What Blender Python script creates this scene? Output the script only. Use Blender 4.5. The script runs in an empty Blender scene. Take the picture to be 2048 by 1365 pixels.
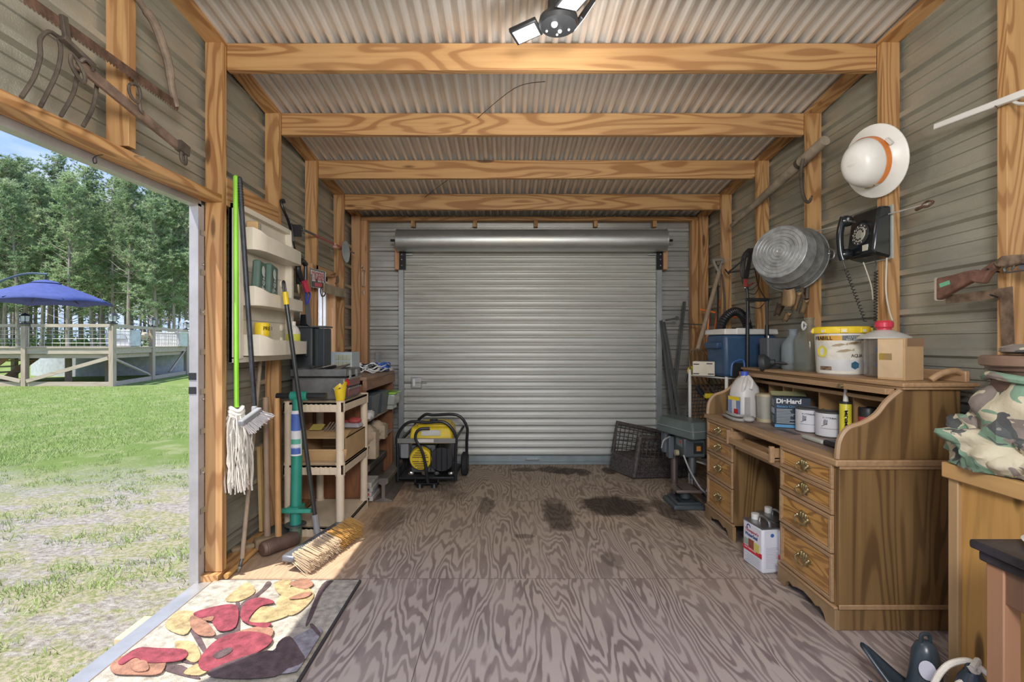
import bpy, bmesh, math, random
from mathutils import Vector as V, Matrix, noise
S = bpy.context.scene
COL = S.collection
R = random.Random(7)
PI = math.pi
# ---------------------------------------------------------------- camera
F, CX, CY, H = 967.0, 1012.0, 688.0, 1.2
cd = bpy.data.cameras.new('camera'); cam = bpy.data.objects.new('camera', cd); COL.objects.link(cam)
cam.location = (0, 0, H); cam.rotation_euler = (PI/2, 0, 0)
cd.sensor_width = 36; cd.lens = F/2048*36; cd.shift_x = 12/2048; cd.shift_y = 5.5/2048
cd.clip_start = .05; cd.clip_end = 600
S.camera = cam
S.view_settings.view_transform = 'Standard'; S.view_settings.look = 'None'
S.view_settings.exposure = 0.42; S.view_settings.gamma = 1; S.view_settings.use_curve_mapping = False
# ---------------------------------------------------------------- world, sun, daylight
w = bpy.data.worlds.new('sky'); S.world = w; w.use_nodes = True
nt = w.node_tree; nt.nodes.clear()
def N(t, typ, **k):
    n = t.nodes.new(typ)
    for a, b in k.items(): setattr(n, a, b)
    return n
o_ = N(nt, 'ShaderNodeOutputWorld'); bg = N(nt, 'ShaderNodeBackground'); tc = N(nt, 'ShaderNodeTexCoord')
sep = N(nt, 'ShaderNodeSeparateXYZ'); nt.links.new(tc.outputs['Generated'], sep.inputs[0])
rp = N(nt, 'ShaderNodeValToRGB'); nt.links.new(sep.outputs[2], rp.inputs[0])
rp.color_ramp.elements[0].color = (.50, .66, .95, 1); rp.color_ramp.elements[0].position = 0
rp.color_ramp.elements[1].color = (.16, .33, .85, 1); rp.color_ramp.elements[1].position = .55
mp = N(nt, 'ShaderNodeMapping'); mp.inputs['Scale'].default_value = (2.2, 2.2, 7); nt.links.new(tc.outputs['Generated'], mp.inputs[0])
ns = N(nt, 'ShaderNodeTexNoise'); ns.inputs['Scale'].default_value = 1.6; ns.inputs['Detail'].default_value = 6; nt.links.new(mp.outputs[0], ns.inputs[0])
cr = N(nt, 'ShaderNodeValToRGB'); nt.links.new(ns.outputs[0], cr.inputs[0])
cr.color_ramp.elements[0].position = .46; cr.color_ramp.elements[1].position = .72
mx = N(nt, 'ShaderNodeMix', data_type='RGBA'); nt.links.new(cr.outputs[0], mx.inputs[0])
nt.links.new(rp.outputs[0], mx.inputs[6]); mx.inputs[7].default_value = (.93, .95, 1, 1)
nt.links.new(mx.outputs[2], bg.inputs[0]); bg.inputs[1].default_value = 1.0; nt.links.new(bg.outputs[0], o_.inputs[0])
sd = bpy.data.lights.new('sun', 'SUN'); sd.energy = 5.3; sd.angle = .012; sd.color = (1, .95, .86)
so = bpy.data.objects.new('sun', sd); COL.objects.link(so)
so.rotation_euler = V((.330, .311, -.891)).to_track_quat('-Z', 'Y').to_euler(); so.location = (-6, -6, 12)
# three-panel light on the roof sheets, plus an added fill light behind the camera
def lamp(name, loc, e, r=.12, c=(1, .96, .9)):
    l = bpy.data.lights.new(name, 'POINT'); l.energy = e; l.shadow_soft_size = r; l.color = c
    o = bpy.data.objects.new(name, l); COL.objects.link(o); o.location = loc
lamp('ceiling_lamp', (.24, 2.10, 2.40), 9, .10)
lamp('rear_fill_light', (.2, -.42, 1.95), 165, .3)
# ---------------------------------------------------------------- positions
def W(px, py, d): return V(((px-CX)*d/F, d, H-(py-CY)*d/F))
def WX(px, py, X): return W(px, py, X*F/(px-CX))
def FL(px, py): return W(px, py, H*F/(py-CY))
def zr(y): return 2.755-.1155*(y-2.495)          # top of the rafters
XL, XR = -1.442, 1.914                           # stud faces
SL, SR = -1.531, 2.003                           # siding
# ---------------------------------------------------------------- mesh helpers
def fr(o, x, y):
    x = V(x).normalized(); y = V(y); z = x.cross(y).normalized(); y = z.cross(x)
    m = Matrix.Identity(4)
    for i in range(3): m[i][0] = x[i]; m[i][1] = y[i]; m[i][2] = z[i]; m[i][3] = o[i]
    return m
def axm(p, d, up=(0, 0, 1)):                     # frame with local z along d
    d = V(d).normalized(); u = V(up)
    if abs(d.dot(u)) > .98: u = V((1, 0, 0))
    x = u.cross(d).normalized(); y = d.cross(x)
    m = Matrix.Identity(4)
    for i in range(3): m[i][0] = x[i]; m[i][1] = y[i]; m[i][2] = d[i]; m[i][3] = p[i]
    return m
def rotm(loc, rz=0, rx=0, ry=0): return Matrix.Translation(V(loc)) @ Matrix.Rotation(rz, 4, 'Z') @ Matrix.Rotation(ry, 4, 'Y') @ Matrix.Rotation(rx, 4, 'X')
def crv(p, n=6, closed=False):
    p = [V(a) for a in p]; out = []; L = len(p)
    for i in range(L if closed else L-1):
        g = lambda k: p[k % L] if closed else p[max(0, min(L-1, k))]
        a, b, c, d = g(i-1), g(i), g(i+1), g(i+2)
        for k in range(n):
            t = k/n
            out.append(.5*((2*b)+(c-a)*t+(2*a-5*b+4*c-d)*t*t+(3*b-a-3*c+d)*t**3))
    if not closed: out.append(p[-1])
    return out
OFF = {}
class B:
    def __init__(s, M=None): s.bm = bmesh.new(); s.mi = 0; s.M = M
    def m(s, i): s.mi = i; return s
    def v(s, p, M=None):
        p = V(p)
        if M is not None: p = M @ p
        if s.M is not None: p = s.M @ p
        return s.bm.verts.new(p)
    def f(s, vs):
        try: q = s.bm.faces.new(vs); q.material_index = s.mi; return q
        except ValueError: return None
    def box(s, x0, x1, y0, y1, z0, z1, M=None, tp=1.0):
        cx, cy = (x0+x1)/2, (y0+y1)/2
        a = [s.v((x, y, z0), M) for x, y in ((x0, y0), (x1, y0), (x1, y1), (x0, y1))]
        b = [s.v((cx+(x-cx)*tp, cy+(y-cy)*tp, z1), M) for x, y in ((x0, y0), (x1, y0), (x1, y1), (x0, y1))]
        s.f(a[::-1]); s.f(b)
        for i in range(4): s.f((a[i], a[(i+1) % 4], b[(i+1) % 4], b[i]))
        return s
    def bar(s, p0, p1, wd, th, up=(0, 0, 1)):    # rectangular bar from p0 to p1
        p0, p1 = V(p0), V(p1); L = (p1-p0).length
        return s.box(-wd/2, wd/2, -th/2, th/2, 0, L, axm(p0, p1-p0, up))
    def tube(s, pts, r, n=8, closed=False, cap=True):
        pts = [V(p) for p in pts]; L = len(pts); rs = r if isinstance(r, (list, tuple)) else [r]*L
        rings = []; prev = None
        for i, p in enumerate(pts):
            if closed: t = pts[(i+1) % L]-pts[i-1]
            else: t = pts[min(L-1, i+1)]-pts[max(0, i-1)]
            if t.length < 1e-9: t = V((0, 0, 1))
            t.normalize()
            if prev is None:
                u = V((0, 0, 1)) if abs(t.z) < .9 else V((1, 0, 0)); prev = u.cross(t).normalized()
            else:
                prev = prev-t*prev.dot(t)
                if prev.length < 1e-6: prev = V((0, 0, 1)).cross(t)
                prev.normalize()
            q = t.cross(prev)
            rings.append([s.v(p+(prev*math.cos(2*PI*k/n)+q*math.sin(2*PI*k/n))*rs[i]) for k in range(n)])
        for i in range(L if closed else L-1):
            a, b = rings[i], rings[(i+1) % L]
            for k in range(n): s.f((a[k], a[(k+1) % n], b[(k+1) % n], b[k]))
        if cap and not closed: s.f(rings[0][::-1]); s.f(rings[-1])
        return s
    def cyl(s, p0, p1, r0, r1=None, n=16): return s.tube([p0, p1], [r0, r0 if r1 is None else r1], n)
    def lathe(s, prof, n=24, M=None, a0=0, a1=2*PI, sq=0, cap=True):
        full = abs(a1-a0-2*PI) < 1e-6; rings = []
        for r, z in prof:
            ring = []
            for k in range(n if full else n+1):
                a = a0+(a1-a0)*k/n; c, d = math.cos(a), math.sin(a)
                if sq:
                    e = (abs(c)**sq+abs(d)**sq)**(-1/sq); c, d = c*e, d*e
                ring.append(s.v((r*c, r*d, z), M))
            rings.append(ring)
        for a, b in zip(rings, rings[1:]):
            L = len(a)
            for k in range(L if full else L-1): s.f((a[k], a[(k+1) % L], b[(k+1) % L], b[k]))
        if cap and full and prof[0][0] > 1e-5: s.f(rings[0][::-1])
        if cap and full and prof[-1][0] > 1e-5: s.f(rings[-1])
        return s
    def prism(s, pts, t, M=None, z=0):
        a = [s.v((p[0], p[1], z), M) for p in pts]; b = [s.v((p[0], p[1], z+t), M) for p in pts]
        s.f(a[::-1]); s.f(b)
        for i in range(len(pts)): s.f((a[i], a[(i+1) % len(pts)], b[(i+1) % len(pts)], b[i]))
        return s
    def sph(s, c, r, sc=(1, 1, 1), n=14, M=None, nz=0, fq=4):
        rings = []
        for i in range(n//2+1):
            th = PI*i/(n//2); ring = []
            for k in range(n):
                a = 2*PI*k/n; p = V((math.sin(th)*math.cos(a), math.sin(th)*math.sin(a), math.cos(th)))
                q = 1+(nz*noise.noise(p*fq+V(c)*7) if nz else 0)
                ring.append(V(c)+V((p.x*sc[0], p.y*sc[1], p.z*sc[2]))*r*q)
            rings.append([s.v(ring[0], M)] if i in (0, n//2) else [s.v(x, M) for x in ring])
        for a, b in zip(rings, rings[1:]):
            for k in range(n):
                if len(a) == 1: s.f((a[0], b[k], b[(k+1) % n]))
                elif len(b) == 1: s.f((a[k], b[0], a[(k+1) % n]))
                else: s.f((a[k], b[k], b[(k+1) % n], a[(k+1) % n]))
        return s
    def surf(s, fn, nu, nv, th=0):
        g = [[s.v(fn(i/nu, j/nv)) for j in range(nv+1)] for i in range(nu+1)]
        for i in range(nu):
            for j in range(nv): s.f((g[i][j], g[i+1][j], g[i+1][j+1], g[i][j+1]))
        return s
    def build(s, name, mats, parent=None, bev=0, ang=35, label=None, solid=0, sub=0):
        bmesh.ops.recalc_face_normals(s.bm, faces=s.bm.faces[:])
        me = bpy.data.meshes.new(name); s.bm.to_mesh(me); s.bm.free()
        for m in (mats if isinstance(mats, (list, tuple)) else [mats]): me.materials.append(m)
        if ang:
            for p in me.polygons: p.use_smooth = True
            me.set_sharp_from_angle(angle=math.radians(ang))
        o = bpy.data.objects.new(name, me); COL.objects.link(o)
        if parent is not None:
            off = OFF.get(parent.name, None)
            if off is not None: me.transform(Matrix.Translation(-off)); OFF[o.name] = off
            o.parent = parent
        if solid: q = o.modifiers.new('s', 'SOLIDIFY'); q.thickness = solid; q.offset = 0
        if sub: q = o.modifiers.new('u', 'SUBSURF'); q.levels = sub; q.render_levels = sub
        if bev: q = o.modifiers.new('b', 'BEVEL'); q.width = bev; q.segments = 2; q.limit_method = 'ANGLE'; q.angle_limit = .7
        if label: o['label'] = label
        return o
def tag(o, label, cat, group=None, kind=None):
    if label: o['label'] = label
    if cat: o['category'] = cat
    if group: o['group'] = group
    if kind: o['kind'] = kind
    return o
def thing(name, label, cat, loc=(0, 0, 0), group=None, rz=None):
    """An Empty at the thing's base. rz None: parts are given in world coordinates, else in the thing's own."""
    o = bpy.data.objects.new(name, None); COL.objects.link(o); o.location = loc; o.empty_display_size = .05
    if rz is None: OFF[o.name] = V(loc)
    else: o.rotation_euler = (0, 0, rz)
    return tag(o, label, cat, group)
def one(b, name, mats, label, cat, group=None, **k): return tag(b.build(name, mats, **k), label, cat, group)
NSTR = {}
def struct(b, name, mats, parent=None, **k):
    if name in ('trim', 'window', 'door'): NSTR[name] = NSTR.get(name, 0)+1; name = '%s_%d' % (name, NSTR[name])
    o = b.build(name, mats, parent, **k)
    if parent is None: o['kind'] = 'structure'
    return o
def text(body, size, o, x, y, mat, parent, name='lettering', ext=.0006, sx=1, align='LEFT', bold=0):
    c = bpy.data.curves.new('t', 'FONT'); c.body = body; c.size = size; c.extrude = ext; c.align_x = align; c.offset = bold
    t = bpy.data.objects.new('t', c); COL.objects.link(t)
    me = bpy.data.meshes.new_from_object(t.evaluated_get(bpy.context.evaluated_depsgraph_get()))
    bpy.data.objects.remove(t)
    me.transform(fr(o, x, y) @ Matrix.Diagonal((sx, 1, 1, 1)))
    off = OFF.get(parent.name) if parent else None
    if off is not None: me.transform(Matrix.Translation(-off))
    me.materials.clear(); me.materials.append(mat)
    ob = bpy.data.objects.new(name, me); COL.objects.link(ob); ob.parent = parent
    return ob
def copy(o, parent=None):
    c = o.copy(); COL.objects.link(c)
    if parent is not None: c.parent = parent
    for ch in [q for q in bpy.data.objects if q.parent == o]: copy(ch, c)
    return c
# ---------------------------------------------------------------- materials
def mat(name):
    m = bpy.data.materials.new(name); m.use_nodes = True; t = m.node_tree
    return m, t, t.nodes['Principled BSDF']
def col(c): return (c[0], c[1], c[2], 1)
def ramp(t, src, stops, interp='LINEAR'):
    r = N(t, 'ShaderNodeValToRGB'); t.links.new(src, r.inputs[0]); r.color_ramp.interpolation = interp
    e = r.color_ramp.elements
    while len(e) < len(stops): e.new(.5)
    for i, (p, c) in enumerate(stops): e[i].position = p; e[i].color = col(c) if hasattr(c, '__len__') else (c, c, c, 1)
    return r.outputs[0]
def noi(t, vec, scale, detail=3, rough=.5, dist=0):
    n = N(t, 'ShaderNodeTexNoise'); n.inputs['Scale'].default_value = scale; n.inputs['Detail'].default_value = detail
    n.inputs['Roughness'].default_value = rough; n.inputs['Distortion'].default_value = dist
    if vec is not None: t.links.new(vec, n.inputs[0])
    return n.outputs[0]
def mapv(t, vec, sc=(1, 1, 1), loc=(0, 0, 0), rot=(0, 0, 0)):
    n = N(t, 'ShaderNodeMapping'); t.links.new(vec, n.inputs[0]); n.inputs['Scale'].default_value = sc
    n.inputs['Location'].default_value = loc; n.inputs['Rotation'].default_value = rot; return n.outputs[0]
def mth(t, op, a, b=None, c=None):
    n = N(t, 'ShaderNodeMath', operation=op)
    for i, v in enumerate((a, b, c)):
        if v is None: continue
        if isinstance(v, (int, float)): n.inputs[i].default_value = v
        else: t.links.new(v, n.inputs[i])
    return n.outputs[0]
def mixc(t, f, a, b, bl='MIX'):
    n = N(t, 'ShaderNodeMix', data_type='RGBA', blend_type=bl)
    for i, v in ((0, f), (6, a), (7, b)):
        if isinstance(v, (int, float)): n.inputs[i].default_value = v
        elif isinstance(v, (tuple, list)): n.inputs[i].default_value = col(v)
        else: t.links.new(v, n.inputs[i])
    return n.outputs[2]
def bump(t, bs, h, st=.3, d=.01):
    b = N(t, 'ShaderNodeBump'); b.inputs['Strength'].default_value = st; b.inputs['Distance'].default_value = d
    t.links.new(h, b.inputs['Height']); t.links.new(b.outputs[0], bs.inputs['Normal'])
def ocoord(t, rnd=True):
    c = N(t, 'ShaderNodeTexCoord').outputs['Object']
    if not rnd: return c
    oi = N(t, 'ShaderNodeObjectInfo'); cb = N(t, 'ShaderNodeCombineXYZ')
    for i in range(3): t.links.new(mth(t, 'MULTIPLY', oi.outputs['Random'], 17.0+i*5), cb.inputs[i])
    a = N(t, 'ShaderNodeVectorMath', operation='ADD'); t.links.new(c, a.inputs[0]); t.links.new(cb.outputs[0], a.inputs[1])
    return a.outputs[0]
MC = {}
def plain(name, c, rough=.5, metal=0, var=.12, bmp=0, bsc=60, spec=.5, vs=6):
    """a solid colour with slight wear, optional fine bump"""
    if name in MC: return MC[name]
    m, t, b = mat(name); o = ocoord(t)
    n = noi(t, o, vs, 5, .6)
    d = tuple(x*(1-var*1.6) for x in c); e = tuple(min(1, x*(1+var)) for x in c)
    t.links.new(ramp(t, n, [(.3, d), (.7, e)]), b.inputs['Base Color'])
    b.inputs['Roughness'].default_value = rough; b.inputs['Metallic'].default_value = metal
    b.inputs['Specular IOR Level'].default_value = spec
    if bmp: bump(t, b, noi(t, o, bsc, 3), bmp, .004)
    MC[name] = m; return m
def wood(name, base, dark, axis='z', sc=1.0, rings=22, rough=.6, knots=True, contrast=1.0):
    if name in MC: return MC[name]
    m, t, b = mat(name); o = ocoord(t)
    al = {'x': (.55, 5, 5), 'y': (5, .55, 5), 'z': (5, 5, .55)}[axis]
    v = mapv(t, o, tuple(a*sc for a in al))
    n = noi(t, v, 1.0, 2, .4, .3)
    s = mth(t, 'SINE', mth(t, 'MULTIPLY', n, rings*2*PI*.45))
    rg = ramp(t, mth(t, 'MULTIPLY_ADD', s, .5, .5), [(.0, 0), (.55, .15), (.88, 1.0)])
    al2 = {'x': (2, 70, 70), 'y': (70, 2, 70), 'z': (70, 70, 2)}[axis]
    fine = noi(t, mapv(t, o, al2), 1.0, 3)
    c = mixc(t, mth(t, 'MULTIPLY', rg, .6*contrast), base, dark)
    c = mixc(t, mth(t, 'MULTIPLY', ramp(t, fine, [(.4, 0), (.75, 1)]), .35), c, dark)
    big = noi(t, o, 1.7, 2)
    c = mixc(t, mth(t, 'MULTIPLY', ramp(t, big, [(.35, 0), (.7, 1)]), .35), c, tuple(x*.8+.04 for x in base))
    if knots:
        vo = N(t, 'ShaderNodeTexVoronoi'); vo.inputs['Scale'].default_value = 1.0
        k = {'x': (1.6, 7, 7), 'y': (7, 1.6, 7), 'z': (7, 7, 1.6)}[axis]
        t.links.new(mapv(t, o, tuple(a*1.0 for a in k)), vo.inputs[0])
        c = mixc(t, ramp(t, vo.outputs[0], [(.0, .95), (.085, .8), (.13, 0)]), c, tuple(x*.33 for x in dark))
    t.links.new(c, b.inputs['Base Color']); b.inputs['Roughness'].default_value = rough
    bump(t, b, fine, .15, .002)
    MC[name] = m; return m
def glassy(name, c, alpha_mix=.25, rough=.05):
    if name in MC: return MC[name]
    m, t, b = mat(name); t.nodes.remove(b)
    g = N(t, 'ShaderNodeBsdfGlass'); g.inputs['Color'].default_value = col(c); g.inputs['Roughness'].default_value = rough; g.inputs['IOR'].default_value = 1.35
    tr = N(t, 'ShaderNodeBsdfTransparent'); tr.inputs[0].default_value = col(c)
    df = N(t, 'ShaderNodeBsdfDiffuse'); df.inputs[0].default_value = (.75, .75, .7, 1)
    a = N(t, 'ShaderNodeMixShader'); a.inputs[0].default_value = .35; t.links.new(tr.outputs[0], a.inputs[1]); t.links.new(g.outputs[0], a.inputs[2])
    a2 = N(t, 'ShaderNodeMixShader'); a2.inputs[0].default_value = alpha_mix
    t.links.new(a.outputs[0], a2.inputs[1]); t.links.new(df.outputs[0], a2.inputs[2])
    t.links.new(a2.outputs[0], t.nodes['Material Output'].inputs[0])
    MC[name] = m; return m
PB, PD = (.56, .325, .135), (.27, .11, .032)
pine = {a: wood('pine_lumber_'+a, PB, PD, a, 1.15, 30, contrast=1.3) for a in 'xyz'}
pinewarm = wood('pine_reddish', (.60, .34, .17), (.33, .15, .06), 'z')
oak_y = wood('oak_y', (.50, .28, .10), (.17, .075, .022), 'y', 1.6, 30, .45, False, 1.2)
oak_z = wood('oak_z', (.26, .155, .058), (.08, .037, .014), 'z', .85, 34, .45, False, 1.2)
oak_drawer = wood('oak_drawer', (.58, .31, .09), (.20, .085, .02), 'y', 2.2, 34, .4, False, 1.2)
oak_edge = wood('oak_edge', (.43, .27, .14), (.25, .14, .065), 'y', 2, 20, .5, False, .5)
greywood = wood('weathered_deck_lumber', (.52, .44, .35), (.30, .23, .17), 'x', .6, 18, .8, False, .6)
greywoodz = wood('weathered_deck_post', (.50, .41, .32), (.27, .20, .14), 'z', .6, 18, .8, False, .6)
handlew = wood('tool_handle_wood', (.60, .38, .17), (.36, .2, .08), 'z', 2, 14, .5, False, .5)
oldhandle = wood('old_handle_wood', (.40, .31, .22), (.23, .16, .10), 'z', 2, 14, .7, False, .6)
benchred = wood('brown_laminate', (.30, .115, .045), (.14, .05, .02), 'z', 1.5, 20, .45, False, .6)
black = plain('black_plastic', (.02, .021, .024), .42)
blackm = plain('black_painted_steel', (.025, .027, .03), .35, .3)
dgrey = plain('dark_grey_plastic', (.06, .068, .075), .5)
steel = plain('steel', (.50, .50, .49), .32, .9)
dsteel = plain('dark_steel', (.16, .17, .17), .5, .7, bmp=.2)
white = plain('white_plastic', (.80, .80, .78), .4)
cream = plain('cream_plastic', (.76, .70, .58), .45, var=.06)
beige = plain('beige_resin', (.72, .60, .44), .55, var=.08)
yellow = plain('yellow_plastic', (.85, .62, .03), .38)
red = plain('red_plastic', (.55, .03, .03), .4)
green = plain('bright_green', (.30, .72, .05), .35)
teal = plain('teal_paint', (.035, .30, .22), .35, .1)
orange = plain('orange_paint', (.85, .22, .06), .5)
blue = plain('blue_plastic', (.038, .082, .155), .45, bmp=.15)
rust = plain('rusty_steel', (.16, .095, .065), .8, .4, .35, .5, 80, vs=25)
oldiron = plain('old_iron', (.13, .105, .085), .75, .5, .3, .4, 60, vs=20)
brass = plain('antique_brass', (.48, .40, .22), .3, .85, .3, vs=60)
card = plain('cardboard', (.52, .34, .17), .85, var=.08)
cardl = plain('cardboard_inside', (.66, .44, .22), .85, var=.06)
paper = plain('kraft_paper', (.50, .40, .28), .9, var=.15, bmp=.4, bsc=30)
ropew = plain('white_rope', (.72, .68, .60), .9, bmp=.6, bsc=120)
navy = plain('navy_canvas', (.05, .075, .25), .8)
# ================================================================ STRUCTURE
YS = -.5                                         # shed cut short and left open behind the camera to gain daylight
def sidingmat(name, c1, c2, met=.35, dust=(.46, .44, .35)):
    m, t, b = mat(name); o = ocoord(t, False)
    g = noi(t, mapv(t, o, (1, 1, 1)), 160, 3)
    n = noi(t, mapv(t, o, (1.2, 1.2, 5)), 1.5, 5, .6)
    c = mixc(t, ramp(t, n, [(.3, 0), (.7, 1)]), c1, c2)
    d = noi(t, mapv(t, o, (2, 2, 18)), 1.0, 4)
    c = mixc(t, mth(t, 'MULTIPLY', ramp(t, d, [(.5, 0), (.72, 1)]), .5), c, dust)
    t.links.new(c, b.inputs['Base Color']); b.inputs['Metallic'].default_value = met
    t.links.new(ramp(t, n, [(.2, .28), (.8, .42)]), b.inputs['Roughness'])
    bump(t, b, g, .35, .004); return m
sid = sidingmat('embossed_galvanised_siding', (.32, .325, .28), (.49, .485, .415), .45)
sidb = sidingmat('galvanised_siding_back', (.40, .41, .39), (.56, .56, .53), .6)
roofm = sidingmat('galvalume_roof', (.64, .64, .62), (.76, .74, .71), .4, (.60, .49, .40))
# --- plywood floor
m, t, b = mat('weathered_plywood'); o = ocoord(t, False)
sx = N(t, 'ShaderNodeSeparateXYZ'); t.links.new(o, sx.inputs[0])
row = mth(t, 'FLOOR', mth(t, 'DIVIDE', mth(t, 'SUBTRACT', sx.outputs[1], 2.469), 1.22))
cb = N(t, 'ShaderNodeCombineXYZ'); t.links.new(mth(t, 'MULTIPLY_ADD', row, 3.7, sx.outputs[0]), cb.inputs[0]); t.links.new(sx.outputs[1], cb.inputs[1]); t.links.new(mth(t, 'MULTIPLY', row, 9.3), cb.inputs[2])
gr = noi(t, mapv(t, cb.outputs[0], (3.6, .62, 1)), 1.0, 4.2, .46, .15)
wv = mth(t, 'MULTIPLY_ADD', mth(t, 'SINE', mth(t, 'MULTIPLY', gr, 185)), .5, .5)
ln = ramp(t, wv, [(.30, 0), (.75, .9)])
patch = noi(t, mapv(t, o, (7, 2.4, 1)), 1.0, 4)
ln2 = mth(t, 'MULTIPLY', ln, ramp(t, patch, [(.3, .45), (.6, 1)]))
depth = ramp(t, mth(t, 'MULTIPLY_ADD', noi(t, o, .9, 2), 1.0, mth(t, 'MULTIPLY', sx.outputs[1], .35)), [(.62, 0), (1.0, 0), (1.0, 1)])
mr = N(t, 'ShaderNodeMapRange'); t.links.new(mth(t, 'MULTIPLY_ADD', noi(t, o, 1.3, 2), 1.4, sx.outputs[1]), mr.inputs[0]); mr.inputs[1].default_value = 2.6; mr.inputs[2].default_value = 4.1
light = mixc(t, mr.outputs[0], (.43, .37, .35), (.50, .40, .30))
darkc = mixc(t, mr.outputs[0], (.175, .135, .14), (.25, .185, .135))
c = mixc(t, ln2, light, darkc)
c = mixc(t, mth(t, 'MULTIPLY', ramp(t, noi(t, o, 2.2, 5, .65), [(.45, 0), (.75, 1)]), .3), c, (.27, .20, .16))
# cleaner strip of bare tan wood by the door and along the walls
edge = N(t, 'ShaderNodeMapRange'); t.links.new(sx.outputs[0], edge.inputs[0]); edge.inputs[1].default_value = -.72; edge.inputs[2].default_value = -.9
c = mixc(t, mth(t, 'MULTIPLY', edge.outputs[0], .8), c, mixc(t, mth(t, 'MULTIPLY', ln, .25), (.52, .35, .22), (.36, .22, .13)))
wet = noi(t, o, 9, 4, .6)
for (px, py, rx, ry, k, rot) in ((1048, 940, .10, .06, .7, 0), (1100, 940, .09, .09, .8, .2), (1134, 943, .10, .10, .9, .3), (1165, 945, .06, .10, .8, 0),
        (1217, 942, .05, .10, .85, 0), (1115, 1030, .085, .26, .8, 0), (1228, 1012, .20, .17, .95, 0), (1330, 1020, .05, .22, .75, .35), (1372, 1035, .06, .18, .75, .35),
        (973, 1012, .05, .14, .6, .1), (778, 1040, .09, .20, .5, -.15), (850, 975, .22, .10, .45, 0), (1050, 1073, .05, .03, .6, 0), (1225, 1120, .05, .08, .5, .4), (905, 990, .1, .1, .35, 0)):
    p = FL(px, py)
    q = N(t, 'ShaderNodeVectorMath', operation='LENGTH')
    t.links.new(mapv(t, mapv(t, o, (1, 1, 0), (-p.x, -p.y, 0)), (.8/rx, .8/ry, 0), rot=(0, 0, rot)), q.inputs[0])
    mrr = N(t, 'ShaderNodeMapRange'); t.links.new(mth(t, 'MULTIPLY_ADD', wet, 1.1, q.outputs['Value']), mrr.inputs[0])
    mrr.inputs[1].default_value = 1.35; mrr.inputs[2].default_value = 1.7; mrr.inputs[3].default_value = k; mrr.inputs[4].default_value = 0
    c = mixc(t, mrr.outputs[0], c, mixc(t, ln, (.075, .05, .033), (.038, .025, .018)))
# sheet joints
def joint(src, pos, wd=.004):
    return mth(t, 'LESS_THAN', mth(t, 'ABSOLUTE', mth(t, 'SUBTRACT', src, pos)), wd/2)
sm = mth(t, 'ADD', joint(sx.outputs[1], 2.469), joint(sx.outputs[1], 3.689))
a_ = mth(t, 'MULTIPLY', joint(sx.outputs[0], -.335), mth(t, 'LESS_THAN', sx.outputs[1], 2.469))
b_ = mth(t, 'MULTIPLY', joint(sx.outputs[0], .04), mth(t, 'GREATER_THAN', sx.outputs[1], 3.689))
sm = mth(t, 'MINIMUM', mth(t, 'ADD', sm, mth(t, 'ADD', a_, b_)), 1)
c = mixc(t, mth(t, 'MULTIPLY', sm, .75), c, (.06, .045, .04))
dust = ramp(t, noi(t, o, 260, 2), [(.70, 0), (.78, 1)])
c = mixc(t, mth(t, 'MULTIPLY', dust, .25), c, (.6, .55, .48))
t.links.new(c, b.inputs['Base Color']); b.inputs['Roughness'].default_value = .62; b.inputs['Specular IOR Level'].default_value = .3
bump(t, b, ln, .12, .003); plymat = m
struct(B().box(-1.49, 1.99, YS, 4.9, -.04, 0), 'floor', plymat)
# siding profile along z: list of (z, out)
def prof(z0, z1, per=.2):
    pts = []; z = math.floor(z0/per)*per
    base = [(0, 0), (.043, 0), (.046, .008), (.054, .008), (.057, 0), (.093, 0), (.096, .008), (.104, .008), (.107, 0), (.135, 0), (.146, .024), (.172, .024), (.183, 0)]
    while z < z1+per:
        pts += [(z+a, h) for a, h in base]; z += per
    pts = [(a, h) for a, h in pts if z0 < a < z1]
    return [(z0, 0)]+pts+[(z1, 0)]
def siding(b, axis, at, sgn, a0, a1, z0, z1, topclip=True):
    P = prof(z0, z1); prev = None
    for z, h in P:
        e1 = a1
        if topclip and axis == 'y':
            e1 = min(a1, 2.495+(2.755+.03-z)/.1155)
            if e1 <= a0: break
        if axis == 'y': r = (b.v((at+sgn*h, a0, z)), b.v((at+sgn*h, e1, z)))
        else: r = (b.v((a0, at+sgn*h, z)), b.v((a1, at+sgn*h, z)))
        if prev: b.f((prev[0], prev[1], r[1], r[0]))
        prev = r
b = B(); siding(b, 'y', SL-.02, 1, YS, 2.42, 1.905, 3.3); siding(b, 'y', SL-.02, 1, 2.42, 3.64, -.1, 3.3)
siding(b, 'y', SL-.02, 1, 3.64, 4.09, -.1, .95); siding(b, 'y', SL-.02, 1, 3.64, 4.09, 1.76, 3.3); siding(b, 'y', SL-.02, 1, 4.09, 4.93, -.1, 3.3)
siding(b, 'y', SL-.02, 1, YS, 1.235, -.1, 1.905, False)
struct(b, 'wall_left', sid, ang=20)
b = B(); siding(b, 'y', SR+.02, -1, YS, 4.93, -.1, 3.3); struct(b, 'wall_right', sid, ang=20)
b = B(); siding(b, 'x', 4.93, -1, SL-.02, SR+.02, -.1, 2.62); struct(b, 'wall_back', sidb, ang=20)
# roof: ribbed sheets running down the slope
b = B(); nx = int(3.72/.068*8)
xs = [-1.62+i*.0085 for i in range(nx)]
rows = []
for y in (YS, 5.0):
    rows.append([b.v((x, y, zr(y)+.016+.016*max(-1, min(1, 1.9*math.sin(2*PI*x/.068))))) for x in xs])
for i in range(nx-1): b.f((rows[0][i], rows[0][i+1], rows[1][i+1], rows[1][i]))
struct(b, 'ceiling', roofm, ang=25)
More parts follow.
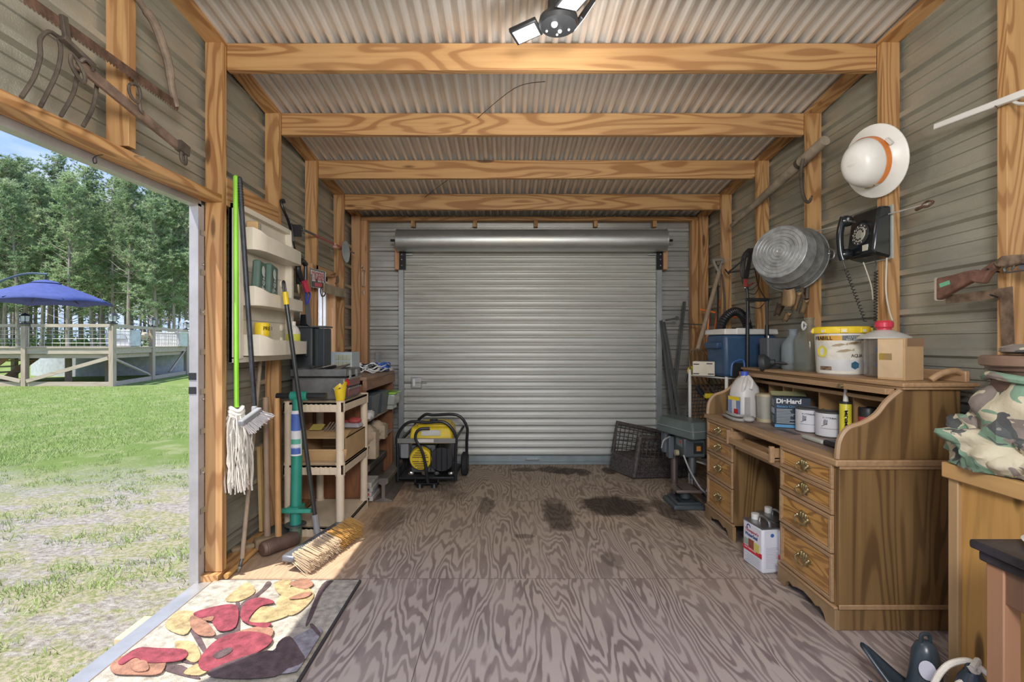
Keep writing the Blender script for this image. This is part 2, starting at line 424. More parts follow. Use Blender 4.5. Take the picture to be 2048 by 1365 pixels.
# rafters
for i, y in enumerate([2.495+.61*k for k in range(-4, 4)]):
    z = zr(y)-.002; struct(B().box(XL, XR, y, y+.038, z-.14, z), 'trim', pine['x'], bev=.003)
# studs: left, right
for k in range(-4, 4):
    y = 2.457+.61*k
    top = zr(y)-.024
    z0 = 0.04
    if k in (-1,): z0 = 1.957
    if k == -2: z0 = .04
    struct(B().box(XL-.088, XL, y, y+.038, z0, top), 'trim', pine['z'] if k else pine['z'], bev=.002)
    struct(B().box(XR, XR+.088, y, y+.038, .04, top), 'trim', pine['z'], bev=.002)
def slope_bar(b, x0, x1, y0, y1, zf, dz0, dz1):
    a = [b.v((x, y, zf(y)+dz)) for y in (y0, y1) for x, dz in ((x0, dz0), (x1, dz0), (x1, dz1), (x0, dz1))]
    b.f(a[:4][::-1]); b.f(a[4:])
    for i in range(4): b.f((a[i], a[(i+1) % 4], a[4+(i+1) % 4], a[4+i]))
    return b
struct(slope_bar(B(), XL-.088, XL, YS, 4.86, zr, -.024, .001), 'trim', pine['y'])
struct(slope_bar(B(), XR, XR+.088, YS, 4.86, zr, -.024, .001), 'trim', pine['y'])
# back corners: last side studs and back wall frame
for x0, x1 in ((XL-.088, XL), (XR, XR+.088)): struct(B().box(x0, x1, 4.78, 4.818, .04, zr(4.78)-.024), 'trim', pinewarm if x0 < 0 else pine['z'], bev=.002)
for x0 in (XL-.005, XR-.06): struct(B().box(x0, x0+.065, 4.819, 4.905, .04, 2.43), 'trim', pinewarm if x0 < 0 else pine['z'], bev=.002)
struct(B().box(XL, XR, 4.82, 4.905, 2.43, 2.468), 'trim', pine['x'], bev=.002)
for x in (-.95, -.33, .28, .88, 1.47): struct(B().box(x, x+.038, 4.83, 4.90, 2.37, 2.43), 'trim', pine['z'])
# bottom plates
struct(B().box(XL-.088, XL, 2.42, 4.9, 0, .038), 'trim', pine['y']); struct(B().box(XR, XR+.088, YS, 4.9, 0, .038), 'trim', pine['y'])
struct(B().box(XL-.088, XL, YS, 1.235+.038, 0, .038), 'trim', pine['y'])
# side door opening: header, jamb trim, threshold
b = B(); z0, z1 = 1.892, 1.919
hz = lambda y: 1.892+(y-1.378)*.025
slope_bar(b, XL-.088, XL, .6, 2.457, hz, 0, .038); struct(b, 'trim', pine['y'], bev=.003)
mtl = plain('grey_painted_trim', (.42, .42, .42), .45, .5)
struct(slope_bar(B(), SL-.045, SL+.0, .6, 2.43, hz, -.03, .03), 'trim', mtl)
b = B().box(SL-.045, SL-.0, 2.405, 2.452, -.06, 1.90)
for z in (1.02, .95): b.m(1).box(SL-.046, SL-.01, 2.402, 2.41, z, z+.035)
for z in (.55, .92, 1.36, 1.6): b.m(2).sph((SL+.004, 2.44, z), .006)
struct(b, 'trim', [plain('jamb_paint', (.44, .43, .44), .45, .3), black, steel])
struct(B().box(SL-.02, -1.475, .3, 2.44, -.05, .006), 'trim', plain('threshold_metal', (.50, .50, .49), .4, .6))
# board nailed between studs, holding mop and shelf
struct(B().box(XL-.04, XL, 2.497, 3.066, 1.915, 2.06), 'trim', pine['y'], bev=.002)
# window in the left wall
for a in (3.60, 4.09): struct(B().box(XL-.088, XL, a, a+.038, .04, 1.80) if a > 4 else B().box(XL-.088, XL, a+.002, a+.038, .04, 1.8), 'trim', pinewarm, bev=.002)
struct(B().box(XL-.088, XL, 3.64, 4.09, 1.76, 1.80), 'trim', pine['y']); struct(B().box(XL-.088, XL, 3.64, 4.09, .90, .94), 'trim', pine['y'])
wv_ = plain('white_vinyl', (.82, .82, .84), .35)
b = B(); X0, X1 = SL-.02, SL+.02
for a in ((3.64, 3.675, .94, 1.76), (4.055, 4.09, .94, 1.76), (3.64, 4.09, .94, .975), (3.64, 4.09, 1.725, 1.76)): b.box(X0, X1, *a)
b.box(X0+.005, X1-.005, 3.985, 4.01, .97, 1.73)
wn = struct(b, 'window', wv_)
B().box(SL, SL+.004, 3.67, 4.06, .97, 1.73).build('pane', glassy('window_glass', (.95, .97, 1), .04, .02), wn)
# ---------------------------------------------------------------- roll-up door
m, t, b = mat('painted_slats'); o = ocoord(t, False)
n = noi(t, mapv(t, o, (.8, 1, 9)), 1.2, 6, .65)
sx = N(t, 'ShaderNodeSeparateXYZ'); t.links.new(o, sx.inputs[0])
c = mixc(t, ramp(t, n, [(.35, 0), (.7, 1)]), (.60, .61, .56), (.49, .49, .44))
g = mth(t, 'MULTIPLY', ramp(t, noi(t, mapv(t, o, (1.2, 1, 25)), 1.6, 5, .7), [(.48, 0), (.68, 1)]), .55)
ed = N(t, 'ShaderNodeMapRange'); t.links.new(mth(t, 'ABSOLUTE', mth(t, 'SUBTRACT', sx.outputs[0], .24)), ed.inputs[0]); ed.inputs[1].default_value = .6; ed.inputs[2].default_value = 1.25; ed.inputs[3].default_value = .15; ed.inputs[4].default_value = 1
c = mixc(t, mth(t, 'MULTIPLY', g, ed.outputs[0]), c, (.20, .17, .12))
t.links.new(c, b.inputs['Base Color']); b.inputs['Roughness'].default_value = .4; b.inputs['Metallic'].default_value = .15
slat = m
YD = 4.83
dr = bpy.data.objects.new('door_1', None); COL.objects.link(dr); dr.location = (.24, YD, 0); dr['kind'] = 'structure'; OFF['door_1'] = V((.24, YD, 0))
b = B(); prev = None; z = .085; x0, x1 = (805-CX)*YD/F, (1315-CX)*YD/F
while z < 2.17:
    for dz, h in ((0, 0), (.0015, .022), (.0095, .022), (.011, -.005), (.020, -.009), (.029, -.005), (.034, 0), (.072, 0)):
        r = (b.v((x0, YD+h, z+dz)), b.v((x1, YD+h, z+dz)))
        if prev: b.f((prev[0], prev[1], r[1], r[0]))
        prev = r
    z += .0728
b.build('curtain', slat, dr, ang=50)
galv = sidingmat('galvanised_drum', (.46, .48, .48), (.60, .62, .61), .75)
gt = plain('galvanised_track', (.42, .45, .45), .42, .6)
b = B().box(x0, x1, YD-.03, YD+.02, .0, .085).box(x0, x1, YD-.045, YD, .03, .04); b.build('bottom_bar', plain('bottom_bar', (.34, .40, .41), .45, .5), dr, bev=.002)
b = B().box(.19, .33, YD-.065, YD-.03, .05, .058).box(.2, .205, YD-.065, YD-.03, .035, .075).box(.315, .32, YD-.065, YD-.03, .035, .075); b.build('handle', steel, dr)
for xx in (x0-.03, x1-.02):
    b = B().box(xx, xx+.05, YD-.05, YD+.03, 0, 2.085)
    b.build('track', gt, dr, bev=.002)
    q = B().box(xx+(.03 if xx < 0 else -.09), xx+(.14 if xx < 0 else .02), YD-.06, YD-.055, 2.075, 2.09); q.build('guide_tab', gt, dr)
YR = 4.68; zc = 2.2
b = B().cyl(((792-CX)*4.6/F, YR, zc), ((1336-CX)*4.6/F, YR, zc), .106, n=40)
for xx in ((792-CX)*4.6/F, (1336-CX)*4.6/F): b.cyl((xx-.004, YR, zc), (xx+.004, YR, zc), .110, n=40)
b.build('drum', galv, dr)
for sgn, xx in ((-1, (792-CX)*4.6/F), (1, (1336-CX)*4.6/F)):
    b = B().cyl((xx-.12*sgn*-0, YR, zc), (xx+sgn*.07, YR, zc), .012)
    b.build('axle', blackm, dr)
    q = B().box(min(xx+sgn*.005, xx-sgn*.06), max(xx+sgn*.005, xx-sgn*.06), YD-.07, YD-.062, 1.93, 2.3)
    for zz in (1.97, 2.03, 2.08, 2.13): q.m(1).sph((xx-sgn*.02, YD-.072, zz), .009)
    q.build('bracket', [blackm, steel], dr)
    q = B().box(*sorted((xx+sgn*.003, xx+sgn*.045)), YD-.09, YD+.03, 1.93, 2.21); q.build('bracket_block', pinewarm, dr, bev=.003)
p = W(833, 766, YD-.02)
b = B().box(p.x-.055, p.x+.05, YD-.022, YD-.014, p.z-.055, p.z+.055).box(p.x-.12, p.x+.1, YD-.028, YD-.02, p.z-.006, p.z+.004)
b.m(1).box(p.x-.038, p.x-.012, YD-.030, YD-.02, p.z-.035, p.z+.04); b.build('latch', [steel, white], dr, bev=.004)
# ================================================================ OUTSIDE
GZ = -.14
m, t, b = mat('lawn_and_gravel'); o = ocoord(t, False)
sx = N(t, 'ShaderNodeSeparateXYZ'); t.links.new(o, sx.inputs[0])
lawn = mixc(t, ramp(t, noi(t, o, 1.2, 6, .7), [(.3, 0), (.7, 1)]), (.14, .22, .05), (.23, .30, .09))
lawn = mixc(t, ramp(t, noi(t, o, 30, 5, .7), [(.35, 0), (.7, 1)]), lawn, (.20, .28, .08))
lawn = mixc(t, mth(t, 'MULTIPLY', ramp(t, noi(t, o, 2.5, 6, .7), [(.5, 0), (.7, 1)]), .5), lawn, (.48, .46, .28))
grav = mixc(t, ramp(t, noi(t, mapv(t, o, (1, 1.6, 1)), 22, 6, .75), [(.38, 0), (.6, 1)]), (.26, .22, .18), (.54, .51, .465))
mo = mixc(t, ramp(t, noi(t, o, 45, 4), [(.4, 0), (.6, 1)]), (.28, .31, .13), (.50, .44, .32))
pm = mth(t, 'MULTIPLY_ADD', noi(t, mapv(t, o, (1, 1.9, 1)), 2.2, 7, .72), 1, mth(t, 'MULTIPLY', noi(t, o, 24, 3), .35))
grav = mixc(t, ramp(t, pm, [(.62, 0), (.72, 1)]), grav, mo)
k = mth(t, 'ADD', mth(t, 'MULTIPLY_ADD', sx.outputs[0], -.12, sx.outputs[1]), mth(t, 'MULTIPLY', noi(t, o, 1.1, 5, .6), 2.6))
mr = N(t, 'ShaderNodeMapRange'); t.links.new(k, mr.inputs[0]); mr.inputs[1].default_value = 6.0; mr.inputs[2].default_value = 7.4
c = mixc(t, mr.outputs[0], grav, lawn)
t.links.new(c, b.inputs['Base Color']); b.inputs['Roughness'].default_value = .95; b.inputs['Specular IOR Level'].default_value = .1
bump(t, b, noi(t, o, 28, 6, .8), .9, .03)
b = B(); b.surf(lambda u, v: V((-110+220*u, -40+230*v, GZ-.001)), 8, 8)
one(b, 'ground', m, 'mown lawn and patchy gravel drive outside the shed door', 'ground', kind=None) if False else struct(b, 'ground', m)
# grass blades
gm, t, b = mat('grass_blades'); o = ocoord(t, False)
t.links.new(ramp(t, noi(t, o, 3, 4), [(.3, (.20, .30, .075)), (.55, (.31, .41, .14)), (.75, (.45, .45, .24))]), b.inputs['Base Color']); b.inputs['Roughness'].default_value = .8
b = B(); r = random.Random(3)
def blade(x, y, h, wd):
    a = r.uniform(0, 2*PI); lx, ly = r.gauss(0, h*.6), r.gauss(0, h*.6)
    b.f((b.v((x-wd*math.cos(a), y-wd*math.sin(a), GZ-.005)), b.v((x+wd*math.cos(a), y+wd*math.sin(a), GZ-.005)), b.v((x+lx, y+ly, GZ+h))))
cnt = 0
while cnt < 16000:
    y = 5+10*r.random()**1.3; px = r.uniform(-60, 410); x = (px-CX)*y/F
    if noise.noise(V((x*.8, y*.8, 3)))+ (y-6.2)*.35+.12*(-x-6)*.3 < -.05: continue
    blade(x, y, r.uniform(.02, .05), .004); cnt += 1
tufts = 0
while tufts < 480:
    y = r.uniform(1.3, 6.2); px = r.uniform(-80, 405); x = (px-CX)*y/F
    if x > -1.62: continue
    if noise.noise(V((x*1.3, y*2.0, 8)))+.5*noise.noise(V((x*4, y*5, 1))) < .03: continue
    tufts += 1
    for k in range(r.randint(8, 20)): blade(x+r.gauss(0, .035), y+r.gauss(0, .03), r.uniform(.012, .045), .0028)
g_ = b.build('grass', gm, ang=0); tag(g_, 'short green grass growing on the lawn and in tufts through the gravel', 'grass', kind='stuff')
# wood block by the threshold
p = FL(268, 1283)
one(B().box(-1.72, -1.585, 2.12, 2.30, GZ, GZ+.045), 'wood_block', plain('pale_offcut', (.66, .52, .32), .7), 'short pale wood offcut lying outside by the door threshold', 'wood block', bev=.004)
# ---- pines
bark, t, bb = mat('pine_bark'); o = ocoord(t)
t.links.new(ramp(t, noi(t, mapv(t, o, (6, 6, 1)), 2, 5), [(.3, (.24, .19, .16)), (.7, (.48, .41, .36))]), bb.inputs['Base Color']); bb.inputs['Roughness'].default_value = .9
ndl, t, bb = mat('pine_needles'); o = ocoord(t)
nc = ramp(t, noi(t, o, .7, 4), [(.25, (.20, .30, .15)), (.5, (.34, .45, .24)), (.75, (.54, .60, .36))])
t.links.new(nc, bb.inputs['Base Color']); bb.inputs['Roughness'].default_value = .7
tl = N(t, 'ShaderNodeBsdfTranslucent'); t.links.new(nc, tl.inputs[0]); ms = N(t, 'ShaderNodeMixShader'); ms.inputs[0].default_value = .5
t.links.new(bb.outputs[0], ms.inputs[1]); t.links.new(tl.outputs[0], ms.inputs[2]); t.links.new(ms.outputs[0], t.nodes['Material Output'].inputs[0])
def pine_tree(seed, h, low):
    r = random.Random(seed); root = thing('pine_tree', None, 'tree', rz=0)
    tp = []; lean = (r.gauss(0, .3), r.gauss(0, .3))
    for i in range(9): f_ = i/8; tp.append(V((lean[0]*f_+.12*math.sin(f_*5+seed), lean[1]*f_, h*f_)))
    tb = B().tube(tp, [.17*(1-.88*i/8) for i in range(9)], 8); fb = B()
    nb = 105
    for i in range(nb):
        f_ = low+(1-low)*(i/nb)**.85; z = h*f_; base = V((lean[0]*f_+.12*math.sin(f_*5+seed), lean[1]*f_, z))
        L = (2.6*(1-f_)**.6+.35)*r.uniform(.6, 1.15); a = r.uniform(0, 2*PI); up = r.uniform(.1, .5)+.5*f_
        if f_ < low+.12 and r.random() < .5: L *= .8; bare = True
        else: bare = False
        tip = base+V((math.cos(a)*L, math.sin(a)*L, L*up)); mid = base.lerp(tip, .5)+V((0, 0, -.06*L))
        tb.tube([base, mid, tip], [.035, .02, .008], 4, cap=False)
        if bare: continue
        for k in range(int(5+L*3.6)):
            q = .3+.7*r.random(); c = base.lerp(tip, q)+V((r.gauss(0, .26), r.gauss(0, .26), r.gauss(.05, .16)))
            for j in range(17):
                d = V((r.gauss(0, 1), r.gauss(0, 1), r.gauss(.35, .8))).normalized()*r.uniform(.16, .34)
                s_ = d.cross(V((r.random(), r.random(), r.random()))).normalized()*.035
                fb.f((fb.v(c-s_), fb.v(c+s_), fb.v(c+d)))
    for i in range(14):
        z = h*r.uniform(.12, low); a = r.uniform(0, 2*PI); L = r.uniform(.4, 1.3)
        tb.tube([V((0, 0, z)), V((math.cos(a)*L, math.sin(a)*L, z-.1+r.random()*.3))], [.02, .006], 4, cap=False)
    tb.build('trunk', bark, root); fb.build('foliage', ndl, root, ang=0)
    return root
protos = [pine_tree(1, 16, .38), pine_tree(2, 15, .28), pine_tree(3, 17, .44), pine_tree(4, 14.5, .20)]
r = random.Random(11); spots = []
for rowd, n in ((41, 15), (46, 17), (52, 19), (60, 21), (70, 20)):
    for i in range(n):
        px = -190+ (650)*(i+.5*r.random()+.25)/n; d = rowd+r.uniform(-2.2, 2.2)
        spots.append((px, d))
LT = ['tall straight pine in the dense stand behind the pool deck', 'low branched pine in the dense stand behind the pool deck']
for i, (px, d) in enumerate(spots):
    pr = protos[i % 4]
    o = pr if i < 4 else copy(pr)
    sc = r.uniform(.85, 1.12)*(1.12-.22*max(0, px)/400)*(1+max(0, d-45)*.008)
    o.location = ((px-CX)*d/F, d, GZ-.05); o.rotation_euler = (0, 0, r.uniform(0, 6.28)); o.scale = (sc, sc, sc)
    tag(o, 'tall pine with a thin bare trunk in the dense stand behind the pool deck', 'tree', 'pines behind the deck')
# low bushes between the trunks
bm_, t, bb = mat('undergrowth_leaves'); o = ocoord(t)
t.links.new(ramp(t, noi(t, o, 2, 3), [(.3, (.18, .34, .05)), (.7, (.46, .58, .18))]), bb.inputs['Base Color'])
def bush(seed):
    r = random.Random(seed); b = B()
    for k in range(900):
        th = r.uniform(0, 2*PI); q = r.random()**.4; z = abs(r.gauss(0, .55))
        c = V((math.cos(th)*q*1.9*(1-z*.25), math.sin(th)*q*1.0, z*1.3))
        d = V((r.gauss(0, 1), r.gauss(0, 1), r.gauss(0, 1))).normalized()*.13; s_ = d.cross(V((1, .3, r.random()))).normalized()*.07
        b.f((b.v(c-d), b.v(c+s_), b.v(c+d), b.v(c-s_)))
    return b.build('bush', bm_, ang=0)
bp = [bush(1), bush(2)]
for i in range(22):
    px = -170+620*(i+.4*r.random())/22; d = 40+r.uniform(-1, 22); o = bp[i] if i < 2 else copy(bp[i % 2])
    sc = r.uniform(.8, 1.7); o.location = ((px-CX)*d/F, d, GZ); o.scale = (sc, sc, sc); o.rotation_euler = (0, 0, r.uniform(-.4, .4))
    tag(o, 'light green bush growing low between the pine trunks', 'bush', 'bushes under the pines')
# ---- deck
C0 = V((-12.37, 15.2, GZ)); dl = V((-1, .035, 0)).normalized(); dd = V((-2.05, 7.2, 0)).normalized()
DZ = 1.10; LL, LR = 6.6, 7.6
dk = thing('pool_deck', 'raised weathered wood deck with railings, cross braces and wire infill beside the pool', 'deck', tuple(C0))
P_ = lambda s, u, z: C0+dl*s+dd*u+V((0, 0, z-GZ))
def slab(b, pts, z0, z1):
    a = [b.v(V((p.x, p.y, z0))) for p in pts]; c = [b.v(V((p.x, p.y, z1))) for p in pts]
    b.f(a[::-1]); b.f(c)
    for i in range(len(pts)): b.f((a[i], a[(i+1) % len(pts)], c[(i+1) % len(pts)], c[i]))
b = B(); slab(b, [P_(-.05, -.05, 0), P_(LL, -.05, 0), P_(LL, 2.5, 0), P_(-.05, LR, 0)], DZ-.04, DZ); b.build('decking', greywood, dk)
b = B()
for z0, z1 in ((DZ-.17, DZ+.0), (DZ-.34, DZ-.19)): b.bar(P_(-.02, -.03, (z0+z1)/2), P_(LL, -.03, (z0+z1)/2), z1-z0, .04, (0, 0, 1)) if False else None
def beam(b, p, q, h, th):                        # tall board from p to q, height h upward
    d = (q-p).normalized(); n_ = V((-d.y, d.x, 0)).normalized()*th/2; u = V((0, 0, h))
    a = [b.v(x) for x in (p-n_, p+n_, p+n_+u, p-n_+u)]; c = [b.v(x) for x in (q-n_, q+n_, q+n_+u, q-n_+u)]
    b.f(a[::-1]); b.f(c)
    for i in range(4): b.f((a[i], a[(i+1) % 4], c[(i+1) % 4], c[i]))
beam(b, P_(0, 0, DZ-.22), P_(LL, 0, DZ-.22), .2, .04); beam(b, P_(0, 0, DZ-.22), P_(0, LR, DZ-.22), .2, .04); b.build('fascia', greywood, dk)
b = B(); beam(b, P_(0, .1, DZ-.36), P_(LL, .1, DZ-.36), .13, .08); beam(b, P_(.1, 0, DZ-.36), P_(.1, LR, DZ-.36), .13, .08); b.build('joist', greywood, dk)
b = B(); beam(b, P_(0, 0, GZ), P_(LL, 0, GZ), .14, .04); beam(b, P_(0, 0, GZ), P_(0, LR, GZ), .14, .04); b.build('skirt_board', greywood, dk)
for s, u in ((0, 0), (2.85, 0), (4.4, 0), (6.5, 0), (0, 2.9), (0, 6.4), (2.6, 1.9), (1.2, 2.0), (4.8, 2.2)):
    p = P_(s, u, GZ); top = 1.76 if u in (0, 2.9, 6.4) and s in (0, 2.85, 6.5) else DZ
    B().box(p.x-.07, p.x+.07, p.y-.07, p.y+.07, GZ, top).build('post', greywoodz, dk)
for a_, c_ in (((.1, 0, DZ-.35), (2.75, 0, GZ+.16)), ((2.95, 0, GZ+.16), (4.3, 0, DZ-.8)), ((.0, .2, DZ-.38), (0, 2.8, GZ+.2)), ((0, 4.6, GZ+.2), (0, 6.3, DZ-.2))):
    b = B(); b.bar(P_(*a_)+V((0, -.05, 0)), P_(*c_)+V((0, -.05, 0)), .11, .04, (0, 1, 0)); b.build('brace', greywood, dk)
for p, q in ((P_(.0, 0, 1.74), P_(2.55, 0, 1.74)), (P_(3.0, 0, 1.74), P_(LL, 0, 1.74)), (P_(0, 0, 1.74), P_(0, 6.5, 1.74))):
    b = B(); beam(b, p+V((0, -.04, -.02)), q+V((0, -.04, -.02)), .10, .14); b.build('rail', greywood, dk)
wire = plain('wire', (.62, .62, .60), .4, .7)
b = B()
for z in (1.22, 1.36, 1.5, 1.62):
    b.tube([P_(0, .02, z), P_(LL, .02, z)], .010, 4); b.tube([P_(.02, 0, z), P_(.02, 6.4, z)], .010, 4)
s = .15
while s < LL: b.tube([P_(s, .02, DZ), P_(s, .02, 1.7)], .008, 4); s += .26
s = .2
while s < 6.4: b.tube([P_(.02, s, DZ), P_(.02, s, 1.7)], .008, 4); s += .33
b.build('wire_infill', wire, dk, ang=0)
lp = thing('post_lantern', None, 'lantern', rz=0)
B().box(-.09, .09, -.09, .09, 0, .04).cyl((0, 0, .04), (0, 0, .09), .03).build('base', black, lp)
B().box(-.07, .07, -.07, .07, .09, .26, tp=1.15).build('glass', plain('lantern_glass', (.6, .62, .62), .3), lp)
b = B().lathe([(.13, .26), (.1, .30), (.03, .34), (.0, .37)], 10)
for x, y in ((-1, -1), (1, -1), (1, 1), (-1, 1)): b.bar((x*.07, y*.07, .09), (x*.08, y*.08, .27), .014, .014)
b.build('cap', black, lp)
for i, (s, u, l) in enumerate(((0, 0, 'black post lantern on the corner post of the deck'), (0, 2.9, 'black post lantern on the middle post right of the deck corner'), (0, 6.4, 'black post lantern on the farthest deck post beside the fountain'), (2.85, 0, 'black post lantern on the deck post under the blue umbrella'))):
    o = lp if i == 0 else copy(lp); o.location = P_(s, u, 1.76 if s == 0 and u == 0 else 1.8) + V((0, 0, .06 if u == 0 and s == 0 else .02)); tag(o, l, 'lantern', 'deck post lanterns')
# stairs at the left end
st = thing('deck_stairs', 'wooden steps leading up to the left part of the deck', 'stairs', tuple(P_(4.9, -.0, GZ)))
b = B()
for k in range(5): b.box(-17.4-.0+.28*k, -17.1+.28*k, 15.75, 16.8, .02+.2*k, .06+.2*k)
b.build('tread', greywood, st)
b = B(); b.bar((-17.5, 15.75, -.1), (-16.0, 15.75, .98), .22, .04, (0, 1, 0)).bar((-17.5, 16.8, -.1), (-16.0, 16.8, .98), .22, .04, (0, 1, 0)); b.build('stringer', plain('stair_brown', (.33, .2, .12), .8), st)
# pool
pw = plain('pool_wall_grey', (.52, .55, .58), .4); PC = V((-17.9, 23.2, 0))
pl = thing('swimming_pool', 'round above-ground pool with pale grey wall behind the deck', 'pool', (PC.x, PC.y, GZ))
B().lathe([(3.5, GZ), (3.5, 1.0)], 64, Matrix.Translation(PC), cap=False).build('wall', pw, pl)
B().lathe([(3.4, 1.0), (3.6, 1.0), (3.6, 1.06), (3.4, 1.06), (3.4, 1.0)], 64, Matrix.Translation(PC)).build('rim', plain('pool_rim', (.7, .75, .8), .3), pl)
B().lathe([(.0, .9), (3.45, .9)], 64, Matrix.Translation(PC)).build('water', plain('pool_water', (.05, .3, .5), .05), pl)
# things on the deck
p = W(362, 690, 22); b = B(); r = random.Random(5)
for k in range(34):
    a = r.uniform(.2, 1.2); x0_ = r.uniform(-.1, .3)
    pts = [V((p.x+x0_+.3*a*u_*1.6, p.y+r.gauss(0, .04), 1.05+1.25*(1-(u_*2-1)**2)*r.uniform(.85, 1))) for u_ in [i/9 for i in range(10)]]
    b.tube(pts, .016, 4)
one(b, 'fountain_water', plain('water_spray', (.82, .88, .93), .2), 'white arc of water spraying up from the pool', 'fountain')
ld = thing('pool_ladder', 'white looped pool ladder standing behind the wire railing', 'ladder', (-13.4, 16.9, DZ))
for dx in (0, .32): 
    b = B(); b.tube(crv([(-14.2+dx, 17.2, DZ), (-14.13+dx, 17.2, DZ+.35), (-14.03+dx, 17.2, DZ+.42), (-13.93+dx, 17.2, DZ+.38), (-13.83+dx, 17.4, DZ)], 5), .022, 8); b.build('rail', white, ld)
B().box(-14.1, -13.75, 17.15, 17.3, DZ+.12, DZ+.16).build('step', white, ld)
hx = thing('heater_cabinet', 'pale grey rounded heater cabinet behind the deck corner', 'cabinet', (-12.9, 16.3, DZ))
B().box(-13.6, -12.75, 16.4, 16.9, DZ, DZ+.58).build('body', plain('pale_grey_cabinet', (.60, .64, .68), .5), hx, bev=.04)
B().prism([(-.3*math.cos(a), .26*math.sin(a)) for a in [PI*k/12 for k in range(13)]], .02, fr((-13.15, 16.38, DZ+.26), (1, 0, 0), (0, 0, 1))).build('arch_panel', plain('arch_panel', (.42, .48, .54), .5), hx)
p1 = W(350, 690, 20.3)
db = thing('deck_box', 'low pale slatted storage box near the far end of the deck', 'deck box', (p1.x, p1.y, DZ))
b = B().box(p1.x-1.0, p1.x+.2, p1.y, p1.y+.5, DZ, DZ+.55)
b.build('body', plain('box_resin', (.66, .68, .66), .5), db)
b = B().box(p1.x-1.03, p1.x+.23, p1.y-.03, p1.y+.53, DZ+.55, DZ+.60); b.build('lid', plain('box_lid', (.78, .79, .78), .4), db)
b = B()
for k in range(13): b.box(p1.x-.97+k*.09, p1.x-.91+k*.09, p1.y-.012, p1.y, DZ+.06, DZ+.5)
b.build('slat', plain('box_slats', (.58, .60, .58), .5), db)
p2 = W(262, 690, 17.6)
pc = thing('patio_chair', 'brown metal patio chair with beige cushion on the deck', 'chair', (p2.x, p2.y, DZ))
b = B()
for dx in (-.28, .32): b.tube(crv([(p2.x+dx-.1, p2.y, DZ), (p2.x+dx, p2.y, DZ+.35), (p2.x+dx+.12, p2.y, DZ+.72)], 4), .018, 6).tube([(p2.x+dx-.25, p2.y+.4, DZ), (p2.x+dx+.05, p2.y+.4, DZ+.3)], .018, 6)
b.tube([(p2.x-.4, p2.y, DZ+.22), (p2.x+.4, p2.y, DZ+.2)], .02, 6)
b.build('frame', plain('brown_metal', (.12, .08, .06), .5), pc)
B().sph((p2.x, p2.y+.2, DZ+.42), .3, (1.6, .9, .55), 16, nz=.2).build('cushion', plain('beige_cushion', (.62, .54, .44), .9), pc)
p3 = W(40, 690, 17.5)
gt_ = thing('patio_table', 'small dark metal table with chairs tucked in at the left of the deck', 'table', (p3.x, p3.y, DZ))
b = B().cyl((p3.x, p3.y, DZ+.42), (p3.x, p3.y, DZ+.45), .45, n=20); b.build('tabletop', plain('dark_mosaic', (.12, .10, .09), .5), gt_)
for a in range(4):
    B().tube([(p3.x+.35*math.cos(a*1.57), p3.y+.35*math.sin(a*1.57), DZ), (p3.x+.2*math.cos(a*1.57), p3.y+.2*math.sin(a*1.57), DZ+.42)], .02, 6).build('leg', blackm, gt_)
# umbrella
UC = V(((95-CX)*15.9/F, 16.4, 0)); UC.x = (92-CX)*16.4/F; z0 = H+(CY-606)*16.4/F; zt = H+(CY-563)*16.4/F
um = thing('patio_umbrella', 'large navy blue cantilever umbrella over the deck', 'umbrella', (UC.x-2.6, UC.y, DZ))
b = B(); n = 8; Rr = 1.86; rows = []
for i in range(7):
    f_ = i/6; ring = []
    for k in range(48):
        a = 2*PI*k/48+.2; seg = (k % 6)/6; sag = math.sin(PI*seg)*.10*f_
        rad = Rr*f_*(1-.07*math.sin(PI*seg))
        ring.append(b.v((UC.x+rad*math.cos(a), UC.y+rad*math.sin(a), zt-(zt-z0+.02)*(.15*f_+.85*f_**1.35)-.0+sag*.6)))
    rows.append(ring)
for a, c in zip(rows[1:], rows[2:]):
    for k in range(48): b.f((a[k], a[(k+1) % 48], c[(k+1) % 48], c[k]))
b.f(rows[1]); b.build('canopy', navy, um, solid=.01)
B().lathe([(.40, zt-.07), (.28, zt-.0), (.05, zt+.05), (0, zt+.06)], 16, Matrix.Translation((UC.x, UC.y, 0))).build('vent_cap', navy, um)
for k in range(8):
    a = 2*PI*k/8+.2; B().tube([(UC.x, UC.y, zt-.10), (UC.x+Rr*.97*math.cos(a), UC.y+Rr*.97*math.sin(a), z0+.03)], .014, 5).build('rib', blackm, um)
B().tube(crv([(UC.x-2.6, UC.y, DZ), (UC.x-2.55, UC.y, 2.5), (UC.x-1.9, UC.y, 3.15), (UC.x-.8, UC.y, zt+.24), (UC.x+.05, UC.y, zt+.24)], 6), .035, 8).build('pole', plain('umbrella_pole', (.12, .16, .2), .4, .4), um)
B().cyl((UC.x, UC.y, zt), (UC.x, UC.y, zt+.24), .025).build('hub', blackm, um)
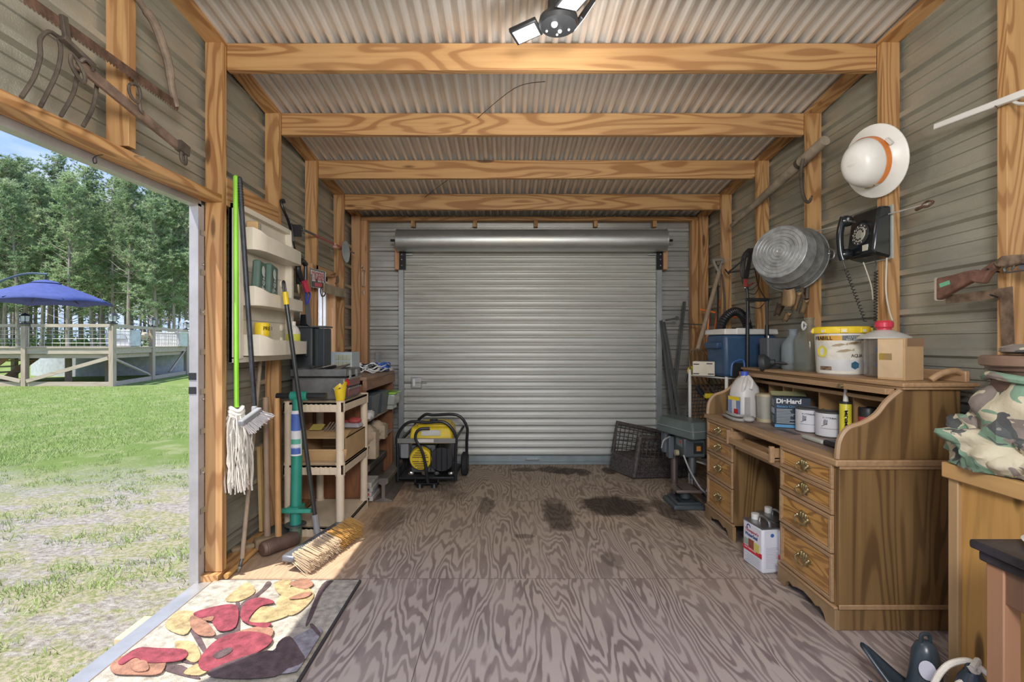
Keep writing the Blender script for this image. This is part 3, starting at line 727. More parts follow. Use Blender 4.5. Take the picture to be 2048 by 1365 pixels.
# ================================================================ LEFT SIDE
# --- rug (flat pattern laid in its own plane)
rugw = plain('rug_cream', (.46, .42, .355), .95, var=.3, vs=28, bmp=.8, bsc=240); rugr = plain('rug_red', (.28, .055, .075), .95, var=.3, vs=28, bmp=.8, bsc=240)
ruggold = plain('rug_gold', (.46, .35, .18), .95, var=.3, vs=28, bmp=.8, bsc=240); rugt = plain('rug_rust', (.35, .18, .12), .95, var=.3, vs=28, bmp=.8, bsc=240)
rugb = plain('rug_brown', (.12, .08, .085), .95, var=.3, vs=28, bmp=.8, bsc=240); rugg = plain('rug_shade', (.30, .28, .32), .95, var=.3, vs=28, bmp=.8, bsc=240); rugd = plain('rug_binding', (.05, .045, .05), .9)
rug = thing('floral_rug', 'cream rug with red and gold flowers lying inside the open side door', 'rug', (-1.1, 1.8, 0))
x0, x1, y0, y1 = -1.462, -.735, 1.15, 2.43
b = B().box(x0, x1, y0, y1, .002, .012)
h_ = [.0135]
def patch(mi, pts, sm=4):
    q = [FL(*p) for p in pts]; q = crv(q, sm, True) if sm else q
    h_[0] += .0006; b.m(mi)
    q = [V((min(x1-.01, max(x0+.01, p.x)), min(y1-.01, max(y0+.01, p.y)), 0)) for p in q]
    b.prism([(p.x, p.y) for p in q], .0025, z=h_[0]-.0025)
Z5 = lambda L: [(x*.3711, 880+y*.3711) for x, y in L]
def zp(mi, L, sm=4): patch(mi, Z5(L), sm)
for L in ([(1440, 780), (1400, 830), (1300, 900), (1290, 960), (1330, 960), (1350, 900), (1460, 800)], [(1770, 770), (1720, 820), (1650, 1000), (1670, 1000), (1740, 840), (1800, 770)], [(1000, 1000), (1090, 1160), (1115, 1155), (1040, 1010)],
          [(1160, 1080), (1270, 1050), (1280, 1075), (1180, 1095)], [(870, 1260), (1000, 1300), (1080, 1310), (980, 1240), (880, 1245)], [(980, 1220), (1060, 1235), (1060, 1215), (990, 1200)], [(1270, 900), (1265, 1060), (1290, 1060), (1290, 900)]): zp(4, L)
for L in ([(1215, 880), (1330, 790), (1375, 840), (1290, 890)], [(1480, 790), (1570, 775), (1545, 850), (1500, 850)], [(1490, 900), (1560, 820), (1660, 820), (1690, 870), (1600, 960), (1520, 960)], [(890, 1020), (960, 950), (1050, 960), (1010, 1070), (930, 1060)],
          [(1340, 1020), (1400, 930), (1480, 930), (1560, 965), (1440, 1010)], [(940, 1120), (1040, 1120), (1080, 1190), (1050, 1230), (990, 1200)], [(990, 1290), (1060, 1240), (1130, 1260), (1080, 1300)]): zp(2, L)
for L in ([(1560, 800), (1640, 770), (1690, 800), (1640, 830)], [(600, 1230), (700, 1190), (880, 1180), (870, 1290), (720, 1300), (610, 1290)], [(1030, 980), (1100, 1000), (1160, 1080), (1080, 1085), (1030, 1040)], [(1250, 1080), (1380, 1040), (1470, 1050), (1440, 1110), (1300, 1100)]): zp(3, L)
for L in ([(1050, 960), (1200, 920), (1280, 930), (1270, 1040), (1180, 1060), (1130, 1000), (1070, 990)], [(1300, 1000), (1320, 910), (1400, 880), (1480, 905), (1400, 930), (1340, 1010), (1460, 1020), (1420, 1045)],
          [(1070, 1230), (1160, 1120), (1290, 1070), (1430, 1080), (1460, 1130), (1300, 1230), (1120, 1285)], [(640, 1230), (740, 1160), (850, 1160), (1000, 1170), (980, 1225), (800, 1240), (730, 1210), (660, 1250)]): zp(1, L)
for L in ([(1590, 870), (1680, 850), (1650, 880), (1560, 890)], [(1090, 1000), (1150, 985), (1140, 1010)], [(700, 1250), (780, 1230), (800, 1280), (730, 1290)]): zp(3, L)
for L in ([(1150, 1200), (1230, 1160), (1250, 1180), (1180, 1220)],): zp(4, L)
for L in ([(1480, 1170), (1700, 1050), (1760, 1110), (1740, 1180), (1600, 1290), (1400, 1290)],): zp(5, L)  # shadow on the rug's near right corner, painted as a grey patch
for L in ([(1490, 1150), (1560, 1100), (1620, 1180), (1640, 1240), (1500, 1280)], [(1670, 1040), (1720, 1100), (1735, 1095), (1690, 1035)]): zp(4, L)
zp(4, [(1130, 1290), (1440, 1180), (1560, 1240), (1480, 1320), (1200, 1330)])  # large dark patch continuing the painted shadow along the near edge
b.build('pile', [rugw, rugr, ruggold, rugt, rugb, rugg], rug, ang=0)
B().box(x1-.002, x1+.008, y0, y1, .001, .013).box(x0, x1, y1, y1+.006, .001, .012).build('binding', rugd, rug)
# --- old tools over the door
fk = thing('hay_fork_head', 'rusty four tined hay fork head hanging above the side door', 'fork', tuple(WX(110, 120, -1.38)))
Q = lambda x, y, X=-1.39: WX(x/2.923, y/2.923, X)
b = B().tube(crv([Q(125, 570), Q(200, 450), Q(235, 330), Q(235, 230), Q(285, 185), Q(340, 215), Q(400, 250, -1.38), Q(455, 300, -1.37), Q(530, 380, -1.38), Q(565, 470), Q(545, 620), Q(485, 740)], 6), .0062, 8)
b.tube(crv([Q(340, 215), Q(355, 300), Q(330, 430), Q(235, 625)], 6), .006, 8); b.tube(crv([Q(455, 300), Q(455, 400), Q(430, 540), Q(355, 680)], 6), .006, 8)
b.build('tine', oldiron, fk) ; fk.children[0].name = 'tines'
b = B(); b.bar(Q(370, 90, -1.37), Q(395, 250, -1.37), .022, .012).bar(Q(360, 215, -1.37), Q(545, 390, -1.36), .024, .014); b.build('tang', oldiron, fk, bev=.002)
sw = thing('bow_saw', 'antique bow saw with long toothed blade and curved wooden arm', 'saw', tuple(WX(250, 140, -1.41)))
A, Bp = WX(40, -12, -1.415), WX(357, 213, -1.415)
d_ = (Bp-A); L_ = d_.length; dn = d_.normalized(); dv = V((1, 0, 0)).cross(dn).normalized(); dv = dv if dv.z < 0 else -dv
pts = [(0, -.02)]; s = 0
pts = [(0, -.018), (L_, -.018)]; s = L_
while s > .01: pts += [(s, .012), (s-.007, .022)]; s -= .014
b = B(); b.prism(pts, .0025, fr(A, dn, dv)); b.build('blade', rust, sw, ang=0)
b = B(); b.tube(crv([Q(770, -60, -1.42), Q(835, 40, -1.42), Q(900, 130, -1.42), Q(950, 260, -1.42), Q(985, 380, -1.42), Q(1005, 520, -1.42), Q(1030, 625, -1.42)], 6), [.012]*8+[.017]*20+[.014]*9, 10); b.build('arm', plain('grey_brown_arm', (.25, .19, .14), .75, var=.3, vs=15), sw)
st_ = thing('singletree_bar', 'long worn iron and wood draught bar with hooks hung over the side door', 'draught bar', tuple(WX(230, 180, -1.37)))
b = B(); e0, e1 = Q(455, 370, -1.36), Q(1085, 890, -1.37); b.bar(e0, e1, .036, .018, (1, 0, 0))
b.build('bar', plain('worn_brown_wood', (.20, .135, .10), .75, .1, .3, vs=18), st_, bev=.005)
b = B().tube(crv([Q(415, 320, -1.35), Q(415, 370, -1.35), Q(450, 440, -1.35), Q(490, 485, -1.35), Q(495, 440, -1.35), Q(450, 350, -1.35), Q(415, 320, -1.35)], 4), .006, 6); b.tube(crv([Q(470, 360, -1.35), Q(500, 345, -1.34), Q(540, 385, -1.34), Q(540, 410, -1.35)], 4), .006, 6); b.build('hook', oldiron, st_)
b = B().tube(crv([Q(1060, 880, -1.36), Q(1060, 930, -1.36), Q(1085, 960, -1.36), Q(1085, 910, -1.36)], 4), .007, 6); b.bar(Q(1040, 845, -1.36), Q(1095, 890, -1.36), .042, .026, (1, 0, 0)); b.build('clevis', oldiron, st_)
ln_ = thing('harness_ring', 'small iron harness link hanging from the draught bar', 'harness link', tuple(WX(266, 185, -1.35)))
b = B().tube(crv([Q(755, 500, -1.345), Q(760, 550, -1.345), Q(800, 600, -1.345), Q(820, 570, -1.345), Q(810, 510, -1.345), Q(780, 490, -1.345)], 5, True), .0055, 6).tube(crv([Q(815, 590, -1.345), Q(822, 640, -1.345), Q(835, 655, -1.345)], 3), .006, 6).tube(crv([Q(775, 455, -1.40), Q(788, 470, -1.36), Q(785, 500, -1.345)], 3), .003, 6); b.build('link', oldiron, ln_)
b = B(); b.tube(crv([WX(205, 310, -1.44), WX(193, 312, -1.42), WX(186, 318, -1.41), WX(188, 327, -1.41), WX(193, 325, -1.41), WX(192, 315, -1.41)], 5), .002, 6)
one(b, 'wire_hook', blackm, 'small black wire hook screwed into the door header', 'hook')
one(B().tube([WX(268, 312, -1.442), WX(290, 314, -1.40)], .0022, 6), 'nail', steel, 'bent nail sticking out of the door header', 'nail')
# --- green mop
xm, ym = -1.400, 2.50
mop = thing('string_mop', 'string mop with bright green handle hung head down on the wall', 'mop', (xm, ym, .9))
pt, pb_ = WX(471, 355, xm), WX(473, 815, xm)
b = B().cyl(pb_, pt, .012, n=14); b.sph(tuple(pt), .012); b.build('handle', green, mop)
b = B(); r = random.Random(4); hc = pb_+V((0, 0, -.01))
for k in range(80):
    a = r.uniform(0, 2*PI); q = r.uniform(.2, 1); L = r.uniform(.30, .42)
    p0 = hc+V((.032*q*math.cos(a), .034*q*math.sin(a), -.02)); sp = r.uniform(.8, 1.3)
    pts = [p0]
    for j in range(1, 8):
        f_ = j/7; pts.append(hc+V((.058*sp*q*math.cos(a)*min(1, f_*3+.4)+r.gauss(0, .004)+.02*f_, .058*sp*q*math.sin(a)*min(1, f_*3+.4)+r.gauss(0, .005)-.01*f_, -.02-L*f_)))
    b.tube(crv(pts, 2), r.uniform(.0032, .0048), 5)
b.build('strings', plain('mop_cotton', (.66, .62, .55), .95, bmp=.5, bsc=150), mop)
b = B()
for dz, rr in ((0, .028), (-.018, .031), (-.034, .03)): b.tube([hc+V((rr*math.cos(a), rr*math.sin(a), dz+.01*math.sin(a*2))) for a in [2*PI*k/20 for k in range(20)]], .011, 7, True)
b.build('binding', ropew, mop)
# --- angled broom
br = thing('angle_broom', 'upside down broom with black handle and paint splashed white bristles', 'broom', tuple(WX(510, 830, -1.33)))
h0, h1 = WX(479, 358, -1.385), WX(509, 812, -1.315)
b = B().tube([h0, h0.lerp(h1, .5), h1], .0125, 12); b.sph(tuple(h0), .0125); b.build('handle', plain('scuffed_black_handle', (.035, .04, .05), .4, var=.5, vs=14), br)
b = B()
for k in range(9): q = h0.lerp(h1, .02+.012*k); b.cyl(q, q+(h1-h0).normalized()*.003, .0145, n=12)
b.build('grip', black, br)
b = B().cyl(h1, h1+V((.004, 0, -.055)), .014, .02, 12)
hb0, hb1 = WX(481, 848, -1.31), WX(520, 820, -1.29); b.bar(hb0, hb1, .030, .03); b.build('head', plain('grey_plastic', (.28, .29, .31), .5), br, bev=.006)
b = B(); A1, A2 = WX(484, 848, -1.31), WX(520, 822, -1.29); D1, D2 = WX(500, 868, -1.30), WX(545, 830, -1.26)
for k in range(240):
    u_ = r.random(); b.tube([A1.lerp(A2, u_)+V((r.gauss(0, .008), r.gauss(0, .006), 0)), D1.lerp(D2, u_)+V((r.gauss(0, .008), r.gauss(0, .006), r.gauss(0, .004)))], .0022, 4)
b.build('bristles', plain('white_bristles', (.74, .73, .75), .8), br)
# --- fridge door panel used as shelf
fd = thing('wall_bin_shelf', 'cream plastic refrigerator door liner with three bins fixed on the wall', 'shelf', (-1.4, 2.9, 1.1))
ya, yb, za, zb = 2.53, 3.17, 1.10, 1.94
b = B().box(-1.452, -1.432, ya, yb, za, zb).box(-1.452, -1.392, ya, ya+.035, za+.02, zb-.0).box(-1.452, -1.392, yb-.03, yb, za+.02, zb-.01).box(-1.452, -1.40, ya, yb, zb-.03, zb)
b.box(-1.452, -1.40, ya, yb, za, za+.03)
for z in (1.33, 1.60, 1.76): b.box(-1.434, -1.426, ya+.04, yb-.04, z, z+.004)
for z in (1.30, 1.58, 1.22): b.sph((-1.43, yb-.09, z), .02, (.6, 1, 1.2))
b.build('panel', cream, fd, bev=.006)
def bin_(z0, z1, pr):
    b = B(); y0, y1 = ya+.05, yb-.03; xi = -1.43; xo = xi+pr
    prof_ = [(xi, y0), (xo-.035, y0), (xo-.008, y0+.03), (xo, y0+.09), (xo, y1-.05), (xo-.01, y1-.012), (xo-.03, y1), (xi, y1)]
    t_ = .005
    inn = [(x+(t_ if i in (0, 7) else -t_*.9), y+(t_ if i < 3 else (-t_ if i > 4 else 0))) for i, (x, y) in enumerate(prof_)]
    def hz_(y): f_ = min(1, max(0, (y-y0)/.16)); return z1+.035*(1-f_)**2
    lo = [b.v((x, y, z0)) for x, y in prof_]; hi = [b.v((x, y, hz_(y))) for x, y in prof_]; hin = [b.v((x, y, hz_(y))) for x, y in inn]; li = [b.v((x, y, z0+.006)) for x, y in inn]
    n_ = len(prof_); b.f(lo[::-1]); b.f(li)
    for i in range(n_):
        j = (i+1) % n_; b.f((lo[i], lo[j], hi[j], hi[i])); b.f((hi[i], hi[j], hin[j], hin[i])); b.f((hin[i], hin[j], li[j], li[i]))
    b.build('bin', cream, fd, bev=.002)
bin_(1.705, 1.79, .115); bin_(1.405, 1.475, .125); bin_(1.135, 1.215, .15)
bg_ = thing('tan_packet', 'small tan packet with clear window in the top bin of the wall shelf', 'packet', (-1.38, 2.65, 1.712))
B().box(-.03, .03, -.045, .045, 0, .155, rotm((-1.385, 2.66, 1.712), .3, .1)).build('pouch', plain('tan_packet', (.55, .36, .17), .7), bg_, bev=.006)
B().box(.0305, .0315, -.02, .035, .03, .15, rotm((-1.385, 2.66, 1.712), .3, .1)).build('window', plain('blister', (.45, .55, .55), .2), bg_)
sage = plain('sage_green_bag', (.10, .17, .14), .55, var=.1); sage2 = plain('bag_print', (.26, .32, .28), .6)
for i, (yy, l) in enumerate(((2.68, 'dark green lawn patch bag standing nearest in the middle bin'), (2.80, 'dark green lawn patch bag standing behind the first in the middle bin'))):
    bb = thing('lawn_patch_bag', l, 'bag', (-1.37, yy, 1.412), 'lawn patch bags')
    M_ = rotm((-1.372+.004*i, yy, 1.412), .18, -.06, .02)
    B().box(-.022, .022, -.075, .075, 0, .245, M_, tp=.93).build('bag', sage, bb, bev=.012)
    B().box(.0225, .0235, -.055, .06, .02, .10, M_, tp=.97).build('panel', sage2, bb)
    B().lathe([(0, .0), (.028, .001)], 16, M_ @ fr((.0235, -.02, .19), (0, 1, 0), (0, 0, 1))).build('logo', plain('bag_logo', (.62, .66, .62), .5), bb)
    text('PATCH', .045, M_ @ V((.0245, .01, .03)), (M_.to_3x3() @ V((0, 0, 1))), M_.to_3x3() @ V((0, -1, 0)), white, bb)
jr = thing('putty_tub', 'yellow lidded jar in the bottom bin of the wall shelf', 'jar', (-1.375, 2.70, 1.142))
M_ = Matrix.Translation((-1.362, 2.70, 1.142))
B().lathe([(.036, 0), (.038, .01), (.038, .10), (.036, .105)], 24, M_).build('jar', plain('jar_label', (.62, .60, .50), .4), jr)
B().lathe([(.0395, .10), (.0395, .17), (.036, .175), (0, .175)], 24, M_).build('lid', yellow, jr)
B().lathe([(.0386, .045), (.0386, .07)], 24, M_).build('label_band', plain('label_yellow', (.75, .58, .05), .5), jr)
text('PRE1', .03, (-1.333, 2.655, 1.275), (.4, 1, 0), (0, 0, 1), black, jr)
sb = thing('small_white_box', 'small white and black packet beside the yellow jar', 'packet', (-1.36, 2.775, 1.142))
B().box(-1.375, -1.335, 2.755, 2.80, 1.142, 1.20).build('box', white, sb, bev=.002); B().box(-1.3352, -1.334, 2.757, 2.798, 1.147, 1.168).build('label', black, sb)
by = thing('yellow_bottle', 'white bottle with yellow label at the far end of the bottom bin', 'bottle', (-1.36, 3.08, 1.142))
M_ = Matrix.Translation((-1.355, 3.08, 1.142)); B().lathe([(.04, 0), (.042, .01), (.042, .13), (.03, .16), (.015, .175), (.015, .2), (0, .2)], 20, M_).build('bottle', plain('offwhite_bottle', (.72, .68, .62), .4), by)
B().lathe([(.0427, .03), (.0427, .12)], 20, M_).build('label', plain('label_lime', (.65, .65, .08), .5), by)
# --- wall tools in the back-left bays
def wob(name, label, cat, parts, group=None):
    p = parts[0][1]; t_ = thing(name, label, cat, tuple(p), group)
    for nm, _, bb_, mt_ in parts: bb_.build(nm, mt_, t_)
    return t_
X = -1.40; Z3 = lambda x, y, XX=-1.42: WX(430+x/3.4125, 340+y/3.4125, XX)
Zt = lambda x, y, XX=-1.42: WX(540+x/5.686, 380+y/5.686, XX)
p = Zt(150, 130)
wob('bolt_bar', 'long black steel wrecking bar with a bent end hung beside the bin shelf', 'pry bar', [
    ('bar', p, B().tube(crv([Zt(160, 150, -1.43), Zt(150, 120, -1.43), Zt(125, 130, -1.43), Zt(150, 220), Zt(200, 330), Zt(235, 450), Zt(262, 600), Zt(285, 740), Zt(300, 860), Zt(318, 1060, -1.38)], 5), [.011]*6+[.009]*38+[.013]*2, 8), blackm),
    ('tip', p, B().tube([Zt(318, 1075, -1.38), Zt(325, 1140, -1.38), Zt(330, 1190, -1.38)], [.008, .011, .004], 8), plain('brass_tip', (.45, .36, .2), .4, .6))])
b = B(); bq = B(); c0 = Zt(290, 400, -1.37); c1 = Zt(300, 520, -1.37)
for k in range(12):
    q = c0.lerp(c1, k/11); b.cyl(q+V((-.028, -.0, 0)), q+V((.028, .02, 0)), .006, n=6)
wob('black_scrub_brush', 'black ribbed rubber grip hanging on the wall above the saws', 'brush', [('grip', c0, b, black), ('shank', c0, B().tube([Zt(240, 380, -1.38), Zt(255, 460, -1.38), Zt(262, 580, -1.38), Zt(290, 700, -1.39), Zt(390, 770, -1.44)], .006, 6), blackm)])
g0, g1 = Zt(370, 450, -1.43), Zt(955, 720, -1.43)
gf = thing('red_ice_rod', 'red rod with a clear round disc hung across the back left studs', 'rod', tuple(g0))
B().tube([g0.lerp(g1, .03), g0.lerp(g1, .18)], .009, 8).build('ferrule', dsteel, gf); B().tube([g1.lerp(g0, .08), g1], .007, 8).build('tip', dsteel, gf)
B().tube([g0.lerp(g1, .18), g1.lerp(g0, .08)], .0085, 8).build('shaft', plain('faded_red', (.50, .13, .12), .5), gf)
B().tube(crv([g0, g0+V((0, -.02, .015)), g0+V((0, -.045, 0)), g0+V((0, -.02, -.02))], 4, True), .004, 6).build('eye', blackm, gf)
pd_ = Zt(845, 705, -1.43); B().cyl(pd_+V((.012, 0, 0)), pd_+V((.018, 0, 0)), .095, n=32).build('disc', plain('clear_disc', (.32, .36, .37), .15), gf)
pn = Zt(740, 650, -1.41); B().sph(tuple(pn), .022, (1, 1.2, .7)).cyl(pn+V((0, 0, 0)), pn+V((0, 0, .03)), .01).build('knob', plain('pink_knob', (.62, .33, .26), .4), gf)
# sign
sg = thing('team_sign', 'small dark metal plate reading TIGERS in red hung above the window', 'sign', tuple(WX(636, 560, -1.39)))
p0, p1, p2 = WX(622, 575, -1.385), WX(652, 579, -1.40), WX(621, 536, -1.385)
ux = (p1-p0); uy = (p2-p0); Ls, Hs = ux.length, uy.length; Ms = fr(p0, ux, uy)
B().box(0, Ls, 0, Hs, -.003, 0, Ms).build('plate', plain('sign_dark', (.06, .045, .05), .35, .4), sg, bev=.001)
B().box(0, Ls, 0, .005, 0, .002, Ms).box(0, Ls, Hs-.005, Hs, 0, .002, Ms).box(0, .005, 0, Hs, 0, .002, Ms).box(Ls-.005, Ls, 0, Hs, 0, .002, Ms).build('border', plain('sign_silver', (.6, .6, .6), .3, .5), sg)
text('TIGERS', Hs*.60, Ms @ V((Ls*.035, Hs*.42, .002)), ux, uy, plain('sign_white', (.75, .72, .72), .4), sg, sx=Ls/Hs*.43, bold=.012)
text('TIGERS', Hs*.60, Ms @ V((Ls*.035, Hs*.42, .003)), ux, uy, plain('sign_red', (.62, .06, .08), .4), sg, sx=Ls/Hs*.43)
B().box(Ls*.25, Ls*.72, Hs*.08, Hs*.28, 0, .002, Ms).build('nameplate', plain('sign_red', (.62, .06, .08), .4), sg)
# saws in front of the window
hs = thing('hand_saw', 'grey hand saw with black grip hanging in front of the window', 'saw', tuple(Zt(380, 900, -1.37)))
b = B(); q = [Zt(370, 1050, -1.37), Zt(420, 1040, -1.37), Zt(470, 1500, -1.38), Zt(455, 1560, -1.38), Zt(420, 1530, -1.38)]
c_ = sum(q, V())/5; bmv = [b.v(x) for x in q]; b.f(bmv); b.build('blade', plain('grey_blade', (.20, .21, .23), .4, .6), hs, solid=.003, ang=0)
b = B().tube(crv([Zt(405, 850, -1.37), Zt(350, 800, -1.37), Zt(320, 880, -1.37), Zt(345, 980, -1.37), Zt(380, 1050, -1.37)], 5), .018, 8).tube([Zt(405, 850, -1.37), Zt(405, 1040, -1.37)], .012, 8); b.build('handle', black, hs)
b = B().tube([Zt(390, 1040, -1.35), Zt(425, 1150, -1.35)], .020, 8); b.build('grip', plain('red_grip', (.55, .05, .09), .4), hs)
b = B().tube(crv([Zt(430, 1150, -1.36), Zt(455, 1195, -1.36), Zt(420, 1300, -1.37), Zt(400, 1100, -1.37)], 4), .006, 6); b.build('lanyard', plain('blue_strap', (.05, .07, .4), .5), hs)
# wooden hook block
hb = thing('hook_block', 'weathered wooden block with iron hooks and a ring beside the window', 'coat hook', tuple(WX(668, 578, -1.40)))
b = B(); b.bar(Zt(600, 1110, -1.38), Zt(838, 1140, -1.43), .075, .025, (0, 0, 1)) if False else None
a0, a1 = WX(646, 577, -1.40), WX(687, 577, -1.41)
b.box(a0.x-.012, a0.x+.012, a0.y, a1.y, a0.z-.03, a0.z+.045); b.build('block', plain('weathered_block', (.38, .32, .22), .85, var=.25, bmp=.6, bsc=40), hb, bev=.006)
b = B().tube(crv([Zt(595, 1100, -1.37), Zt(575, 1140, -1.37), Zt(590, 1210, -1.36), Zt(620, 1200, -1.36), Zt(630, 1170, -1.36)], 4), .005, 6).tube(crv([Zt(740, 1070, -1.38), Zt(770, 1050, -1.36), Zt(765, 990, -1.36), Zt(760, 1040, -1.37)], 4), .010, 6).tube([Zt(690, 970, -1.42), Zt(745, 955, -1.38)], .004, 6); b.build('hook', rust, hb)
tb_ = thing('turnbuckle', 'galvanised turnbuckle hanging on the back left stud', 'turnbuckle', tuple(W(727, 555, 4.8)))
b = B().tube(crv([W(724, 545, 4.80), W(724, 570, 4.80), W(727, 574, 4.80), W(730, 570, 4.80), W(730, 545, 4.80), W(727, 541, 4.80)], 3, True), .004, 6).tube([W(727, 541, 4.8), W(727, 534, 4.8)], .004, 6).tube(crv([W(727, 534, 4.8), W(723, 536, 4.8), W(724, 530, 4.8)], 3), .004, 6).tube([W(727, 582, 4.8), W(728, 590, 4.8)], .006, 6); b.build('body', steel, tb_)
# --- leaning long-handled tools
def stick(name, label, cat, p0, p1, r0, mt_, group=None): 
    t_ = thing(name, label, cat, tuple(p1), group); B().tube([p0, p0.lerp(p1, .5), p1], r0, 12).build('handle', mt_, t_); return t_
hoe = stick('garden_hoe', 'slender grey handled hoe leaning behind the string mop', 'hoe', WX(523, 700, -1.48), W(484, 1118, 2.56), [.011, .011, .012], oldhandle)
e = W(484, 1118, 2.56); B().tube(crv([e, e+V((-.0, -.02, -.03)), e+V((.01, -.05, -.04)), e+V((.02, -.06, -.02))], 4), .008, 8).build('hook_blade', dsteel, hoe)
for i, (x_, yb_, ye, d, l) in enumerate(((535, 795, 1083, 2.83, 'sledgehammer with greyish handle standing left, head on the floor'), (557, 797, 1082, 2.80, 'sledgehammer with orange wood handle standing right, head on the floor'))):
    top, bot = W(x_-4, yb_, d+.04), W(x_, ye, d); s_ = thing('sledgehammer', l, 'hammer', (bot.x, bot.y, 0), 'sledgehammers')
    B().tube([top, top.lerp(bot, .5), bot], [.017, .0155, .019], 14).build('handle', plain('greyish_handle', (.36, .25, .17), .6) if i == 0 else plain('orange_handle', (.58, .32, .13), .5), s_)
    c_ = V((bot.x+.01, bot.y, .045)); dd_ = V((.55, .8, 0)).normalized() if i else V((-.6, -.55, 0)).normalized()
    if i: B().cyl(c_-dd_*.11, c_-dd_*.09, .035, .043, 18).cyl(c_-dd_*.09, c_+dd_*.10, .043, .043, 18).build('head', plain('rusty_head', (.20, .13, .10), .6, .3, .3, .3), s_, bev=.004)
    else: b = B(); b.bar(c_-dd_*.06, c_+dd_*.08, .065, .065).bar(c_+dd_*.08, c_+dd_*.2, .05, .03); b.build('head', plain('tan_maul', (.34, .25, .15), .7, .1, .3), s_, bev=.012)
one(B().bar(W(519, 893, 2.98), W(524, 1062, 2.98), .03, .02, (1, 0, 0)), 'wooden_stake', plain('stake', (.62, .42, .18), .6), 'thin yellow wood stake standing behind the sledgehammers', 'stake')
stick('axe_handle', 'orange wood handle lying on the floor against the wall', 'tool handle', FL(452, 1160)+V((.0, 0, .016)), FL(535, 1085)+V((0, 0, .016)), [.014, .013, .018], plain('orange_handle2', (.60, .34, .12), .5))
q = FL(452, 1160)
stk = one(B().sph((-1.38, 2.93, .05), .075, (1, 1, .7)), 'rubber_plunger_cup', plain('dark_rubber', (.05, .055, .05), .6), 'dark round rubber cup on the floor behind the sledgehammer heads', 'rubber cup')
# --- push broom
pb = thing('push_broom', 'push broom with black and yellow handle leaning on the beige shelf', 'broom', (-1.06, 2.82, 0))
h0, h1 = V((-1.285, 2.795, 1.55)), V((-1.115, 2.85, .105)); dn = (h1-h0).normalized()
B().tube([h0.lerp(h1, .085), h0.lerp(h1, .5), h1], [.0125, .0125, .0125], 12).build('handle', plain('dark_tube', (.055, .06, .06), .3, .4), pb)
B().tube([h0.lerp(h1, .035), h0.lerp(h1, .085)], .0155, 12).build('collar', yellow, pb, label='yellow collar')
b = B().tube(crv([h0.lerp(h1, .035)+V((0, -.012, 0)), h0+V((0, -.012, 0)), h0+V((0, 0, .012)), h0+V((0, .012, 0)), h0.lerp(h1, .035)+V((0, .012, 0))], 3), .006, 6); b.build('hanging_loop', black, pb)
q0, q1 = V((-1.115, 2.52, .055)), V((-.985, 3.05, .055))
nn = V((q1-q0)).normalized(); side = V((nn.y, -nn.x, 0))
B().cyl(h1-dn*.09, h1+dn*.02, .018, n=10).build('socket', plain('grey_socket', (.32, .32, .32), .5), pb)
b = B(); b.bar(q0+V((-.025, 0, .02)), q1+V((-.025, 0, .02)), .075, .035); b.build('head', plain('silver_head', (.22, .23, .26), .35, .5), pb, bev=.01)
b = B(); r = random.Random(9)
for k in range(900):
    u_ = r.random(); v_ = r.uniform(-1, 1); s0 = q0.lerp(q1, u_)+V((-.0, 0, .03))+V((0, 0, .024*v_)); s1 = s0+side*(.095+r.gauss(0, .006))+V((0, 0, -.045+.01*v_+r.gauss(0, .004)))+nn*r.gauss(0, .006)
    s1.z = max(.004, s1.z); b.m(0 if u_ < .55 else 1); b.tube([s0+V((0, 0, 0)), s1], [.0024, .0016], 3, cap=False)
b.build('bristles', [plain('pale_bristles', (.74, .58, .40), .8), plain('golden_bristles', (.58, .34, .10), .8)], pb, ang=0)
# --- green hand pump
gp = thing('hand_pump', 'teal green tube tool with T handle and foot bar standing before the shelf', 'pump', (-1.25, 2.9, 0))
t0, t1 = V((-1.262, 2.93, .90)), V((-1.262, 2.90, .08))
B().cyl(t1, t0, .033, .030, 24).build('tube', teal, gp)
B().cyl(V((-1.262, 2.90, .0)), V((-1.262, 2.90, .115)), .030, .038, 24).build('foot', plain('dull_green', (.16, .24, .18), .5, .2), gp)
B().cyl(V((-1.262, 2.90, .115)), V((-1.262, 2.90, .12)), .062, n=24).build('flange', dsteel, gp)
B().box(-1.36, -1.15, 2.845, 2.87, .20, .225).box(-1.30, -1.225, 2.85, 2.95, .195, .23).build('foot_bar', teal, gp, bev=.004)
B().cyl((-1.30, 2.92, .885), (-1.20, 2.92, .885), .028, n=14).build('tee', teal, gp, bev=.003)
B().cyl((-1.385, 2.92, .885), (-1.295, 2.92, .885), .017, n=14).build('grip', black, gp); b = B().cyl((-1.21, 2.92, .885), (-1.085, 2.92, .885), .0185, n=14); b.build('grip', black, gp)
a0 = PI*1.22
B().lathe([(.0336, .53), (.0328, .80)], 14, Matrix.Translation((-1.262, 2.912, 0)), a0, a0+PI*.75).build('label', plain('label_white', (.72, .74, .76), .5), gp)
for z0_, z1_, mm in ((.54, .585, plain('label_blue', (.08, .16, .5), .5)), (.60, .63, plain('label_green', (.1, .42, .3), .5)), (.68, .78, plain('label_blue', (.08, .16, .5), .5))):
    B().lathe([(.0341, z0_), (.0333, z1_)], 14, Matrix.Translation((-1.262, 2.912, 0)), a0+.2, a0+PI*.75-.3).build('label_print', mm, gp)
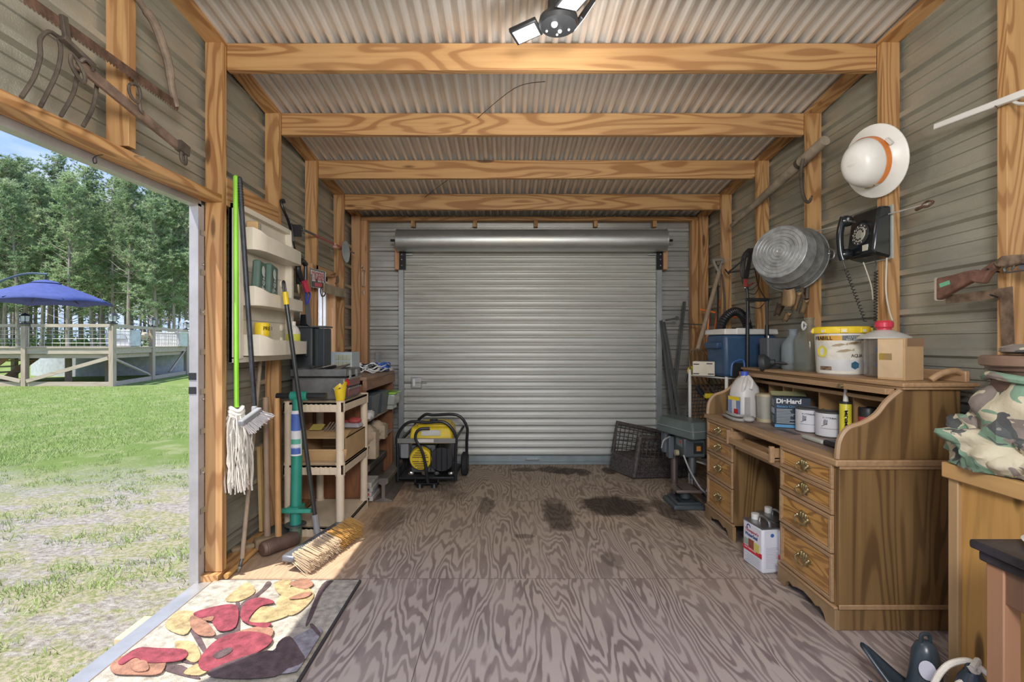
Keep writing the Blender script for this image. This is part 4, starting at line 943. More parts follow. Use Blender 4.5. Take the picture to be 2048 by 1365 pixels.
# --- beige resin shelf
rs = thing('resin_shelf_unit', 'beige plastic three tier shelf unit standing by the left wall', 'shelf', (-1.2, 3.3, 0))
X0, X1, Y0, Y1 = -1.385, -1.012, 3.0, 3.56
for z in (.775, .385, .0):
    b = B().box(X0, X1, Y0, Y1, z+.045, z+.06).box(X0, X1, Y0, Y0+.012, z, z+.06).box(X0, X1, Y1-.012, Y1, z, z+.06).box(X0, X0+.012, Y0, Y1, z, z+.06).box(X1-.012, X1, Y0, Y1, z, z+.06)
    for k in range(8): b.box(X0+.08+k*.03, X0+.094+k*.03, Y0-.003, Y0, z+.008, z+.05)
    b.build('shelf', beige, rs, bev=.004)
for x in (X0+.026, X1-.026):
    for y in (Y0+.026, Y1-.026):
        B().cyl((x, y, .06), (x, y, .385), .026, n=18).cyl((x, y, .445), (x, y, .775), .026, n=18).cyl((x, y, .375), (x, y, .455), .030, n=18).cyl((x, y, .77), (x, y, .842), .030, n=18).cyl((x, y, .0), (x, y, .07), .030, n=18).build('post', beige, rs)
bx = thing('open_cardboard_box', 'open cardboard box lying on the middle shelf of the beige unit', 'box', (-1.18, 3.28, .445))
x0, x1, y0, y1, z0, z1 = -1.33, -1.02, 3.08, 3.50, .447, .60
b = B().box(x0, x1, y1-.005, y1, z0, z1).box(x0, x0+.005, y0, y1, z0, z1).box(x1-.005, x1, y0+.0, y1, z0, z1).box(x0, x1, y0, y1, z0, z0+.005).box(x0, x1, y0+.0, y1, z1-.005, z1); b.build('carton', card, bx)
b = B(); b.prism([(0, 0), (.31, 0), (.34, .11), (-.03, .11)], .004, fr((x0, y0, z0+.01), (1, 0, 0), (0, -.35, .42))); b.build('flap', cardl, bx)
b = B(); b.prism([(0, 0), (.31, 0), (.31, .1), (0, .1)], .004, fr((x0, y0, z1-.003), (1, 0, 0), (0, .9, .3))); b.build('flap', card, bx)
b = B(); b.box(.05, .13, .03, .11, 0, .001, rotm((x0, y0+.03, z1+.03), 0, .32)); b.m(1); [b.box(.15+k*.02, .16+k*.02, .02, .14, 0, .001, rotm((x0, y0+.03, z1+.03), 0, .32)) for k in range(5)]; b.build('label', [plain('pale_label', (.62, .5, .12), .7), plain('print_grey', (.3, .25, .2), .7)], bx)
cs = thing('clamshell_pack', 'clear plastic pack with red contents behind the cardboard box', 'pack', (-1.12, 3.5, .60))
b = B().box(-1.22, -1.03, 3.40, 3.54, .607, .64, tp=.8); b.build('shell', plain('clear_shell', (.42, .40, .44), .15), cs, bev=.01)
b = B().sph((-1.075, 3.44, .655), .04, (1.2, 1, .6)).box(-1.18, -1.10, 3.44, 3.50, .635, .655); b.build('contents', plain('dull_red', (.45, .08, .08), .4), cs)
# grey toolbox on top
tbx = thing('grey_toolbox', 'open grey toolbox with tools in the top tray and red drawers', 'toolbox', (-1.2, 3.3, .836))
x0, x1, y0, y1, z0 = -1.375, -1.03, 3.10, 3.395, .837
tg = plain('smudged_grey_metal', (.20, .20, .195), .42, .4, .35, vs=5)
b = B().box(x0, x1, y0, y1, z0, z0+.145); b.build('body', tg, tbx, bev=.012)
b = B().box(x0-.006, x1+.006, y0-.006, y1+.006, z0+.15, z0+.158).box(x0-.006, x1+.006, y0-.006, y0+.004, z0+.15, z0+.20).box(x0-.006, x1+.006, y1-.004, y1+.006, z0+.15, z0+.20).box(x0-.006, x0+.004, y0, y1, z0+.15, z0+.2).box(x1-.004, x1+.006, y0, y1, z0+.15, z0+.2); b.build('top_tray', plain('tray_grey', (.17, .175, .175), .45, .3, .3, vs=7), tbx, bev=.003)
for k, z in enumerate((.02, .085)):
    b = B().box(x1-.0, x1+.012, y0+.03, y1-.02, z0+z, z0+z+.055); d_ = b.build('drawer', plain('maroon_drawer', (.22, .07, .065), .4), tbx, bev=.003)
    B().box(x1+.010, x1+.02, y0+.03, y1-.02, z0+z+.048, z0+z+.058).build('pull', plain('pull_grey', (.25, .24, .22), .5), d_)
B().cyl((x1+.003, y0+.012, z0+.13), (x1+.006, y0+.028, z0+.10), .013).build('catch', red, tbx)
b = B()
for yy in (y0+.06, y0+.19): b.box(x1+.005, x1+.014, yy, yy+.02, z0+.13, z0+.19)
b.build('latch', steel, tbx)
r = random.Random(2)
for i, (l, c_, a, dx, dy) in enumerate((('black handled tool lying across the grey toolbox tray', black, .5, .16, .1), ('dark pliers lying at the left of the toolbox tray', dsteel, 2.6, .09, .17), ('long dark wrench lying flat in the toolbox tray', blackm, .1, .22, .2), ('steel screwdriver poking from the toolbox tray', steel, 1.2, .28, .12))):
    cx, cy = x0+dx, y0+dy; t_ = thing('hand_tool', l, 'tool', (cx, cy, z0+.19), 'tools in the toolbox tray')
    v_ = V((math.cos(a)*.09, math.sin(a)*.09, .02)); c0 = V((cx, cy, z0+.205))
    B().tube([c0-v_, c0], .012, 8).build('handle', c_, t_); B().tube([c0, c0+v_*.9], [.006, .005], 6).build('shank', steel, t_)
b = B(); [b.sph((x0+r.uniform(.03, .31), y0+r.uniform(.03, .26), z0+.165+r.random()*.02), r.uniform(.012, .03), (1.4, .8, .5), 8, nz=.4) for k in range(45)]
tag(b.build('loose_hardware', [dsteel], ang=30), 'loose fittings and bits heaped in the toolbox tray', 'hardware', kind='stuff')
cp = thing('yellow_scoop', 'yellow plastic cup with screws at the corner of the beige shelf', 'cup', (-1.04, 3.07, .838))
M_ = rotm((-1.05, 3.065, .838)); b = B()
prof_ = [(.028, 0), (.044, .095)]
rg = []
for rr, z, dz in ((.026, 0, 0), (.028, .004, 0), (.040, .07, .03), (.037, .07, .03), (.025, .008, 0)):
    rg.append([b.v((rr*math.cos(a), rr*math.sin(a), z+dz*(1-math.cos(a+2.2))/1.2), M_) for a in [2*PI*k/24 for k in range(24)]])
b.f(rg[0][::-1]); b.f(rg[-1])
for a, c_ in zip(rg, rg[1:]):
    for k in range(24): b.f((a[k], a[(k+1) % 24], c_[(k+1) % 24], c_[k]))
b.build('cup', yellow, cp)
b = B(); [b.tube([V((-1.05+r.gauss(0, .01), 3.065+r.gauss(0, .01), .88)), V((-1.05+r.gauss(0, .02), 3.065+r.gauss(0, .02), .92))], .003, 5) for k in range(14)]
b.build('screws', steel, cp)
# --- brown bench with shelves open to the right
bn = thing('brown_bench', 'brown laminate work bench with open shelves along the left wall', 'bench', (-1.25, 4.05, 0))
X0, X1, Y0, Y1 = -1.44, -1.05, 3.61, 4.5
B().box(X0, X1+.0, Y0, Y0+.03, 0, .89).build('end_panel', benchred, bn, bev=.002); B().box(X0, X1, Y1-.03, Y1, 0, .89).build('end_panel', benchred, bn, bev=.002)
B().box(X0, X0+.01, Y0+.03, Y1-.03, 0, .89).build('back_panel', benchred, bn)
B().box(X0, X1+.01, Y0-.01, Y1+.01, .925, .95).build('benchtop', plain('bench_top', (.34, .22, .15), .6, var=.2), bn, bev=.003)
B().box(X1-.02, X1+.015, Y0-.01, Y1+.01, .85, .925).build('apron', wood('bench_apron', (.34, .20, .12), (.18, .09, .05), 'y', 1), bn, bev=.003)
for z in (.62, .41): B().box(X0+.01, X1, Y0+.03, Y1-.03, z-.015, z).build('shelf', plain('shelf_board', (.42, .36, .30), .7), bn)
def opentub(b, x0, x1, y0, y1, z0, z1, t_=.006, tp=1.12):
    cx, cy = (x0+x1)/2, (y0+y1)/2
    R4 = ((x0, y0), (x1, y0), (x1, y1), (x0, y1))
    def ring(k, z, s_): return [b.v((cx+(x-cx)*s_-(k if x > cx else -k), cy+(y-cy)*s_-(k if y > cy else -k), z)) for x, y in R4]
    a, c_, d_, e = ring(0, z0, 1), ring(0, z1, tp), ring(t_, z1, tp), ring(t_, z0+t_, 1)
    b.f(a[::-1]); b.f(e)
    for u_, v_ in ((a, c_), (c_, d_), (d_, e)):
        for i in range(4): b.f((u_[i], u_[(i+1) % 4], v_[(i+1) % 4], v_[i]))
    return b
dbin = plain('dark_blue_grey_bin', (.07, .085, .095), .35)
for i, (yy, l) in enumerate(((3.72, 'dark grey plastic bin on the upper bench shelf, nearest to the camera'), (4.02, 'dark grey plastic bin on the upper bench shelf, behind the first'))):
    b = B(); opentub(b, -1.36, -1.04, yy, yy+.2, .622, .80); tag(b.build('storage_bin', dbin, bev=.004), l, 'bin', 'bench bins')
gl = thing('lidded_container', 'clear food container with a lime green lid sticking out of the bench', 'container', (-1.03, 4.33, .622))
B().box(-1.16, -.98, 4.24, 4.44, .66, .755, tp=1.08).build('tub', plain('clear_tub', (.42, .45, .40), .2), gl, bev=.01); B().box(-1.175, -.965, 4.225, 4.455, .755, .775).build('lid', plain('lime_lid', (.32, .62, .08), .35), gl, bev=.006)
B().box(-1.15, -1.0, 4.26, 4.42, .622, .66).build('base', plain('clear_tub', (.42, .45, .40), .2), gl)
for i, (yy, l, z, sc) in enumerate(((3.70, 'crumpled brown paper bag on the lower bench shelf, nearest', .41, 1), (3.98, 'crumpled brown paper bag on the lower bench shelf, farther back', .41, .9))):
    b = B(); b.sph((-1.10, yy+.08, z+.075), .1, (.9, 1.1, .75), 18, nz=.35, fq=3).box(-1.10, -1.005, yy+.03, yy+.13, z-.10*(1-i), z+.11)
    tag(b.build('paper_bag', paper, ang=60), l, 'bag', 'paper bags on the bench')
b = B(); b.sph((-1.03, 3.66, .66), .05, (.7, 1.2, .8), 12, nz=.5); one(b, 'crumpled_paper', plain('white_paper', (.6, .6, .58), .9), 'crumpled white paper beside the nearest bench bin', 'paper')
for i in range(4):
    z = .012+.035*i; l = ('bottom', 'second', 'third', 'topmost')[i]
    bb_ = thing('paint_kit_box', '%s flat printed box in the low stack at the foot of the bench' % l, 'box', (-1.02, 3.68, z), 'flat boxes by the bench')
    B().box(-1.19, -1.005-.01*(i % 2), 3.645, 3.85, z, z+.033).build('box', plain('dirty_white_card', (.55, .52, .48), .8), bb_, bev=.002)
    B().box(-1.17, -1.03, 3.6435, 3.6448, z+.006, z+.026).build('print', (black, plain('faded_red', (.50, .13, .12), .5), dsteel, paper)[i], bb_)
def rail(p0, p1, s=1):
    b = B(); P2 = [(-.065, 0), (.065, 0), (.065, .012), (.012, .028), (.012, .12), (.036, .135), (.036, .165), (.028, .172), (-.028, .172), (-.036, .165), (-.036, .135), (-.012, .12), (-.012, .028), (-.065, .012)]
    d = V(p1)-V(p0); dx = V((d.y, -d.x, 0)).normalized(); b.prism([(x*s, y*s) for x, y in P2], d.length, fr(p0, dx, (0, 0, 1)) @ Matrix.Rotation(0, 4, 'X') if False else Matrix(((dx.x, 0, d.normalized().x, p0[0]), (dx.y, 0, d.normalized().y, p0[1]), (dx.z, 1, d.normalized().z, p0[2]), (0, 0, 0, 1)))); return b
rl = plain('rail_steel', (.20, .175, .145), .6, .4, .25, .4, 60)
one(rail((-.93, 3.66, 0), (-.945, 4.26, 0), 1.05), 'railroad_rail', rl, 'short length of railroad rail on the floor, end facing forward', 'rail', 'rails by the bench', bev=.002)
one(rail((-1.14, 3.88, .0), (-1.14, 4.44, .0), 1.3), 'railroad_rail', rl, 'second rail lying farther back against the bench', 'rail', 'rails by the bench', bev=.002)
# things on the bench
ct = thing('black_toolbox', 'tall dark grey plastic case standing behind the grey toolbox', 'toolbox', (-1.38, 3.5, .836))
B().box(-1.485, -1.37, 3.42, 3.57, .837, 1.315).build('body', dgrey, ct, bev=.010)
B().box(-1.365, -1.29, 3.435, 3.57, .837, 1.31).build('side_panel', plain('case_dark', (.045, .055, .07), .5), ct, bev=.006); B().box(-1.345, -1.33, 3.425, 3.435, .84, 1.30).build('rib', dgrey, ct)
B().box(-1.46, -1.395, 3.395, 3.42, 1.11, 1.23).build('handle', dgrey, ct, bev=.006); B().box(-1.45, -1.405, 3.388, 3.397, 1.12, 1.17).build('handle_recess', black, ct, bev=.004)
B().box(-1.49, -1.28, 3.41, 3.575, 1.315, 1.327).build('lid', plain('case_lid', (.12, .13, .14), .5), ct, bev=.003)
wbx = one(B().box(-1.475, -1.425, 3.46, 3.53, 1.328, 1.41)  , 'black_can', black, 'small black can standing on top of the tall dark case', 'can', bev=.008)
og = thing('parts_organizer', 'small pale blue parts cabinet with clear drawers on the bench', 'organizer', (-1.3, 3.8, .95))
B().box(-1.39, -1.18, 3.70, 3.9, .951, 1.135).build('case', plain('pale_blue', (.52, .60, .64), .5), og, bev=.003)
b = B(); [b.box(-1.305+.03*i, -1.279+.03*i, 3.692, 3.70, 1.075-.05*j, 1.115-.05*j) for i in range(4) for j in range(3)]; b.build('drawers', plain('clear_drawers', (.50, .52, .38), .3), og)
def coil(name, label, c, mats, n, rx, ry, rz, seed):
    r = random.Random(seed); b = B()
    for k in range(n):
        pts = []; ph = r.uniform(0, 6); tx, tz = r.gauss(0, .012), r.uniform(0, rz)
        for j in range(18):
            a = 2*PI*j/18; pts.append((c[0]+rx*math.cos(a)*r.uniform(.8, 1.05)+tx, c[1]+ry*math.sin(a)*r.uniform(.8, 1.05), c[2]+tz+.012*math.sin(3*a+ph)+.01))
        b.m(k % len(mats)).tube(crv(pts, 2, True), .0055, 5, True)
    return tag(b.build(name, mats), label, 'rope')
coil('rope_coil', 'black and white rope coil heaped on the bench', (-1.16, 4.12, .955), [white, black], 12, .075, .06, .06, 1)
coil('blue_rope_coil', 'blue and white rope coil at the far end of the bench', (-1.13, 4.33, .955), [blue, plain('bright_blue_rope', (.05, .16, .55), .6), white], 12, .075, .06, .055, 2)
one(B().box(-1.16, -1.04, 4.40, 4.49, .951, .985, tp=.8), 'white_cloth', plain('white_cloth', (.66, .64, .58), .9), 'folded off white cloth beside the blue rope', 'cloth', bev=.01)
b = B(); b.bar((-1.22, 4.62, .0), (-1.29, 4.86, 1.12), .04, .006).bar((-1.20, 4.62, .0), (-1.27, 4.86, 1.12), .006, .04); one(b, 'angle_iron', dsteel, 'steel angle bar leaning behind the bench in the left corner', 'angle iron')
# --- generator
gn = thing('portable_generator', 'portable generator with yellow tank in a black tube frame', 'generator', (-.66, 4.02, 0), rz=.0)
x0, x1, zt_ = -.24, .24, .545
for yy, dx in ((0, 0), (.42, .06)):
    b = B(); b.tube(crv([(x0+dx, yy, .06), (x0+dx, yy, .3), (x0+dx, yy, .44), (x0+.09+dx, yy, zt_), (0, yy, zt_), (x1-.09+dx, yy, zt_), (x1+dx, yy, .44), (x1+dx, yy, .3), (x1+dx, yy, .06)], 5), .0135, 10); b.build('frame_hoop', blackm, gn)
for x in (x0+.03, x1): 
    B().tube([(x, 0, .09), (x, .42, .09)], .012, 8).build('side_rail', blackm, gn); B().tube([(x, 0, .40), (x+.03, .42, .44)], .012, 8).build('side_rail', blackm, gn)
B().box(x0+.01, x1-.01, -.012, .45, .075, .095).build('base_plate', blackm, gn, bev=.004)
B().box(x0, x1, -.014, -.004, .375, .415).build('front_plate', plain('front_grey', (.24, .24, .22), .5), gn, bev=.002)
B().box(-.095, .06, -.018, -.0145, .382, .41).build('label', plain('pale_label2', (.72, .68, .62), .5), gn)
B().box(-.16, .22, .03, .36, .36, .50, tp=.88).box(-.10, .19, .06, .33, .495, .525, tp=.85).build('fuel_tank', yellow, gn, bev=.02)
B().box(-.05, .11, .028, .035, .43, .475).build('tank_label', plain('tank_label', (.66, .66, .6), .4), gn)
B().cyl((.03, .2, .52), (.03, .2, .545), .035).build('fuel_cap', black, gn)
b = B().cyl((-.06, .06, .24), (-.06, .25, .24), .10, n=24); b.box(-.15, .06, .10, .3, .1, .34); b.build('engine', plain('engine_grey', (.16, .16, .155), .5, .5), gn, bev=.01)
b = B().cyl((-.055, .015, .235), (-.055, .06, .235), .088, .10, 28); b.build('recoil_cover', yellow, gn, bev=.006)
b = B(); [b.box(-.055-.07*math.cos(k*.3), -.055+.07*math.cos(k*.3), .008, .014, .235+k*.018-.003, .235+k*.018+.003) for k in range(-4, 5) if k]
b.build('recoil_slots', plain('slot_brown', (.20, .10, .02), .6), gn); B().cyl((-.055, .0, .235), (-.055, .016, .235), .018).build('hub', yellow, gn, bev=.002)
b = B().cyl((.12, .03, .23), (.12, .40, .23), .10, n=28); [b.box(.03+.045*k, .034+.045*k, .01, .03, .14, .33) for k in range(5)]; b.build('alternator', black, gn, bev=.006)
B().box(-.225, -.155, .02, .12, .24, .365).build('air_filter', plain('filter_grey', (.27, .27, .28), .5), gn, bev=.01)
B().tube(crv([(.03, -.02, .50), (-.06, -.035, .49), (-.085, -.04, .42), (-.03, -.05, .32), (0, -.05, .2), (.01, -.045, .1), (.02, -.04, .05)], 5), [.012]*20+[.014]*11, 10).build('pull_handle', black, gn)
for xx in (.08, -.13, -.02, .2): B().sph((xx, .01, .12), .018, (1.4, 1, .8), 10, nz=.4).build('fitting', steel, gn)
for xx in (-.06, .06): B().cyl((xx, .02, 0), (xx, .02, .03), .028, .018).build('rubber_foot', black, gn)
B().box(-.1, .1, .0, .04, .03, .04).box(-.1, -.09, .0, .04, .03, .08).box(.09, .1, .0, .04, .03, .08).build('foot_bracket', blackm, gn)
for xx in (.285, -.27):
    w_ = B().lathe([(.03, -.025), (.085, -.03), (.105, -.02), (.105, .02), (.085, .03), (.03, .025)], 28, axm((xx, .40, .105), (1, 0, 0))).build('wheel', plain('tyre', (.025, .025, .027), .8), gn)
    B().cyl((xx-.03, .40, .105), (xx+.03, .40, .105), .05).build('rim', dgrey, w_)
# ================================================================ RIGHT SIDE
# --- roll-top style desk
X0, X1, Y0, Y1, ZT = 1.39, 1.90, 2.02, 3.34, .715
dk2 = thing('writing_desk', 'large oak desk with hutch, brass pulls and scrolled sides along the right wall', 'desk', (1.62, 2.7, 0))
def sidep(y, t_):                                 # scrolled side panel of the hutch, in x-z, extruded along y
    P = [(X1, ZT), (X1, 1.02), (1.70, 1.02)]
    P += [(p.x, p.y) for p in crv([(1.70, 1.02, 0), (1.655, 1.0, 0), (1.60, .955, 0), (1.555, .90, 0), (1.50, .865, 0), (1.435, .84, 0), (1.402, .79, 0), (1.395, ZT, 0)], 6)][1:]
    return B().prism(P, t_, Matrix(((1, 0, 0, 0), (0, 0, 1, y), (0, 1, 0, 0), (0, 0, 0, 1))))
sidep(Y0, .02).build('side_panel', [oak_z], dk2, bev=.003); sidep(Y1-.02, .02).build('side_panel', [oak_z], dk2, bev=.003)
for y in (Y0-.004, Y1-.022):
    b = B()
    q = crv([(1.70, 1.02, 0), (1.655, 1.0, 0), (1.60, .955, 0), (1.555, .90, 0), (1.50, .865, 0), (1.435, .84, 0), (1.402, .79, 0), (1.393, ZT, 0)], 6)
    b.tube([(p.x-.002, y+.013, p.y+.002) for p in q], .0125, 6)
    b.build('scroll_edge', plain('oak_edge_plain', (.42, .27, .15), .5), dk2)
b = B().box(X0-.018, X1, Y0-.012, Y1+.012, ZT-.028, ZT); b.build('desktop', oak_edge, dk2, bev=.006)
B().box(1.45, X1, Y0+.02, Y1-.02, ZT, ZT+.003).build('worktop_surface', plain('worn_top', (.27, .19, .15), .5, var=.25), dk2)
b = B().box(1.635, 1.955, Y0-.03, Y1+.03, 1.02, 1.038).box(1.645, 1.94, Y0-.02, Y1+.02, 1.008, 1.022); b.build('hutch_top', oak_edge, dk2, bev=.005)
B().box(1.60, 1.64, Y0+.02, Y1-.02, .985, 1.01).box(1.66, 1.68, Y0+.02, Y1-.02, .945, .962).build('hutch_rail', oak_edge, dk2, bev=.002)
B().box(1.86, 1.875, Y0+.02, Y1-.02, ZT, 1.01).build('hutch_back', oak_z, dk2)
for y in (2.36, 2.62, 2.86, 2.96, 3.12): B().box(1.70, 1.86, y, y+.01, ZT, .95).build('pigeonhole_divider', plain('divider', (.36, .21, .09), .5), dk2)
B().box(1.68, 1.86, Y0+.02, Y1-.02, .94, .95).build('hutch_shelf', oak_edge, dk2)
B().tube(crv([(1.80, Y0+.03, 1.045), (1.84, Y0+.02, 1.075), (1.90, Y0+.02, 1.085), (1.95, Y0+.03, 1.06)], 5), .014, 8).box(1.92, 1.94, Y0, Y1, 1.038, 1.085).build('gallery', oak_edge, dk2, bev=.004)
B().box(1.655, 1.68, 2.3, 2.33, .99, .998).cyl((1.60, 2.30, 1.0), (1.585, 2.30, 1.0), .012).build('knob', brass, dk2)
B().box(X0+.003, X1, Y0, Y0+.02, .0, ZT-.028).build('end_panel', oak_z, dk2, bev=.002)
B().box(X0+.003, X1, Y1-.02, Y1, .0, ZT-.028).build('end_panel', oak_z, dk2, bev=.002)
B().box(X0, X1, Y0-.008, Y0, ZT-.04, ZT-.02).box(X0-.002, X1, Y0-.008, Y0, .09, .11).build('end_moulding', oak_edge, dk2, bev=.003)
for ya, yb in ((2.04, 2.44), (2.94, 3.32)):
    B().box(X0-.003, X1, ya, yb, .09, ZT-.03).build('pedestal', oak_z, dk2)
B().box(1.80, 1.815, 2.44, 2.94, .05, .68).build('modesty_panel', oak_z, dk2)
B().sph((1.795, 2.86, .32), .014).build('cupboard_knob', brass, dk2)
M2 = lambda y, z, x: Matrix(((0, 0, -1, x), (1, 0, 0, y), (0, 1, 0, z), (0, 0, 0, 1)))   # local x->y, y->z, z-> -x
# base with bracket feet
for ya, yb in ((2.02, 2.45), (2.93, 3.34)):
    w_ = yb-ya
    P = [(0, 0), (.06, 0), (.075, .03), (.10, .045), (.13, .035), (.16, .045), (w_/2, .055), (w_-.16, .045), (w_-.13, .035), (w_-.10, .045), (w_-.075, .03), (w_-.06, 0), (w_, 0), (w_, .085), (0, .085)]
    B().prism(P, .02, M2(ya, 0, X0+.005)).build('bracket_base', plain('oak_base', (.34, .22, .11), .5, var=.2), dk2, bev=.002)
    B().box(X0-.018, X0, ya, yb, .085, .098).build('base_moulding', oak_edge, dk2, bev=.004)
def pull(y, z, x, s=1.0):
    b = B(); O = []
    n = 44
    for k in range(n):
        a = 2*PI*k/n; rr = 1+.20*math.cos(6*a)+.10*math.cos(4*a+1)
        O.append((.038*s*rr*math.cos(a), .023*s*rr*math.sin(a)+(.006*s if abs(math.cos(a)) < .4 and math.sin(a) > 0 else 0)))
    b.prism(O, .003, M2(y, z, x)); b.tube(crv([(x-.006, y-.034*s, z+.006), (x-.02, y-.036*s, z-.004), (x-.022, y-.02*s, z-.020*s), (x-.022, y, z-.026*s), (x-.022, y+.02*s, z-.020*s), (x-.02, y+.036*s, z-.004), (x-.006, y+.034*s, z+.006)], 4), .0042, 7)
    for dy in (-.034, .034): b.sph((x-.007, y+dy*s, z+.006), .008)
    for dy in (-.016, 0, .016): b.sph((x-.004, y+dy*s, z+.012*s), .006*s, (.6, .7, 2))
    return b
def drawer(ya, yb, za, zb, s=1.0, out=0):
    x = X0+.004-out
    b = B(); fw = .016
    b.m(0).box(x-.010, x+.02, ya+.008, yb-.008, za+.004, zb-.004)
    for a in ((ya, yb, za, za+fw), (ya, yb, zb-fw, zb), (ya, ya+fw, za+fw, zb-fw), (yb-fw, yb, za+fw, zb-fw)): b.m(1).box(x-.018, x+.01, *a)
    for a in ((ya+.02, yb-.02, za+.019, za+.023), (ya+.02, yb-.02, zb-.023, zb-.019), (ya+.019, ya+.023, za+.02, zb-.02), (yb-.023, yb-.019, za+.02, zb-.02)): b.m(1).box(x-.013, x-.0, *a)
    if out: b.m(1).box(x, x+out, ya+.01, ya+.02, za+.01, zb-.01).box(x, x+out, yb-.02, yb-.01, za+.01, zb-.01)
    d_ = b.build('drawer', [oak_drawer, oak_edge], dk2, bev=.002)
    pull((ya+yb)/2, (za+zb)/2, x-.012, s).build('handle', brass, d_)
for za, zb, s, o_ in ((.585, .688, 1.0, .0), (.475, .582, 1.0, 0), (.312, .470, 1.15, .004), (.105, .306, 1.15, 0)): drawer(2.045, 2.43, za, zb, s, o_)
for za, zb, s, o_ in ((.585, .688, .95, .0), (.475, .582, .95, 0), (.312, .470, 1.05, 0), (.105, .306, 1.05, 0)): drawer(2.95, 3.315, za, zb, s, o_)
tr = B().box(1.36, 1.70, 2.455, 2.935, .612, .622).box(1.36, 1.70, 2.455, 2.467, .605, .668).box(1.36, 1.70, 2.923, 2.935, .605, .668).box(1.345, 1.36, 2.445, 2.945, .60, .632).build('keyboard_tray', oak_edge, dk2, bev=.002)
for y in (2.447, 2.925): B().box(1.338, 1.36, y, y+.018, .595, .678).build('tray_post', oak_edge, tr, bev=.002)
B().box(1.42, 1.44, 2.5, 2.88, .622, .634).build('pencil_stop', oak_edge, tr); B().box(X0, X0+.02, 2.45, 2.93, .565, .60).build('kneehole_rail', oak_edge, dk2)
# --- things on the desktop
mj = thing('bleach_jug', 'translucent white gallon jug with a blue cap on the far end of the desk', 'jug', (1.55, 3.16, ZT))
M_ = rotm((1.56, 3.16, ZT+.004), .2)
B().lathe([(.07, 0), (.08, .012), (.08, .15), (.072, .20), (.045, .245), (.022, .265), (.020, .285), (0, .285)], 28, M_, sq=3.2).build('body', plain('milky_plastic', (.70, .68, .64), .4, var=.05), mj)
B().cyl(M_ @ V((0, 0, .272)), M_ @ V((0, 0, .300)), .024, n=18).build('cap', plain('cap_blue', (.06, .12, .55), .4), mj)
B().tube(crv([M_ @ V((-.055, -.05, .17)), M_ @ V((-.05, -.062, .22)), M_ @ V((-.012, -.03, .262))], 5), .013, 8).tube(crv([M_ @ V((-.02, -.082, .19)), M_ @ V((-.0, -.07, .235)), M_ @ V((.01, -.02, .268))], 5), .012, 8).build('handle', plain('milky_plastic', (.70, .68, .64), .4), mj)
b = B().box(-.06, .06, -.0795, -.0785, .02, .14, M_); b.m(1).box(-.0795, -.0785, -.06, .06, .02, .14, M_); b.build('label', [plain('grey_print_label', (.50, .49, .47), .5), plain('blue_label', (.20, .28, .45), .5)], mj)
b = B().box(-.0805, -.0795, -.055, .055, .115, .138, M_); b.m(1).box(-.0805, -.0795, -.04, 0, .03, .06, M_); b.build('label_band', [yellow, red], mj)
cdz = thing('grey_tubing', 'looped grey flex and pump nozzle lying in front of the white jug', 'flex', (1.50, 3.05, ZT))
b = B(); b.tube(crv([(1.45, 3.22, .725), (1.42, 3.12, .735), (1.42, 3.02, .73), (1.46, 2.98, .728), (1.52, 3.0, .73), (1.56, 3.06, .733)], 6), .010, 8).tube(crv([(1.47, 3.22, .745), (1.435, 3.12, .752), (1.45, 3.04, .748), (1.53, 3.03, .745)], 6), .009, 8); b.build('tube', plain('tubing_grey', (.36, .36, .33), .5), cdz)
B().sph((1.49, 2.97, .736), .03, (1.1, 1.3, .6)).build('nozzle', plain('nozzle_grey', (.48, .47, .43), .5), cdz)
tu = thing('small_tub', 'small clear tub with tan lid beside the battery charger box', 'tub', (1.61, 3.0, ZT))
M_ = Matrix.Translation((1.61, 2.99, ZT+.004)); B().lathe([(.045, 0), (.05, .16)], 20, M_, sq=3).build('tub', plain('dirty_clear', (.38, .37, .32), .25), tu); B().lathe([(.053, .155), (.053, .172), (0, .174)], 20, M_, sq=3).build('lid', plain('tan_lid', (.55, .47, .30), .5), tu); B().lathe([(.051, .0), (.051, .02)], 20, M_, sq=3).build('base', plain('tan_lid', (.55, .47, .30), .5), tu)
bc = thing('charger_box', 'dark blue battery charger carton in front of the paint cans', 'box', (1.62, 2.83, ZT))
M_ = rotm((1.64, 2.786, ZT+.004), -.35); b = B().box(-.09, .09, -.05, .05, 0, .175, M_); b.build('carton', plain('carton_navy', (.02, .035, .06), .5), bc, bev=.002)
fx = M_ @ V((-.0758, 0, 0)); ym_ = lambda x, y, z: M_ @ V((x, y, z))
ux_, uz_ = (M_ @ V((1, 0, 0)))-(M_ @ V((0, 0, 0))), V((0, 0, 1)); uy_ = (M_ @ V((0, -1, 0)))-(M_ @ V((0, 0, 0)))
mwh = plain('print_white', (.75, .75, .73), .5); mlb = plain('print_light_blue', (.10, .32, .55), .5); mgr = plain('print_grey2', (.38, .42, .44), .5)
text('DieHard', .036, ym_(-.082, -.0512, .142), ux_, uz_, mwh, bc, bold=.0012)
text('Battery Charger', .0185, ym_(-.078, -.0512, .118), ux_, uz_, mlb, bc)
b = B(); [b.box(-.08, -.08+.10*random.Random(k).uniform(.6, 1), -.0512, -.0505, .028+.0085*k, .0325+.0085*k, M_) for k in range(10)]; b.m(1).box(-.089, .089, -.0514, -.0505, .004, .02, M_); b.build('print', [mgr, mlb], bc)
b = B(); [b.box(-.0912, -.0905, -.04, .04, .125+.008*k, .129+.008*k, M_) for k in range(5)]; b.m(1).box(-.0913, -.0905, -.048, .048, .08, .112, M_).m(0); [b.box(-.0912, -.0905, -.04, .03, .03+.01*k, .034+.01*k, M_) for k in range(4)]; b.build('print', [mgr, plain('pale_blue_label', (.42, .52, .58), .5)], bc)
